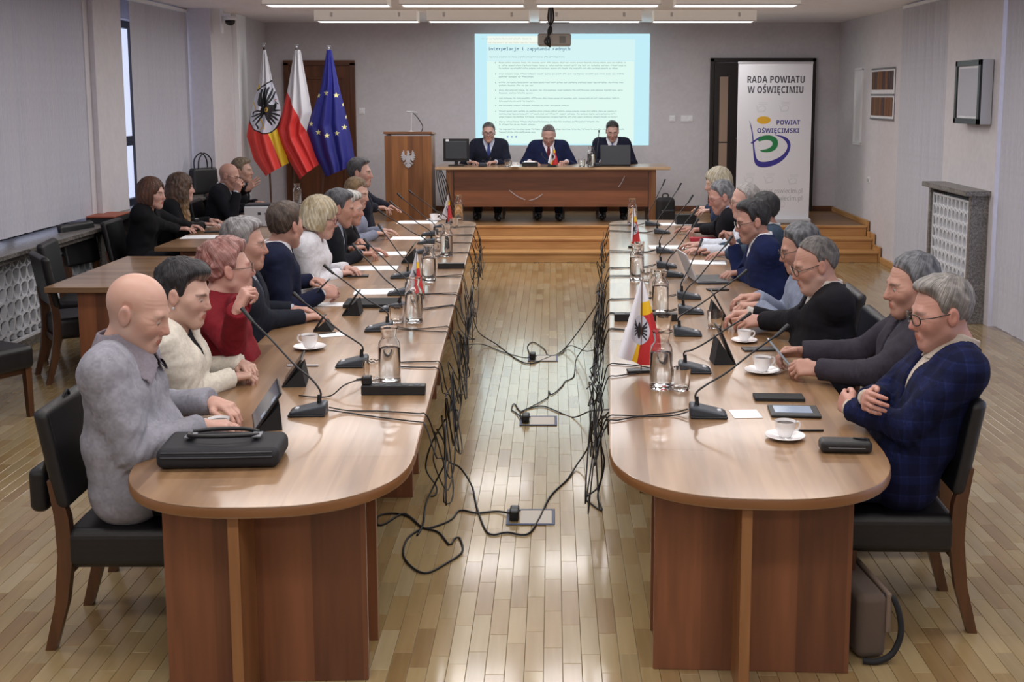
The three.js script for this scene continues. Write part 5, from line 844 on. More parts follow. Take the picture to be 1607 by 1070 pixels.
const L5 = seatAt(rowL, { label: 'brown haired man in a navy suit looking away while holding a phone', chair: 'black leather chair under the brown haired man in navy', ear: [448, 354], vh: 0.07, q: 0, size: 1.06, headScale: 1.1, fat: 1.06, turn: 56, pitch: 4, twist: 12, trousers: '#161c34',
  face: { skin: '#c48e76', flush: '#b46a58', wide: 1.04 }, hair: { style: 'short', color: '#3c2f28', color2: '#6e5a4c', thick: 0.014, rough: 0.004, quiff: 0.006 },
  clothes: suit('#191e36', '#e6e8ee', null), hands: { R: hd(520, 459, T0 + 0.05, { dir: 35, curl: [50, 50, 30], rollDeg: -50 }), L: hd(500, 441, T0 + 0.03, { dir: -35, curl: [30, 34, 20] }) } });
const L6 = seatAt(rowL, { label: 'woman with a blonde bob in a white jacket', chair: 'black leather chair under the woman with the blonde bob', ear: [503, 341], vh: 0.02, q: 0, female: 1, size: 0.95, headScale: 1.1, pitch: 14, turn: 4, trousers: '#20202a', glasses: { color: 0x4a1830 },
  face: { skin: '#d0a08a', lip: '#b0504c', nose: 0.9, jaw: 0.92 }, hair: { style: 'bob', color: '#c0a878', color2: '#f0e6cc', thick: 0.020, length: -0.085, rough: 0.0022, brow: -0.012, stack: 0.9, open: 0.060 },
  clothes: { name: 'jacket', color: '#e4e4ea', v: 0.10, vw: 0.055, sleeve: 0.007 }, hands: { R: hd(545, 428, T0, { dir: 20, curl: [28, 30, 18] }), L: hd(553, 422, T0 + 0.02, { dir: -35, curl: [24, 28, 18] }) } });
const L7 = seatAt(rowL, { label: 'man with dark greying hair in a black suit behind the blonde bob', chair: 'black leather chair under the man with dark greying hair', ear: [533, 327], vh: -0.02, q: 1, headScale: 1.08, pitch: 12, turn: 10, trousers: '#17181e',
  face: { skin: '#bb8468' }, hair: { style: 'short', color: '#2a2a30', color2: '#74757c', thick: 0.016, rough: 0.004, quiff: 0.004 }, clothes: suit('#181a22', '#aab4c8', null), hands: { R: hd(578, 398, T0 + 0.03, { dir: 15, curl: [40, 44, 26] }), L: hd(590, 392, T0 + 0.02, { dir: -20 }) } });
const L8 = seatAt(rowL, { label: 'woman with short white hair and bare forearms in a black top', chair: 'black leather chair under the woman with short white hair', ear: [549, 327], vh: 0.03, du: -0.02, q: 1, female: 1, size: 0.95, headScale: 1.06, pitch: 10, turn: -6, trousers: '#17181e', bareArm: 1,
  face: { skin: '#c68e74' }, hair: { style: 'short', color: '#b9b6b0', color2: '#f2efe8', thick: 0.022, rough: 0.006, quiff: 0.012 }, clothes: { name: 'top', color: '#15151a', v: 0.34, vw: 0.05, sleeve: 0.006, sleeveCut: 0, shirt: { name: 'blouse', color: '#dcdce0', collar: 0.02 } },
  hands: { R: hd(566, 388, T0 + 0.05, { dir: 60, curl: [40, 40, 30] }), L: hd(570, 380, T0 + 0.06, { dir: -60, curl: [40, 40, 30] }) } });
const L9 = seatAt(rowL, { label: 'young woman with tied light brown hair in a grey checked jacket', chair: 'black leather chair under the young woman in grey checks', ear: [560, 303], vh: 0.06, q: 1, female: 1, size: 0.94, headScale: 1.05, pitch: 14, turn: -18, trousers: '#1b1d26',
  face: { age: 0, skin: '#c99c86', lip: '#a05c50' }, hair: { style: 'short', color: '#5c4630', color2: '#a98a62', thick: 0.012, rough: 0.003, hairline: 0.066 }, clothes: { name: 'jacket', color: '#8a90a4', v: 0.2, vw: 0.05, sleeve: 0.004, collar: 0.02, shirt: { name: 'top', color: '#c8ccd6', collar: 0 } },
  hands: { R: hd(600, 366, T0 + 0.03, { dir: 20, curl: [44, 44, 26] }), L: hd(610, 362, T0 + 0.02, { dir: -20 }) } });
const L10 = seatAt(rowL, { label: 'dark haired man in a navy suit at the stage end, hands together over papers', chair: 'black leather chair under the dark haired man at the stage end', ear: [565, 271], vh: 0.14, q: 1, size: 1.05, headScale: 1.08, pitch: 4, turn: -4, trousers: '#161a26',
  face: { skin: '#bd8e78' }, hair: { style: 'short', color: '#26242a', color2: '#5b5a60', thick: 0.014, rough: 0.004, quiff: 0.006 }, clothes: suit('#1a1d2c', '#dfe4f0', null), hands: { R: hd(619, 338, T0 + 0.02, { dir: 10, curl: [30, 34, 20] }), L: hd(634, 334, T0 + 0.03, { dir: -35 }) } });

// ---- the row beside the banner
const R1 = seatAt(rowR, { label: 'grey haired man in glasses and a navy checked blazer with folded arms', chair: 'black leather chair under the man in the checked blazer', ear: [1477, 490], vh: 0.27, vp: 0.12, chairBack: -0.02, du: -0.02, q: 0, fat: 1.08, headScale: 1.1, pitch: 12, turn: 4, glasses: { color: 0x1c1814, r: 0.0022 }, trousers: '#1a2038',
  face: { skin: '#c88f78', flush: '#b8604e', browColor: '#7c6f66', wide: 1.03, beard: 0.12 }, hair: { style: 'short', color: '#6f6a66', color2: '#b9b3ac', side: '#8a8580', thick: 0.008, rough: 0.004, quiff: 0.001 },
  clothes: { ...suit('#2a3560', '#e4e2de', null, { v: 0.52, vw: 0.06, shirt: { name: 'collared_top', color: '#c9bdb0', collar: 0.05, gap: 0.02, cuff: 0.02 } }), mat: cloth('#2c3458', { map: plaid, rough: 0.9, key: 'pl' }) },
  hands: { R: { local: [0.13, 0.875, 0.15], dir: 78, tilt: 8, curl: [30, 40, 30], up: [0, 0.3, 1], elbow: [-0.8, -0.7, 0.1] }, L: { local: [-0.10, 0.80, 0.185], dir: -80, tilt: 4, curl: [30, 40, 30], up: [0, 0.3, 1], elbow: [0.8, -0.7, 0.15] } } });
const R2 = seatAt(rowR, { label: 'grey haired man in a brown grey jacket holding a phone', chair: 'black leather chair under the man in the brown grey jacket', ear: [1431, 447], vh: 0.32, vp: 0.24, q: 0, headScale: 1.08, size: 1.03, pitch: 10, turn: 6, trousers: '#1c1c22',
  face: { skin: '#c08a70', flush: '#a86450', browColor: '#4c4640', nose: 1.15, beard: 0.1 }, hair: { style: 'short', color: '#3f4046', color2: '#94969c', side: '#8b8c92', thick: 0.009, rough: 0.004 },
  clothes: { name: 'jacket', color: '#3a3640', v: 0.3, vw: 0.06, collar: 0.035, sleeve: 0.008, open: 0.1, shirt: { name: 'jumper', color: '#4e515c', collar: 0.02 } }, hands: { L: hd(1262, 578, T0 + 0.035, { dir: -12, curl: [48, 50, 30], rollDeg: -40 }), R: hd(1238, 553, T0 + 0.05, { dir: 12, curl: [44, 48, 28], rollDeg: -40 }) } });
const R3 = seatAt(rowR, { label: 'half bald man in glasses and a black jacket leaning over the table', chair: 'black leather chair under the half bald man in black', ear: [1279, 415], vh: 0.06, vp: 0.12, q: 0, size: 1.06, fat: 1.1, headScale: 1.1, pitch: 18, turn: 4, glasses: { color: 0x2c2622 }, trousers: '#15161b',
  face: { skin: '#c48e74', flush: '#b06450', browColor: '#6c625a', beard: 0.3, stubble: '#b0a8a2', fat: 1 }, hair: { style: 'thin', color: '#3c3838', color2: '#8c8682', thick: 0.010, rough: 0.003 },
  clothes: suit('#17161c', '#c9c4bd', null, { shirt: { cuff: 0.03 } }), hands: { L: hd(1172, 505, T0 + 0.03, { dir: 8, curl: [40, 46, 28], rollDeg: -35 }), R: hd(1160, 492, T0 + 0.06, { dir: 5, curl: [36, 40, 24] }) } });
const R4 = seatAt(rowR, { label: 'man in a pale blue grey shirt mostly hidden behind the black jacket', chair: 'black leather chair under the man in the pale blue grey shirt', ear: [1255, 390], vh: 0.1, vp: 0.16, q: 1, size: 1.06, headScale: 1.08, pitch: 18, turn: 0, glasses: { color: 0x2c2622 }, trousers: '#20222c',
  face: { skin: '#bf8a70' }, hair: { style: 'short', color: '#3a3c40', color2: '#8d8f94', thick: 0.016, rough: 0.005 }, clothes: { name: 'shirt', color: '#8a93a8', v: 0.14, vw: 0.04, collar: 0.03, sleeve: 0.004 }, hands: { L: hd(1172, 480, T0 + 0.05, { dir: 5, curl: [40, 44, 28] }), R: hd(1170, 466, T0 + 0.07, { dir: 12, curl: [30, 36, 22] }) } });
const R5 = seatAt(rowR, { label: 'dark haired man in glasses and a blue suit using a laptop', chair: 'black leather chair under the man in the blue suit', ear: [1181, 347], vh: -0.02, vp: 0.10, q: 0, size: 1.05, fat: 1.08, headScale: 1.1, pitch: 14, turn: 6, glasses: { color: 0x16161a }, trousers: '#161c36',
  face: { skin: '#b8846c', beard: 0.25, stubble: '#6c5e58', wide: 1.04 }, hair: { style: 'short', color: '#17171c', color2: '#33343c', thick: 0.016, rough: 0.004, quiff: 0.010 }, clothes: suit('#1b254c', '#eef0f4', null),
  hands: { L: hd(1149, 429, T0 + 0.02, { dir: 14, curl: [34, 40, 24] }), R: { at: onPlane(1148, 372, spot(rowR, 0, rowR.W - 0.12, 0), rowR.n), dir: 20, tilt: 70, curl: [60, 64, 36], up: [0.2, 0, -1], elbow: [-0.3, -1, 0.5] } } });
const R6 = seatAt(rowR, { label: 'man with thick dark hair in a slate jacket behind the blue suit', chair: 'black leather chair under the man in the slate jacket', ear: [1197, 332], vh: 0.16, vp: 0.14, q: 1, headScale: 1.06, pitch: 6, turn: -4, trousers: '#1a1c22',
  face: { skin: '#b8846c' }, hair: { style: 'short', color: '#1d1d20', color2: '#3a3a3e', thick: 0.018, rough: 0.004 }, clothes: suit('#39485a', '#dfe4ea', null), hands: { L: hd(1120, 402, T0, { dir: 10 }), R: hd(1105, 394, T0, { dir: -10 }) } });
const R7 = seatAt(rowR, { label: 'balding man in glasses and a white shirt leaning on red covered papers', chair: 'black leather chair under the balding man in the white shirt', ear: [1169, 315], vh: 0.09, vp: 0.10, q: 1, fat: 1.1, headScale: 1.1, pitch: 10, turn: 0, glasses: { color: 0x3a2a20 }, trousers: '#22242c',
  face: { skin: '#cc9c88', wide: 1.03 }, hair: { style: 'thin', color: '#9a9694', color2: '#d2cecb', thick: 0.008, rough: 0.002 }, clothes: { name: 'shirt', color: '#d6dce8', v: 0.12, vw: 0.04, collar: 0.03, sleeve: 0.006 }, hands: { L: hd(1092, 392, T0 + 0.01, { dir: 10 }), R: hd(1086, 383, T0 + 0.02, { dir: -10 }) } });
const R8 = seatAt(rowR, { label: 'man with short grey hair and red rimmed glasses in a dark suit', chair: 'black leather chair under the man in red rimmed glasses', ear: [1132, 309], vh: -0.02, vp: 0.10, q: 1, headScale: 1.08, pitch: 20, turn: 8, glasses: { color: 0x7a1c20 }, trousers: '#17181e',
  face: { skin: '#c08c78', browColor: '#6c6660' }, hair: { style: 'short', color: '#4c4e54', color2: '#a8aab0', side: '#b0b2b6', thick: 0.012, rough: 0.004 }, clothes: suit('#16171e', '#9fb2d8', '#2c3a66'), hands: { L: hd(1082, 364, T0 + 0.02, { dir: 10, curl: [40, 44, 26] }), R: hd(1078, 358, T0 + 0.03, { dir: -14 }) } });
const R9 = seatAt(rowR, { label: 'person with pale blonde hair at the stage end of the banner row', chair: 'black leather chair under the pale blonde person', ear: [1126, 287], vh: 0.0, vp: 0.10, q: 1, female: 1, size: 0.95, headScale: 1.06, pitch: 12, turn: 10, trousers: '#17181e',
  face: { skin: '#d0a692' }, hair: { style: 'bob', color: '#c8b890', color2: '#f4eedc', thick: 0.020, length: -0.08, rough: 0.003, brow: 0.0 }, clothes: { name: 'jacket', color: '#2a3550', v: 0.16, vw: 0.05, sleeve: 0.006 }, hands: { L: hd(1078, 344, T0, { dir: 10 }), R: hd(1072, 340, T0, { dir: -14 }) } });

// ---- three speakers on the stage
function speaker(spec) {
  const z = -15.28, hw = onZ(...spec.ear, z + (spec.lean ?? 0.08)); spec.head = hw; spec.x = hw.x; spec.z = z; spec.y = STAGE; spec.yaw = 0; spec.q = 1;
  const c = chair(hw.x, z - 0.02, 0, spec.chair); c.position.y = STAGE; return person(spec);
}
const TS = STAGE + 0.72;
const sp = (px, py, o = {}) => ({ at: onZ(px, py, -14.93).setY(TS + (o.dy ?? 0.03)), ...o });
speaker({ label: 'speaker in dark glasses and a charcoal suit beside the monitor', chair: 'dark chair behind the stage table, under the speaker in glasses', ear: [767, 208], headScale: 1.02, pitch: 6, glasses: { color: 0x101012, r: 0.0024 }, trousers: '#16171d', face: { skin: '#c09684', browColor: '#3c3632' }, hair: { style: 'short', color: '#2c2b2e', color2: '#77767a', thick: 0.010, rough: 0.003, hairline: 0.08 }, clothes: suit('#1d2130', '#c9d0e4', '#34427a'), hands: { R: sp(742, 256, { dir: 50 }), L: sp(772, 256, { dir: -50 }) } });
speaker({ label: 'speaker in a blue suit and dark red tie looking down', chair: 'dark chair behind the stage table, under the speaker with the red tie', ear: [861, 212], headScale: 1.04, pitch: 34, fat: 1.14, size: 1.06, trousers: '#161a2c', face: { skin: '#c69886', flush: '#b87468', wide: 1.05, fat: 1 }, hair: { style: 'thin', color: '#4a4040', color2: '#84787a', thick: 0.006, rough: 0.002 }, clothes: suit('#181f40', '#e2dde6', '#5c1424'), hands: { R: sp(836, 256, { dir: 40 }), L: sp(884, 254, { dir: -40, curl: [70, 80, 40] }) } });
speaker({ label: 'dark haired speaker in a navy suit behind the open laptop', chair: 'dark chair behind the stage table, under the speaker with the laptop', ear: [961, 206], headScale: 1.02, pitch: 20, trousers: '#14151c', face: { skin: '#bf9484', browColor: '#26221f' }, hair: { style: 'short', color: '#1a1618', color2: '#352c2c', thick: 0.012, rough: 0.003, hairline: 0.078 }, clothes: suit('#191c2e', '#e6e8f0', '#5a6894'), hands: { R: sp(948, 254, { dir: 30 }), L: sp(976, 254, { dir: -30 }) } });

// ---- four people at the side tables under the blinds
function clerk(spec) {
  const hw = onX(...spec.ear, spec.hx ?? -3.58); spec.head = hw; spec.x = spec.px ?? hw.x - 0.12; spec.z = hw.z + (spec.dz ?? 0); spec.yaw = rad(spec.face0 ?? 92); spec.q = 1; castLog.push(spec.label.slice(0, 28) + ' z=' + hw.z.toFixed(2) + ' h=' + hw.y.toFixed(2));
  chair(spec.x, spec.z, spec.yaw, spec.chair); return person(spec);
}
clerk({ label: 'woman with a brown bob in black, smiling at the side table', chair: 'black leather chair under the smiling woman with the brown bob', ear: [239, 303], female: 1, size: 0.94, headScale: 1.05, pitch: 8, turn: -8, face: { age: 0, skin: '#cf9c88', lip: '#a84c48' }, hair: { style: 'bob', color: '#3c241a', color2: '#7a4c34', thick: 0.018, length: -0.10, rough: 0.002, brow: 0.012, stack: 0.2 }, clothes: { name: 'jacket', color: '#121216', v: 0.2, vw: 0.05, collar: 0.02, sleeve: 0.006 }, hands: { R: hd(298, 362, T0 + 0.01, { dir: 10 }), L: hd(308, 356, T0 + 0.02, { dir: -20 }) } });
clerk({ label: 'woman with long wavy brown blonde hair in black, seen from behind', chair: 'black leather chair under the woman with long wavy hair', ear: [285, 295], female: 1, size: 0.95, headScale: 1.06, pitch: 4, turn: 28, face: { skin: '#cb9c88' }, hair: { style: 'long', color: '#382419', color2: '#70503a', tip: ['#b08a60', -0.06], thick: 0.022, length: -0.16, rough: 0.004, curl: 0.006, brow: 0.012, longBack: [cap(V(0.0, -0.05, -0.06), V(-0.03, -0.40, -0.03), 0.085, 0.055), cap(V(-0.07, -0.05, -0.01), V(-0.085, -0.36, 0.05), 0.045, 0.03), cap(V(0.07, -0.05, -0.01), V(0.085, -0.30, 0.05), 0.04, 0.03)], longEnd: -0.45 }, clothes: { name: 'jacket', color: '#131317', v: 0.1, vw: 0.05, sleeve: 0.006 }, hands: { R: hd(330, 352, T0 + 0.02, { dir: 10 }), L: hd(338, 346, T0 + 0.02, { dir: -20 }) } });
{ const hx = -3.45, z = onX(360, 276, hx).z;
  clerk({ label: 'bald man in glasses and a black suit resting his face on his hand', chair: 'black leather chair under the bald man in black', ear: [360, 276], hx, headScale: 1.06, pitch: 18, turn: -6, fat: 1.1, size: 1.05, glasses: { color: 0x1a1a1c }, face: { skin: '#bd8a74', wide: 1.03, fat: 1, buzz: 0.045, stubble: '#4a423c' }, hair: { style: 'none', color: '#3a3430' }, clothes: suit('#14151c', '#d4d8e2', '#2c3350'), hands: { R: { at: onX(374, 292, hx + 0.15), dir: -12, tilt: 72, curl: [50, 60, 30], up: [-1, 0, -0.3], elbow: [-0.3, -1, 0.5] }, L: hd(395, 325, T0 + 0.02, { dir: -10 }) } });
  clerk({ label: 'woman with short fair hair in black raising two fingers', chair: 'black leather chair under the woman raising two fingers', ear: [381, 268], hx: -3.55, female: 1, size: 0.96, headScale: 1.06, pitch: 2, turn: -8, face: { skin: '#c4967e' }, hair: { style: 'short', color: '#6a5844', color2: '#a8967c', thick: 0.020, rough: 0.006, quiff: 0.01 }, clothes: { name: 'jacket', color: '#15151b', v: 0.4, vw: 0.06, collar: 0.03, sleeve: 0.006, shirt: { name: 'blouse', color: '#d8dae0', collar: 0.03 } }, hands: { R: { at: onX(421, 293, -3.0), dir: -10, tilt: 40, curl: [8, 10, 6], spread: 1.6, up: [-1, 0.2, -0.4], elbow: [-0.4, -1, 0.2] }, L: hd(410, 318, T0 + 0.02, { dir: -20 }) } });
}
// console.log(castLog.join('\n'));
// ---------------------------------------------------------------- conference microphones
function wedgeBase() {                                       // desk unit: low wedge with a rounded nose, +z towards the speaker
  const g = new RoundedBoxGeometry(0.115, 0.05, 0.15, 3, 0.014), p = g.attributes.position;
  for (let i = 0; i < p.count; i++) { const z = p.getZ(i), y = p.getY(i), t = (z + 0.075) / 0.15; const top = 1 - 0.72 * t * t; p.setY(i, y > -0.02 ? -0.025 + (y + 0.025) * top : y); p.setX(i, p.getX(i) * (0.82 + 0.18 * t) * (t > 0.8 ? 1 - 0.25 * (t - 0.8) / 0.2 : 1)); }
  g.translate(0, 0.025, 0); g.computeVertexNormals(); return g;
}
const micBaseGeo = wedgeBase();
function microphone(row, bx, by, tx, ty, label, group, dv = 0.34) {
  const b = onY(bx, by, TABLE + 0.012), vb = b.clone().sub(row.o).dot(row.n), tipA = onPlane(tx, ty, spot(row, 0, vb + dv, 0), row.n), uB = b.clone().sub(row.o).dot(row.d), tipU = tipA.clone().sub(row.o).dot(row.d) - uB, tip = Math.abs(tipU) < 0.22 ? tipA : onPlane(tx, ty, spot(row, uB + Math.sign(tipU) * 0.22, 0, 0), row.d), yaw = faceYaw(row.n.x, row.n.z);
  const t = thing('conference_microphone', label, 'microphone', [b.x, TABLE, b.z], yaw, group);
  part(t, 'base', micBaseGeo, M.steelBlue); part(t, 'base_rim', soft(0.112, 0.010, 0.148, 0, 0.006, 0.001, 0.004, 2), M.black);
  part(t, 'talk_button', soft(0.03, 0.008, 0.016, 0.0, 0.024, 0.045, 0.003, 2), M.paleGrey);
  const L = tip.clone().sub(V(b.x, TABLE, b.z)).applyAxisAngle(V(0, 1, 0), -yaw), s = V(0.0, 0.045, -0.045), d = L.clone().sub(s);
  const path = [s, s.clone().add(V(d.x * 0.02, 0.045, -0.005)), s.clone().add(V(d.x * 0.10, d.y * 0.28, d.z * 0.10)), s.clone().addScaledVector(d, 0.32).add(V(0, d.y * 0.10, 0)), s.clone().addScaledVector(d, 0.62).add(V(0, d.y * 0.06, 0)), L.clone().addScaledVector(d, -0.10)];
  part(t, 'gooseneck', tube(path, 0.0042, 40, 7), M.black); part(t, 'neck_socket', bar(s.clone().add(V(0, -0.01, 0)), s.clone().add(V(0, 0.035, 0)), 0.011, 0.007, 12), M.black);
  const dir = d.clone().normalize(); part(t, 'microphone_head', bar(L.clone().addScaledVector(d, -0.13), L.clone().addScaledVector(dir, 0.012), 0.007, 0.0095, 12), M.black);
  return { t, b, vb, u: b.clone().sub(row.o).dot(row.d) };
}
const LM = 'desk microphone with a long gooseneck facing ', RM = LM;
const micsL = [[484, 645, 382, 487, 'the bald man in grey'], [553, 570, 463, 462, 'the woman in the cream blazer'], [595, 515, 511, 418, 'the woman in the red jacket'], [616, 484, 555, 385, 'the man with wavy grey hair'], [627, 459, 573, 377, 'the brown haired man in navy'], [630, 433, 595, 354, 'the woman with the blonde bob'], [662, 395, 594, 330, 'the man with dark greying hair'], [669, 380, 613, 317, 'the woman with short white hair'], [674, 367, 625, 305, 'the young woman in grey checks'], [694, 355, 643, 300, 'the man at the stage end']].map(([a, b, c, d, w]) => microphone(rowL, a, b, c, d, LM + w));
const micsR = [[1111, 648, 1234, 513, 'the man in the checked blazer'], [1090, 579, 1175, 493, 'the man in the brown grey jacket'], [1079, 522, 1170, 426, 'the half bald man in black'], [1084, 488, 1147, 373, 'the man in the pale blue shirt'], [1081, 465, 1101, 377, 'the empty place next to the laptop'], [1057, 431, 1095, 345, 'the man in the blue suit'], [1046, 417, 1095, 325, 'the man in the slate jacket'], [1044, 394, 1086, 308, 'the balding man in white'], [1039, 364, 1068, 289, 'the man in red rimmed glasses'], [1024, 352, 1043, 283, 'the pale blonde person']].map(([a, b, c, d, w]) => microphone(rowR, a, b, c, d, RM + w));

// ---------------------------------------------------------------- glassware and porcelain
function glassWall(outer, inner, seg = 32) { return lathe([...outer, ...inner.slice().reverse()], seg); }
const carafeGlass = glassWall([[0, 0], [0.040, 0.0], [0.044, 0.004], [0.0445, 0.02], [0.0445, 0.150], [0.041, 0.170], [0.030, 0.186], [0.028, 0.196], [0.034, 0.224], [0.036, 0.230]], [[0, 0.010], [0.040, 0.012], [0.042, 0.02], [0.042, 0.150], [0.0385, 0.169], [0.0275, 0.186], [0.0255, 0.196], [0.0315, 0.224], [0.0345, 0.230]]);
const carafeWater = lathe([[0, 0.0105], [0.0395, 0.0125], [0.0415, 0.0205], [0.0415, 0.145], [0, 0.145]], 32);
function carafe(px, py, label, h = TABLE, full = 1) { const p = onY(px, py, h), t = thing('water_carafe', label, 'carafe', [p.x, h + 0.001, p.z]); t.scale.setScalar(1.12); part(t, 'glass', carafeGlass, M.clearGlass); if (full) part(t, 'water', carafeWater, M.water); return t; }
const tumblerGlass = (() => { const g = glassWall([[0, 0], [0.030, 0], [0.033, 0.004], [0.0335, 0.02], [0.038, 0.085]], [[0, 0.012], [0.029, 0.013], [0.031, 0.02], [0.0362, 0.085]], 40), p = g.attributes.position; for (let i = 0; i < p.count; i++) { const y = p.getY(i), x = p.getX(i), z = p.getZ(i), a = Math.atan2(z, x), k = y < 0.05 ? 1 + 0.035 * Math.cos(a * 10) * (1 - y / 0.05) : 1; p.setX(i, x * k); p.setZ(i, z * k); } g.computeVertexNormals(); return g; })();
function tumbler(px, py, label, h = TABLE) { const p = onY(px, py, h), t = thing('tumbler', label, 'glass', [p.x, h + 0.001, p.z]); t.scale.setScalar(1.15); part(t, 'glass', tumblerGlass, M.clearGlass); return t; }
carafe(612, 602, 'full water carafe behind the black power strip by the cream blazer'); tumbler(585, 600, 'faceted tumbler beside the carafe by the power strip');
carafe(650, 506, 'full water carafe under the small flag by the sill row'); tumbler(623, 506, 'faceted tumbler beside the microphone of the woman in red');
carafe(673, 442, 'water carafe next to the small flag on the sill row'); tumbler(657, 466, 'small tumbler at the foot of the flag on the sill row');
carafe(701, 402, 'water carafe in the middle of the sill row near papers'); tumbler(684, 404, 'faceted tumbler paired with the carafe near the papers');
carafe(720, 345, 'water carafe by the flag at the stage end of the sill row'); tumbler(690, 375, 'tumbler near the microphones at the stage end of the sill row'); tumbler(712, 358, 'tumbler in front of the stage end carafe, sill row');
carafe(1037, 610, 'full water carafe beside the eagle flag on the banner row'); tumbler(1068, 612, 'faceted tumbler beside the carafe and the eagle flag');
carafe(1036, 492, 'water carafe behind the eagle flag, by the long power strip'); tumbler(1041, 522, 'tumbler between two carafes on the banner row'); tumbler(1122, 515, 'faceted tumbler before the half bald man in black');
carafe(999, 441, 'water carafe in the middle of the banner row'); tumbler(1014, 444, 'faceted tumbler paired with the middle carafe of the banner row'); tumbler(1003, 398, 'small tumbler behind the middle carafe of the banner row');
carafe(992, 352, 'water carafe behind the far flag of the banner row'); tumbler(1028, 462, 'tumbler by the microphone of the empty place');
carafe(928, 262, 'water carafe on the stage table beside the laptop', TS - 0.002 + 0.0); tumbler(797, 262, 'tumbler on the stage table between two speakers', TS - 0.002); tumbler(913, 262, 'tumbler on the stage table next to its carafe', TS - 0.002);
carafe(467, 322, 'tall water carafe on the side table before the brown door', TABLE);
const cupGeo = glassWall([[0, 0], [0.022, 0], [0.024, 0.004], [0.036, 0.030], [0.0415, 0.062]], [[0, 0.006], [0.021, 0.007], [0.034, 0.030], [0.0395, 0.062]], 32), saucerGeo = glassWall([[0, 0.0], [0.035, 0], [0.040, 0.003], [0.076, 0.014]], [[0, 0.006], [0.038, 0.007], [0.075, 0.017]], 40), handleGeo = tube([V(0.037, 0.052, 0), V(0.056, 0.054, 0), V(0.063, 0.040, 0), V(0.054, 0.024, 0), V(0.034, 0.022, 0)], 0.004, 20, 8), drink = new THREE.CircleGeometry(0.037, 24).rotateX(-Math.PI / 2).translate(0, 0.052, 0);
function cup(px, py, label, turn = 0, h = TABLE, k = 1) { const p = onY(px, py, h + 0.005), t = thing('coffee_cup', label, 'cup', [p.x, h, p.z], turn); t.scale.setScalar(k); part(t, 'saucer', saucerGeo, M.porcelain); const c = part(t, 'cup', cupGeo.clone().translate(0, 0.008, 0), M.porcelain); part(c, 'handle', handleGeo.clone().translate(0, 0.008, 0), M.porcelain); part(t, 'coffee', drink.clone().translate(0, 0.008, 0), M.coffee); return t; }
{ const c = cup(344, 682, 'printed white coffee cup behind the black bag', Math.PI * 0.95, TABLE, 1.0); const g = new THREE.CylinderGeometry(0.0415, 0.039, 0.022, 12, 1, true, -0.35, 0.7).translate(0, 0.048, 0); const prt = part(c, 'printed_mark', g, new THREE.MeshStandardMaterial({ map: canvasTex(128, 64, (x) => { x.fillStyle = '#efeded'; x.fillRect(0, 0, 128, 64); x.fillStyle = '#2a2a2e'; x.fillRect(36, 6, 22, 22); x.fillRect(64, 10, 26, 14); x.fillRect(40, 34, 48, 8); x.fillRect(46, 47, 40, 9); }), roughness: 0.3 }), 'dark printed mark'); prt.rotation.y = -Math.PI * 0.95; prt.scale.setScalar(1.012); }
cup(486, 546, 'white coffee cup and saucer before the woman in red', Math.PI * 0.9, TABLE, 1.08); cup(681, 346, 'white coffee cup at the stage end of the sill row', 0, TABLE, 1.05);
cup(1232, 686, 'white coffee cup beside the pen and glasses case', 0.3, TABLE, 0.98); cup(1196, 583, 'large white coffee cup near the tablet stand', 0.4, TABLE, 1.08); cup(1168, 535, 'white coffee cup before the half bald man', 0.2, TABLE, 0.9); cup(808, 262, 'white coffee cup on the stage table', 0, TS - 0.002, 0.9);

// ---------------------------------------------------------------- tablets, papers, bags on the rows
function flat(name, px, py, w, d, th, yaw, mat, label, category, h = TABLE) { const p = onY(px, py, h), m = solo(name, box(w, th, d, 0, th / 2, 0, Math.min(0.002, th / 3)), mat, label, category); m.position.set(p.x, h + 0.0005, p.z); m.rotation.y = yaw; return m; }
function tabletStand(px, py, yaw, lean, w, h, label, screen) {            // folded cover holds the tablet upright; yaw is the way the screen faces
  const p = onY(px, py, TABLE), t = thing('tablet', label, 'tablet', [p.x, TABLE + 0.001, p.z], yaw);
  const body = box(w, h, 0.009, 0, h / 2, 0, 0.004); body.rotateX(-lean); part(t, 'tablet_body', body, M.black);
  const sc = box(w - 0.02, h - 0.02, 0.001, 0, h / 2, 0.0052, 0); sc.rotateX(-lean); part(t, 'screen', sc, screen ?? std(0x2a2e38, 0.12));
  const tri = extrude([[0, 0], [-0.10, 0], [-0.03 - Math.sin(lean) * h * 0.6, Math.cos(lean) * h * 0.68]], w * 0.96); tri.rotateY(-Math.PI / 2); tri.translate(w * 0.48, 0, -0.004); part(t, 'folding_cover', tri, M.blackMatt); return t;
}
const litPage = (w, h, dark) => new THREE.MeshStandardMaterial({ color: 0x222222, roughness: 0.15, emissive: 0xffffff, emissiveIntensity: 0.55, emissiveMap: canvasTex(256, 256, (c) => { c.fillStyle = dark ? '#3a4254' : '#9fb0c8'; c.fillRect(0, 0, 256, 256); reseed(4); for (let y = 20; y < 240; y += 18) { c.fillStyle = dark ? '#8fa0bc' : '#4a5568'; for (let x = 20; x < 190 + rnd() * 40; x += 9) if (rnd() > 0.25) c.fillRect(x, y, 6, 7); } }) });
const towardL = faceYaw(rowL.n.x, rowL.n.z), towardR = faceYaw(rowR.n.x, rowR.n.z);
tabletStand(398, 665, towardL + 0.25, 0.62, 0.25, 0.18, 'black tablet in a folded cover under the hands of the bald man', litPage(1, 1, true));
tabletStand(446, 600, towardL + 0.1, 0.62, 0.20, 0.15, 'small black tablet on a folded stand before the cream blazer');
tabletStand(494, 518, towardL, 0.6, 0.10, 0.10, 'black phone propped upright behind the cup of the woman in red');
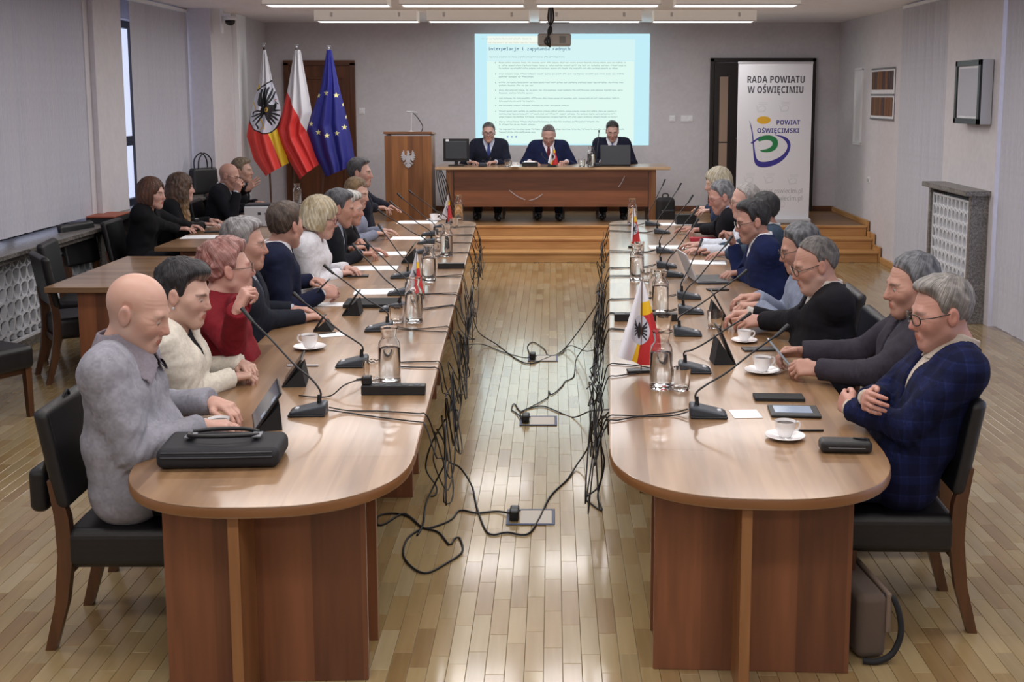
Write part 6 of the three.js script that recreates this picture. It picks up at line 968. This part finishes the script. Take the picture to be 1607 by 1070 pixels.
tabletStand(540, 492, towardL, 0.6, 0.16, 0.16, 'black tablet propped upright before the man with wavy grey hair'); tabletStand(632, 410, towardL, 0.6, 0.24, 0.17, 'grey tablet propped upright before the man with dark greying hair'); tabletStand(690, 392, towardL, 0.6, 0.14, 0.12, 'small tablet propped upright before the young woman in checks');
tabletStand(1150, 568, towardR + 0.1, 0.42, 0.13, 0.20, 'lit phone like tablet standing by the large coffee cup', litPage(1, 1, true)); tabletStand(1140, 500, towardR, 0.5, 0.13, 0.18, 'black tablet held upright by the man in pale blue');
flat('folder', 583, 478, 0.32, 0.24, 0.022, 0.04, M.blackMatt, 'black folder on the table before the brown haired man', 'folder');
flat('paper', 592, 458, 0.30, 0.21, 0.003, 0.1, M.paper, 'white sheets beside the black folder of the man in navy', 'paper'); flat('paper', 520, 478, 0.28, 0.12, 0.003, 0.0, M.paper, 'white sheet under the tablet of the man with wavy hair', 'paper'); flat('paper', 588, 421, 0.34, 0.21, 0.003, 0.05, M.paper, 'white sheets before the woman with the blonde bob', 'paper'); flat('paper', 615, 398, 0.24, 0.2, 0.003, 0.2, M.paper, 'white sheets before the man with dark greying hair', 'paper'); flat('paper', 640, 374, 0.30, 0.21, 0.003, 0.0, M.paper, 'white sheets before the young woman in checks', 'paper'); flat('paper', 655, 349, 0.40, 0.25, 0.003, 0.0, M.paper, 'white sheets under the hands of the man at the stage end', 'paper');
flat('napkin', 520, 526, 0.13, 0.10, 0.004, 0.4, M.paper, 'folded white napkin with a pen beside the red jacket', 'napkin'); flat('pen', 510, 525, 0.12, 0.010, 0.009, 0.5, M.black, 'black pen lying on the folded white napkin', 'pen'); flat('pen', 475, 575, 0.15, 0.010, 0.009, 0.0, M.silver, 'silver pen beside the small tablet of the cream blazer', 'pen');
flat('phone', 562, 434, 0.15, 0.075, 0.010, 0.1, M.black, 'black phone by the hands of the blonde bob', 'phone'); 
flat('power_strip', 708, 421, 0.20, 0.05, 0.04, 0.05, M.black, 'short black power strip in the middle of the sill row', 'power strip');
{ const p = onY(618, 618, TABLE), t = thing('power_strip', 'long black power strip with one plug beside the carafe', 'power strip', [p.x, TABLE + 0.0005, p.z], 0.0); part(t, 'body', box(0.275, 0.042, 0.055, 0, 0.021, 0, 0.004), M.black); for (let i = 0; i < 5; i++) part(t, 'outlet', lathe([[0, 0], [0.019, 0], [0.019, 0.002], [0, 0.002]], 16).translate(-0.10 + i * 0.05, 0.042, 0), M.darkGrey); part(t, 'plug', merge(soft(0.042, 0.038, 0.042, -0.115, 0.061, 0, 0.008, 2), bar(V(-0.135, 0.065, 0), V(-0.16, 0.062, 0), 0.006)), M.black); part(t, 'lead', tube([V(-0.155, 0.062, 0), V(-0.21, 0.045, 0.03), V(-0.26, 0.008, 0.06), V(-0.33, 0.005, 0.07), V(-0.40, 0.006, 0.05)], 0.003, 24, 5), M.cable); }
{ const p = onY(986, 503, TABLE), t = thing('power_strip', 'long black power strip behind the eagle flag', 'power strip', [p.x, TABLE + 0.0005, p.z], 0.0); part(t, 'body', box(0.36, 0.042, 0.055, 0.10, 0.021, 0, 0.004), M.black); for (let i = 0; i < 5; i++) part(t, 'outlet', lathe([[0, 0], [0.019, 0], [0.019, 0.002], [0, 0.002]], 16).translate(0.0 + i * 0.05, 0.042, 0), M.darkGrey); }
{ // black bag on the rounded end
  const p = onY(352, 722, TABLE), t = thing('briefcase', 'soft black briefcase lying on the rounded table end', 'bag', [p.x, TABLE + 0.001, p.z], 0.05);
  const g = new RoundedBoxGeometry(0.42, 0.075, 0.22, 5, 0.026), q = g.attributes.position; for (let i = 0; i < q.count; i++) { const x = q.getX(i), z = q.getZ(i), y = q.getY(i); q.setY(i, y + (y > 0 ? 0.008 * noise3(x * 14, 1, z * 14) + 0.010 * (1 - (x / 0.21) ** 2) : 0) - (y > 0 ? 0.012 * (z < 0 ? 0 : z / 0.11) : 0)); } g.translate(0, 0.0385, 0); g.computeVertexNormals(); const navyCloth = new THREE.MeshPhysicalMaterial({ color: 0x14151b, roughness: 0.7, sheen: 0.3, bumpMap: weaveBump, bumpScale: 0.001 }); part(t, 'body', boxUV(g, 'x'), navyCloth);
  const rim = (z, y) => { const pts = []; for (const [x, zz] of [[-0.19, z], [0, z + 0.004], [0.19, z]]) pts.push(V(x, y, zz)); return tube(pts, 0.003, 16, 6); }; part(t, 'zip_seam', merge(rim(0.107, 0.060), rim(0.112, 0.045)), M.darkGrey);
  for (const s of [-1, 1]) part(t, 'handle_tab', soft(0.035, 0.006, 0.06, s * 0.115, 0.088, -0.01, 0.002, 2), M.midGrey);
  part(t, 'handle', merge(tube([V(-0.12, 0.088, -0.03), V(-0.11, 0.095, 0.02), V(-0.02, 0.100, 0.045), V(0.08, 0.098, 0.03), V(0.12, 0.088, -0.01)], 0.008, 30, 8), tube([V(-0.12, 0.088, -0.06), V(-0.04, 0.092, -0.075), V(0.06, 0.092, -0.07), V(0.12, 0.088, -0.04)], 0.008, 30, 8)), M.black);
}
// banner row, near end
flat('notebook', 1222, 626, 0.21, 0.09, 0.014, -0.05, M.blackMatt, 'slim black notebook behind the dark card wallet', 'notebook');
{ const p = onY(1246, 648, TABLE), t = thing('open_tablet', 'flat black tablet showing a grey page beside the coffee cup', 'tablet', [p.x, TABLE + 0.001, p.z], -0.08); part(t, 'case', box(0.20, 0.012, 0.16, 0, 0.006, 0, 0.005), M.black); part(t, 'screen', box(0.15, 0.001, 0.10, -0.005, 0.0125, -0.01, 0), litPage(1, 1, false)); }
flat('note_sheet', 1170, 650, 0.115, 0.12, 0.002, 0.05, M.paper, 'small blank white note sheet by the nearest microphone', 'paper'); flat('pen', 1272, 677, 0.10, 0.008, 0.008, 0.0, M.black, 'black and silver pen by the handle of the coffee cup', 'pen');
{ const p = onY(1326, 708, TABLE), t = thing('glasses_case', 'black leather glasses case lying near the checked blazer', 'case', [p.x, TABLE + 0.001, p.z], -0.06); part(t, 'case', soft(0.185, 0.045, 0.075, 0, 0.0225, 0, 0.016), M.leather); part(t, 'clasp', tube([V(0.03, 0.046, -0.01), V(0.06, 0.05, 0.01), V(0.085, 0.044, 0.0)], 0.004, 12, 6), M.black); part(t, 'seam', box(0.13, 0.002, 0.002, 0.0, 0.022, 0.0385, 0), M.midGrey); }
{ const p = onY(1112, 440, TABLE), t = thing('laptop', 'thin dark laptop under the hand of the man in blue', 'laptop', [p.x, TABLE + 0.001, p.z], towardR + 0.15); part(t, 'base', box(0.33, 0.014, 0.23, 0, 0.007, 0, 0.004), M.darkGrey); part(t, 'keyboard', box(0.28, 0.002, 0.10, 0, 0.0145, -0.03, 0), M.black); const s = box(0.33, 0.21, 0.008, 0, 0.105, 0, 0.003); s.rotateX(-0.4); s.translate(0, 0.012, -0.115); part(t, 'lid', s, M.paleGrey); const s2 = box(0.30, 0.18, 0.001, 0, 0.105, 0.005, 0); s2.rotateX(-0.4); s2.translate(0, 0.012, -0.115); part(t, 'screen', s2, litPage(1, 1, false)); }
flat('printed_sheet', 1108, 412, 0.30, 0.22, 0.003, -0.1, new THREE.MeshStandardMaterial({ roughness: 0.8, map: canvasTex(256, 200, (c) => { c.fillStyle = '#e6e9ec'; c.fillRect(0, 0, 256, 200); c.fillStyle = '#2c3036'; for (let i = 0; i < 6; i++) c.fillRect(90 + i * 22, 60 + (i % 3) * 10, 12, 80 - (i % 2) * 20); c.fillStyle = '#9aa0a6'; for (let y = 20; y < 190; y += 12) c.fillRect(14, y, 60, 3); }) }), 'printed chart sheets before the slate jacket', 'paper');
flat('paper', 1050, 388, 0.34, 0.22, 0.003, 0.0, M.paper, 'white sheets before the balding man in white', 'paper'); flat('red_folder', 1104, 378, 0.24, 0.10, 0.03, -0.05, M.redPaper, 'red folder under the arm of the balding man', 'folder'); flat('paper', 1060, 352, 0.30, 0.2, 0.003, 0.1, M.paper, 'white sheets before the man in red rimmed glasses', 'paper'); flat('bag_on_table', 1076, 352, 0.20, 0.10, 0.10, 0.1, M.blackMatt, 'small black bag among the papers of the banner row', 'bag');
flat('phone', 1126, 455, 0.14, 0.07, 0.009, 0.2, M.black, 'black phone lying before the laptop in the banner row', 'phone'); flat('phone', 1190, 549, 0.16, 0.08, 0.009, 0.1, M.black, 'black phone behind the coffee cup of the half bald man', 'phone');
{ // phone in the hands of R2, held up
  const a = onY(1222, 552, T0 + 0.08), m = solo('phone', box(0.075, 0.15, 0.009, 0, 0, 0, 0.004), std(0x9aa8b4, 0.25), 'pale phone held by the man in the brown grey jacket', 'phone'); m.position.copy(a); m.rotation.set(-0.7, towardR, 0, 'YXZ'); const b = onY(503, 452, T0 + 0.09), k = solo('phone', box(0.075, 0.15, 0.009, 0, 0, 0, 0.004), M.darkGrey, 'dark phone held by the brown haired man in navy', 'phone'); k.position.copy(b); k.rotation.set(-0.8, towardL, 0, 'YXZ'); }
// small table flags
function deskFlag(px, py, hgt, label, eagle, yaw = 0, h = TABLE) {
  const p = onY(px, py, h), t = thing('desk_flag', label, 'flag', [p.x, h + 0.0005, p.z], yaw), k = hgt / 0.40;
  part(t, 'foot', box(0.12 * k, 0.014, 0.05 * k, 0, 0.007, 0, 0.003), M.black); part(t, 'stick', bar(V(0, 0.01, 0), V(0, hgt, 0), 0.0025), M.chairWood);
  const NU = 20, NV = 26, pos = [], uv = [], idx = []; for (let j = 0; j <= NV; j++) for (let i = 0; i <= NU; i++) { const u = i / NU, v = j / NV; const w = 0.012 + 0.20 * Math.pow(v, 0.9); const x = (u - 0.52) * w * k, drop = (u - 0.5) * (u - 0.5) * 0.0; const lift = (u < 0.5 ? (0.5 - u) * 0.10 * v : (u - 0.5) * 0.05 * v); pos.push(x, hgt * (1 - v * 0.92) + lift * k * (v > 0.6 ? 1 : 0.6) + drop, (0.030 * Math.sin(u * 9.4 + v) * v + 0.02 * v) * k); uv.push(u, 1 - v); }
  for (let j = 0; j < NV; j++) for (let i = 0; i < NU; i++) { const a = j * (NU + 1) + i; idx.push(a, a + NU + 1, a + 1, a + 1, a + NU + 1, a + NU + 2); }
  const g = new THREE.BufferGeometry(); g.setAttribute('position', new THREE.Float32BufferAttribute(pos, 3)); g.setAttribute('uv', new THREE.Float32BufferAttribute(uv, 2)); g.setIndex(idx); g.computeVertexNormals();
  part(t, 'flag_cloth', g, new THREE.MeshPhysicalMaterial({ side: THREE.DoubleSide, roughness: 0.6, sheen: 0.3, map: canvasTex(256, 256, (c) => { c.fillStyle = '#dfe0e8'; c.fillRect(0, 0, 256, 256); c.fillStyle = '#e6b820'; c.beginPath(); c.moveTo(120, 66); c.lineTo(256, 60); c.lineTo(256, 110); c.lineTo(140, 110); c.lineTo(120, 256); c.lineTo(84, 256); c.lineTo(118, 170); c.fill(); c.fillStyle = '#bc2a2c'; c.beginPath(); c.moveTo(126, 106); c.lineTo(256, 98); c.lineTo(256, 256); c.lineTo(112, 256); c.lineTo(126, 190); c.fill();
    c.fillStyle = '#c4c6d2'; c.beginPath(); c.ellipse(118, 150, 74, 46, -0.1, 0, 7); c.fill(); c.strokeStyle = '#1c1c20'; c.lineWidth = 6; for (let i = 0; i < 5; i++) { c.beginPath(); c.moveTo(112, 150); c.lineTo(60 + i * 6, 118 + i * 14); c.stroke(); c.beginPath(); c.moveTo(122, 152); c.lineTo(180 - i * 4, 124 + i * 14); c.stroke(); } c.fillStyle = '#1c1c20'; c.beginPath(); c.ellipse(116, 152, 14, 26, 0, 0, 7); c.fill(); }) }));
  return t;
}
deskFlag(1006, 584, 0.43, 'desk flag in white, yellow and red with an eagle, by the carafe', 1, 0.1); deskFlag(655, 468, 0.30, 'desk flag in white, yellow and red in the middle of the sill row', 0, -0.9); deskFlag(704, 352, 0.30, 'desk flag at the stage end of the sill row', 0, -0.9); deskFlag(994, 388, 0.34, 'desk flag with a long white tail, far in the banner row', 1, 0.9); deskFlag(868, 262, 0.28, 'desk flag standing in front of the speaker with the red tie', 1, 0.3, TS - 0.002);
// stage table
{ const p = onY(712, 263, TS).setZ(-14.75), t = thing('monitor', 'black computer monitor at the lectern side of the stage table', 'monitor', [p.x, TS + 0.0, -14.72]); part(t, 'screen_housing', box(0.33, 0.29, 0.03, 0, 0.20, 0, 0.006), M.black); part(t, 'screen_back', box(0.28, 0.23, 0.03, 0, 0.20, 0.02, 0.01), M.darkGrey); part(t, 'stand', merge(box(0.05, 0.12, 0.02, 0, 0.06, 0, 0.003), box(0.20, 0.012, 0.14, 0, 0.006, 0, 0.003)), M.black); part(t, 'label_sticker', box(0.04, 0.025, 0.002, -0.11, 0.325, 0.0365, 0), M.white); }
{ const t = thing('laptop', 'open black laptop before the dark haired speaker on stage', 'laptop', [onY(968, 263, TS).x, TS, -14.66], Math.PI); part(t, 'base', box(0.38, 0.02, 0.26, 0, 0.01, 0.10, 0.004), M.black); const s = box(0.385, 0.25, 0.014, 0, 0.125, 0, 0.006); s.rotateX(0.12); s.translate(0, 0.015, -0.03); part(t, 'lid', s, M.darkGrey); }
for (const [px, tx, ty, w] of [[758, 770, 250, 'the speaker in glasses'], [866, 850, 243, 'the speaker with the red tie'], [945, 940, 208, 'the dark haired speaker']]) { const x = onZ(px, 258, -14.6).x - (px > 900 ? 0.08 : 0), tip = onZ(tx, ty, -14.72); const t = thing('conference_microphone', 'stage table microphone unit before ' + w, 'microphone', [x, TS, -14.58], Math.PI); part(t, 'base', micBaseGeo, M.steelBlue); part(t, 'base_rim', soft(0.112, 0.010, 0.148, 0, 0.006, 0.001, 0.004, 2), M.black); const d = V(-(tip.x - x), Math.max(0.06, tip.y - TS), 0.14); part(t, 'gooseneck', tube([V(0, 0.04, -0.04), V(0, 0.08, -0.04), V(d.x * 0.5, d.y * 0.6, 0.02), d], 0.004, 24, 6), M.black); part(t, 'microphone_head', bar(d, d.clone().add(V(0, 0.03, 0.01)), 0.008, 0.009), M.black); }
{ const t = thing('name_box', 'low dark tray with a pale bottle on the stage table', 'box', [onZ(832, 258, -14.6).x, TS, -14.60]); part(t, 'tray', box(0.20, 0.05, 0.12, 0, 0.025, 0, 0.004), M.black); part(t, 'paper', box(0.14, 0.012, 0.09, -0.01, 0.056, 0, 0.002), M.paper); }
// side tables under the blinds
flat('paper', 318, 372, 0.36, 0.24, 0.003, 0.1, M.paper, 'white sheets on the side table before the smiling woman', 'paper'); flat('paper', 345, 354, 0.40, 0.24, 0.004, 0.0, M.paper, 'stack of white sheets on the side table beside the woman with long hair', 'paper'); flat('tablet_flat', 338, 364, 0.2, 0.12, 0.01, 0.2, M.black, 'black tablet lying flat between sheets on the side table', 'tablet');
{ const p = onY(293, 366, TABLE), t = thing('photo_camera', 'black photo camera standing near the smiling woman', 'camera', [p.x + 0.02, TABLE + 0.001, p.z - 0.25], 0.4); part(t, 'body', soft(0.13, 0.085, 0.06, 0, 0.043, 0, 0.012), M.black); part(t, 'lens', bar(V(0, 0.043, 0.03), V(0, 0.043, 0.10), 0.035, 0.037, 20), M.black); part(t, 'viewfinder', soft(0.05, 0.03, 0.05, 0, 0.095, 0, 0.01, 2), M.black); part(t, 'flash_foot', box(0.03, 0.004, 0.03, 0, 0.112, 0, 0.001), M.silver); }
{ const p = onY(408, 356, TABLE), t = thing('document_shredder', 'pale grey office machine with a dark top on the side table', 'office machine', [p.x, TABLE + 0.001, p.z - 0.12], 0.06); part(t, 'body', box(0.32, 0.20, 0.24, 0, 0.10, 0, 0.012), M.paleGrey); part(t, 'lid', box(0.30, 0.02, 0.22, 0, 0.21, 0, 0.006), M.darkGrey); part(t, 'badge', box(0.03, 0.026, 0.002, -0.01, 0.13, 0.121, 0), M.darkGrey); part(t, 'badge', box(0.05, 0.018, 0.002, 0.06, 0.13, 0.121, 0), M.midGrey); }
{ const p = V(-3.92, 0.872, -12.15); const q = onX(320, 298, -4.05); const t = thing('tote_bag', 'black leather tote bag with two loop handles on the granite ledge', 'bag', [-4.05, 0.872, q.z], 0.9);
  const g = new RoundedBoxGeometry(0.30, 0.30, 0.14, 5, 0.03), a = g.attributes.position; for (let i = 0; i < a.count; i++) { const y = a.getY(i) + 0.15, k = 1 - 0.28 * y / 0.3; a.setX(i, a.getX(i) * (0.75 + 0.45 * k)); a.setZ(i, a.getZ(i) * k); } g.translate(0, 0.15, 0); g.computeVertexNormals(); part(t, 'body', g, M.leather);
  for (const s of [-1, 1]) part(t, 'handle', tube([V(-0.09, 0.27, s * 0.04), V(-0.08, 0.40, s * 0.045), V(0.0, 0.47, s * 0.03), V(0.08, 0.40, s * 0.045), V(0.09, 0.27, s * 0.04)], 0.008, 30, 8), M.leather); }
{ const q = onX(163, 343, -4.2), t = thing('folder', 'brown leather folder on a dark stack at the corner of the sill', 'folder', [-4.16, 0.836, q.z], 0.05); part(t, 'stack', soft(0.26, 0.05, 0.44, 0, 0.026, 0, 0.01), M.blackMatt); part(t, 'cover', soft(0.27, 0.016, 0.45, 0, 0.06, 0, 0.007), std(0xa0543c, 0.55)); }
// hanging strap bag behind the first chair, satchel on the floor
{ const p = L1.g.position, t = thing('shoulder_bag', 'small black shoulder bag hanging behind the chair of the bald man', 'bag', [p.x - 0.335, 0.56, p.z + 0.0], Math.PI / 2); part(t, 'body', soft(0.20, 0.17, 0.07, 0, 0, 0, 0.03), M.leather); part(t, 'strap', tube([V(-0.08, 0.06, 0.02), V(-0.09, 0.16, 0.05), V(0, 0.36, 0.09), V(0.09, 0.16, 0.05), V(0.08, 0.06, 0.02)], 0.006, 24, 6), M.leather); part(t, 'buckle', new THREE.TorusGeometry(0.012, 0.003, 6, 14).translate(0.08, 0.07, 0.025), M.brass); }
{ const p = onY(1362, 1033, 0), t = thing('satchel', 'brown grey canvas satchel with a black strap standing on the floor', 'bag', [p.x - 0.0, 0.0, p.z - 0.16], 0.1);
  part(t, 'body', soft(0.11, 0.24, 0.36, -0.01, 0.125, 0, 0.03), std(0x6a5a4e, 0.85, { bumpMap: weaveBump, bumpScale: 0.001 })); part(t, 'flap', soft(0.02, 0.15, 0.34, 0.052, 0.17, 0, 0.008, 2), std(0x7a685a, 0.85)); part(t, 'strap', tube([V(0.02, 0.23, 0.14), V(0.07, 0.22, 0.165), V(0.09, 0.12, 0.19), V(0.06, 0.04, 0.20), V(0.0, 0.014, 0.21), V(-0.05, 0.014, 0.20)], 0.011, 30, 6), M.blackMatt); part(t, 'buckle', box(0.008, 0.03, 0.03, 0.064, 0.10, 0.06, 0.002), M.brass); }
// floor boxes with lids
for (const [px, py, lab] of [[833, 811, 'metal floor socket box with an open plug closest to the rounded ends'], [845, 660, 'metal floor socket box in the middle of the aisle'], [852, 562, 'metal floor socket box closest to the stage']]) {
  const p = onY(px, py, 0.004), t = thing('floor_socket', lab, 'socket', [p.x, 0.001, p.z]); part(t, 'frame', merge(box(0.23, 0.006, 0.014, 0, 0.003, -0.094, 0.002), box(0.23, 0.006, 0.014, 0, 0.003, 0.094, 0.002), box(0.014, 0.006, 0.19, -0.108, 0.003, 0, 0.002), box(0.014, 0.006, 0.19, 0.108, 0.003, 0, 0.002)), std(0x46506a, 0.5)); part(t, 'lid', box(0.15, 0.005, 0.17, 0.025, 0.0025, 0, 0.001), std(0xb4aa9c, 0.4)); part(t, 'plug', merge(soft(0.045, 0.05, 0.05, -0.078, 0.026, 0.03, 0.01, 2), soft(0.045, 0.04, 0.05, -0.078, 0.021, -0.04, 0.01, 2)), M.black);
}
{ const p = onY(1044, 352, STAGE), t = thing('backpack', 'black backpack standing on the stage edge beside the speakers table', 'bag', [p.x, STAGE + 0.001, -14.42], 0.3); part(t, 'body', soft(0.24, 0.34, 0.15, 0, 0.17, 0, 0.06), M.blackMatt); part(t, 'front_pocket', soft(0.19, 0.16, 0.05, 0, 0.11, 0.085, 0.022), M.black); part(t, 'carry_loop', tube([V(-0.04, 0.33, 0), V(-0.03, 0.38, 0), V(0.03, 0.38, 0), V(0.04, 0.33, 0)], 0.008, 14, 6), M.black); }
// ---------------------------------------------------------------- microphone cables
reseed(2024);
function micCables(row, mics, where) {
  mics.forEach((m, i) => {
    const s = m.b.clone().addScaledVector(row.n, -0.075); // leaves the base on the aisle side
    for (let k = 0; k < 2; k++) {
      const u0 = m.u + (k ? 0.02 : -0.02), du = rr(-0.16, 0.20), vb = m.vb - 0.08, pts = [spot(row, u0, vb, TABLE + 0.022), spot(row, u0 + rr(-0.02, 0.02), vb * 0.8, TABLE + 0.005), spot(row, u0 + du * 0.4 + rr(-0.02, 0.02), vb * 0.45, TABLE + 0.0045), spot(row, u0 + du * 0.8, 0.03, TABLE + 0.005), spot(row, u0 + du * 0.85, -0.012, TABLE - 0.004)];
      const low = rr(0.26, 0.55), uu = u0 + du + rr(-0.1, 0.1); pts.push(spot(row, uu, -0.03 - rr(0, 0.03), TABLE - 0.12), spot(row, uu + rr(-0.08, 0.08), -0.03 - rr(0, 0.06), (TABLE + low) / 2), spot(row, uu + rr(-0.12, 0.2), -0.04 - rr(0, 0.07), low), spot(row, uu + rr(0.1, 0.3), -0.04 - rr(0, 0.06), low + rr(-0.02, 0.12)));
      if (rnd() < 0.45) { const b = spot(row, uu + rr(0.2, 0.45), -0.03 - rr(0, 0.06), low + rr(0.1, 0.3)); pts.push(b, spot(row, uu + rr(0.4, 0.6), -0.03 - rr(0, 0.05), low + rr(-0.05, 0.1))); }
      solo('microphone_cable', tube(pts, 0.003, 60, 5), M.cable, 'thin black cable running from a desk microphone over the aisle edge, ' + where, 'cable', 'cables along the ' + where);
    }
  });
  // the bundle that runs along under the edge, with loops
  for (let k = 0; k < 4; k++) { const pts = []; let u = 0.5 + k * 0.7; const n = 16 + Math.floor(rnd() * 5); for (let i = 0; i < n; i++) { pts.push(spot(row, u, -0.035 - rr(0, 0.08), rr(0.26, 0.68))); u += rr(0.08, 0.42) * (rnd() < 0.22 ? -0.7 : 1); if (u > row.L - 0.1) break; } if (pts.length > 3) solo('hanging_cable', tube(pts, 0.0034, 110, 5), M.cable, 'tangled black cable hanging in loops along the aisle edge, ' + where, 'cable', 'tangled cables of the ' + where); }
}
micCables(rowL, micsL, 'sill row'); micCables(rowR, micsR, 'banner row');
// cables across the parquet; each point is a pixel and a height above the floor
const zc = ([x, y, h = 0.006]) => onY(560 + x / 1.911, 360 + y / 1.911, h);
const floorCable = (pts, label, r = 0.0045, seg = 120) => solo('floor_cable', tube(pts.map(zc), r, seg, 6), M.cable, label, 'cable');
floorCable([[240, 600, 0.50], [262, 640, 0.40], [268, 690, 0.22], [235, 760, 0.06], [208, 820], [200, 880], [188, 905], [180, 918], [192, 898], [150, 930], [143, 985], [200, 1030], [270, 1000], [316, 965], [308, 925], [292, 928], [278, 945], [245, 908], [195, 893], [165, 865], [120, 852], [68, 857], [62, 885], [85, 882], [140, 852], [180, 880], [205, 896], [250, 885], [285, 868], [310, 842], [360, 850], [420, 845], [470, 853, 0.02]], 'black cable looped on the parquet by the rounded table end', 0.0048, 220);
floorCable([[255, 560, 0.60], [262, 610, 0.45], [272, 690, 0.20], [310, 715, 0.10], [345, 770, 0.02], [362, 840], [395, 911], [450, 908], [510, 914], [545, 870], [580, 800], [630, 750], [660, 705, 0.02], [690, 660, 0.10], [705, 610, 0.25], [715, 560, 0.45]], 'black cable slung across the aisle in front of the first socket', 0.0048, 160);
floorCable([[345, 240, 0.5], [355, 285, 0.30], [372, 315, 0.10], [420, 345, 0.01], [478, 388], [520, 402], [570, 385], [620, 360, 0.02], [690, 270, 0.25], [735, 200, 0.5]], 'black cable slung across the aisle beyond the last socket');
floorCable([[330, 345, 0.12], [380, 345, 0.02], [440, 368], [515, 385, 0.02], [512, 350], [530, 338], [562, 358], [575, 378], [610, 374], [640, 348, 0.02], [690, 365, 0.10], [735, 350, 0.3]], 'thin black cable curling round the socket closest to the stage', 0.0038);
floorCable([[500, 572, 0.02], [478, 550], [464, 540], [472, 522], [490, 545], [505, 540], [570, 505], [575, 483], [585, 495], [615, 470], [625, 455], [650, 440], [660, 385, 0.05], [700, 330, 0.25], [720, 280, 0.45]], 'coiled thin black cable rising from the middle socket', 0.0038);
floorCable([[505, 575, 0.02], [490, 550], [520, 535], [560, 530], [600, 545], [650, 563], [700, 545, 0.1], [760, 540, 0.3]], 'black cable from the middle socket to the banner row');
floorCable([[735, 560, 0.45], [732, 640, 0.30], [742, 700, 0.18], [725, 770, 0.06], [688, 803], [700, 820], [735, 842], [722, 800, 0.03], [735, 730, 0.15], [730, 620, 0.4]], 'black cable end dangling to the floor beside the banner row');
floorCable([[265, 570, 0.42], [225, 640, 0.24], [207, 715, 0.10], [238, 770, 0.03], [236, 795], [222, 800]], 'short black cable dropping to the floor beside the sill row');
floorCable([[720, 590, 0.45], [760, 545, 0.62], [742, 600, 0.40], [715, 570, 0.45], [700, 595, 0.35], [745, 560, 0.5], [755, 615, 0.35]], 'knotted black cables at the edge of the banner row', 0.0042, 90);
// leads behind the stage table and lectern
{ const x = onZ(688, 270, -14.6).x; for (let k = 0; k < 5; k++) solo('hanging_cable', tube([V(x - 0.02 + k * 0.015, STAGE + 0.68, -14.55), V(x + 0.0 + k * 0.03, STAGE + 0.5, -14.5), V(x + 0.06 + k * 0.03, STAGE + 0.25, -14.5), V(x + 0.14 + k * 0.05, STAGE + 0.01, -14.5)], 0.006, 24, 5), M.cable, 'black lead hanging between the lectern and the stage table', 'cable', 'leads beside the lectern'); }
scene.traverse((o) => { if (o.isMesh) { o.castShadow = true; o.receiveShadow = true; } });
renderer.render(scene, camera);
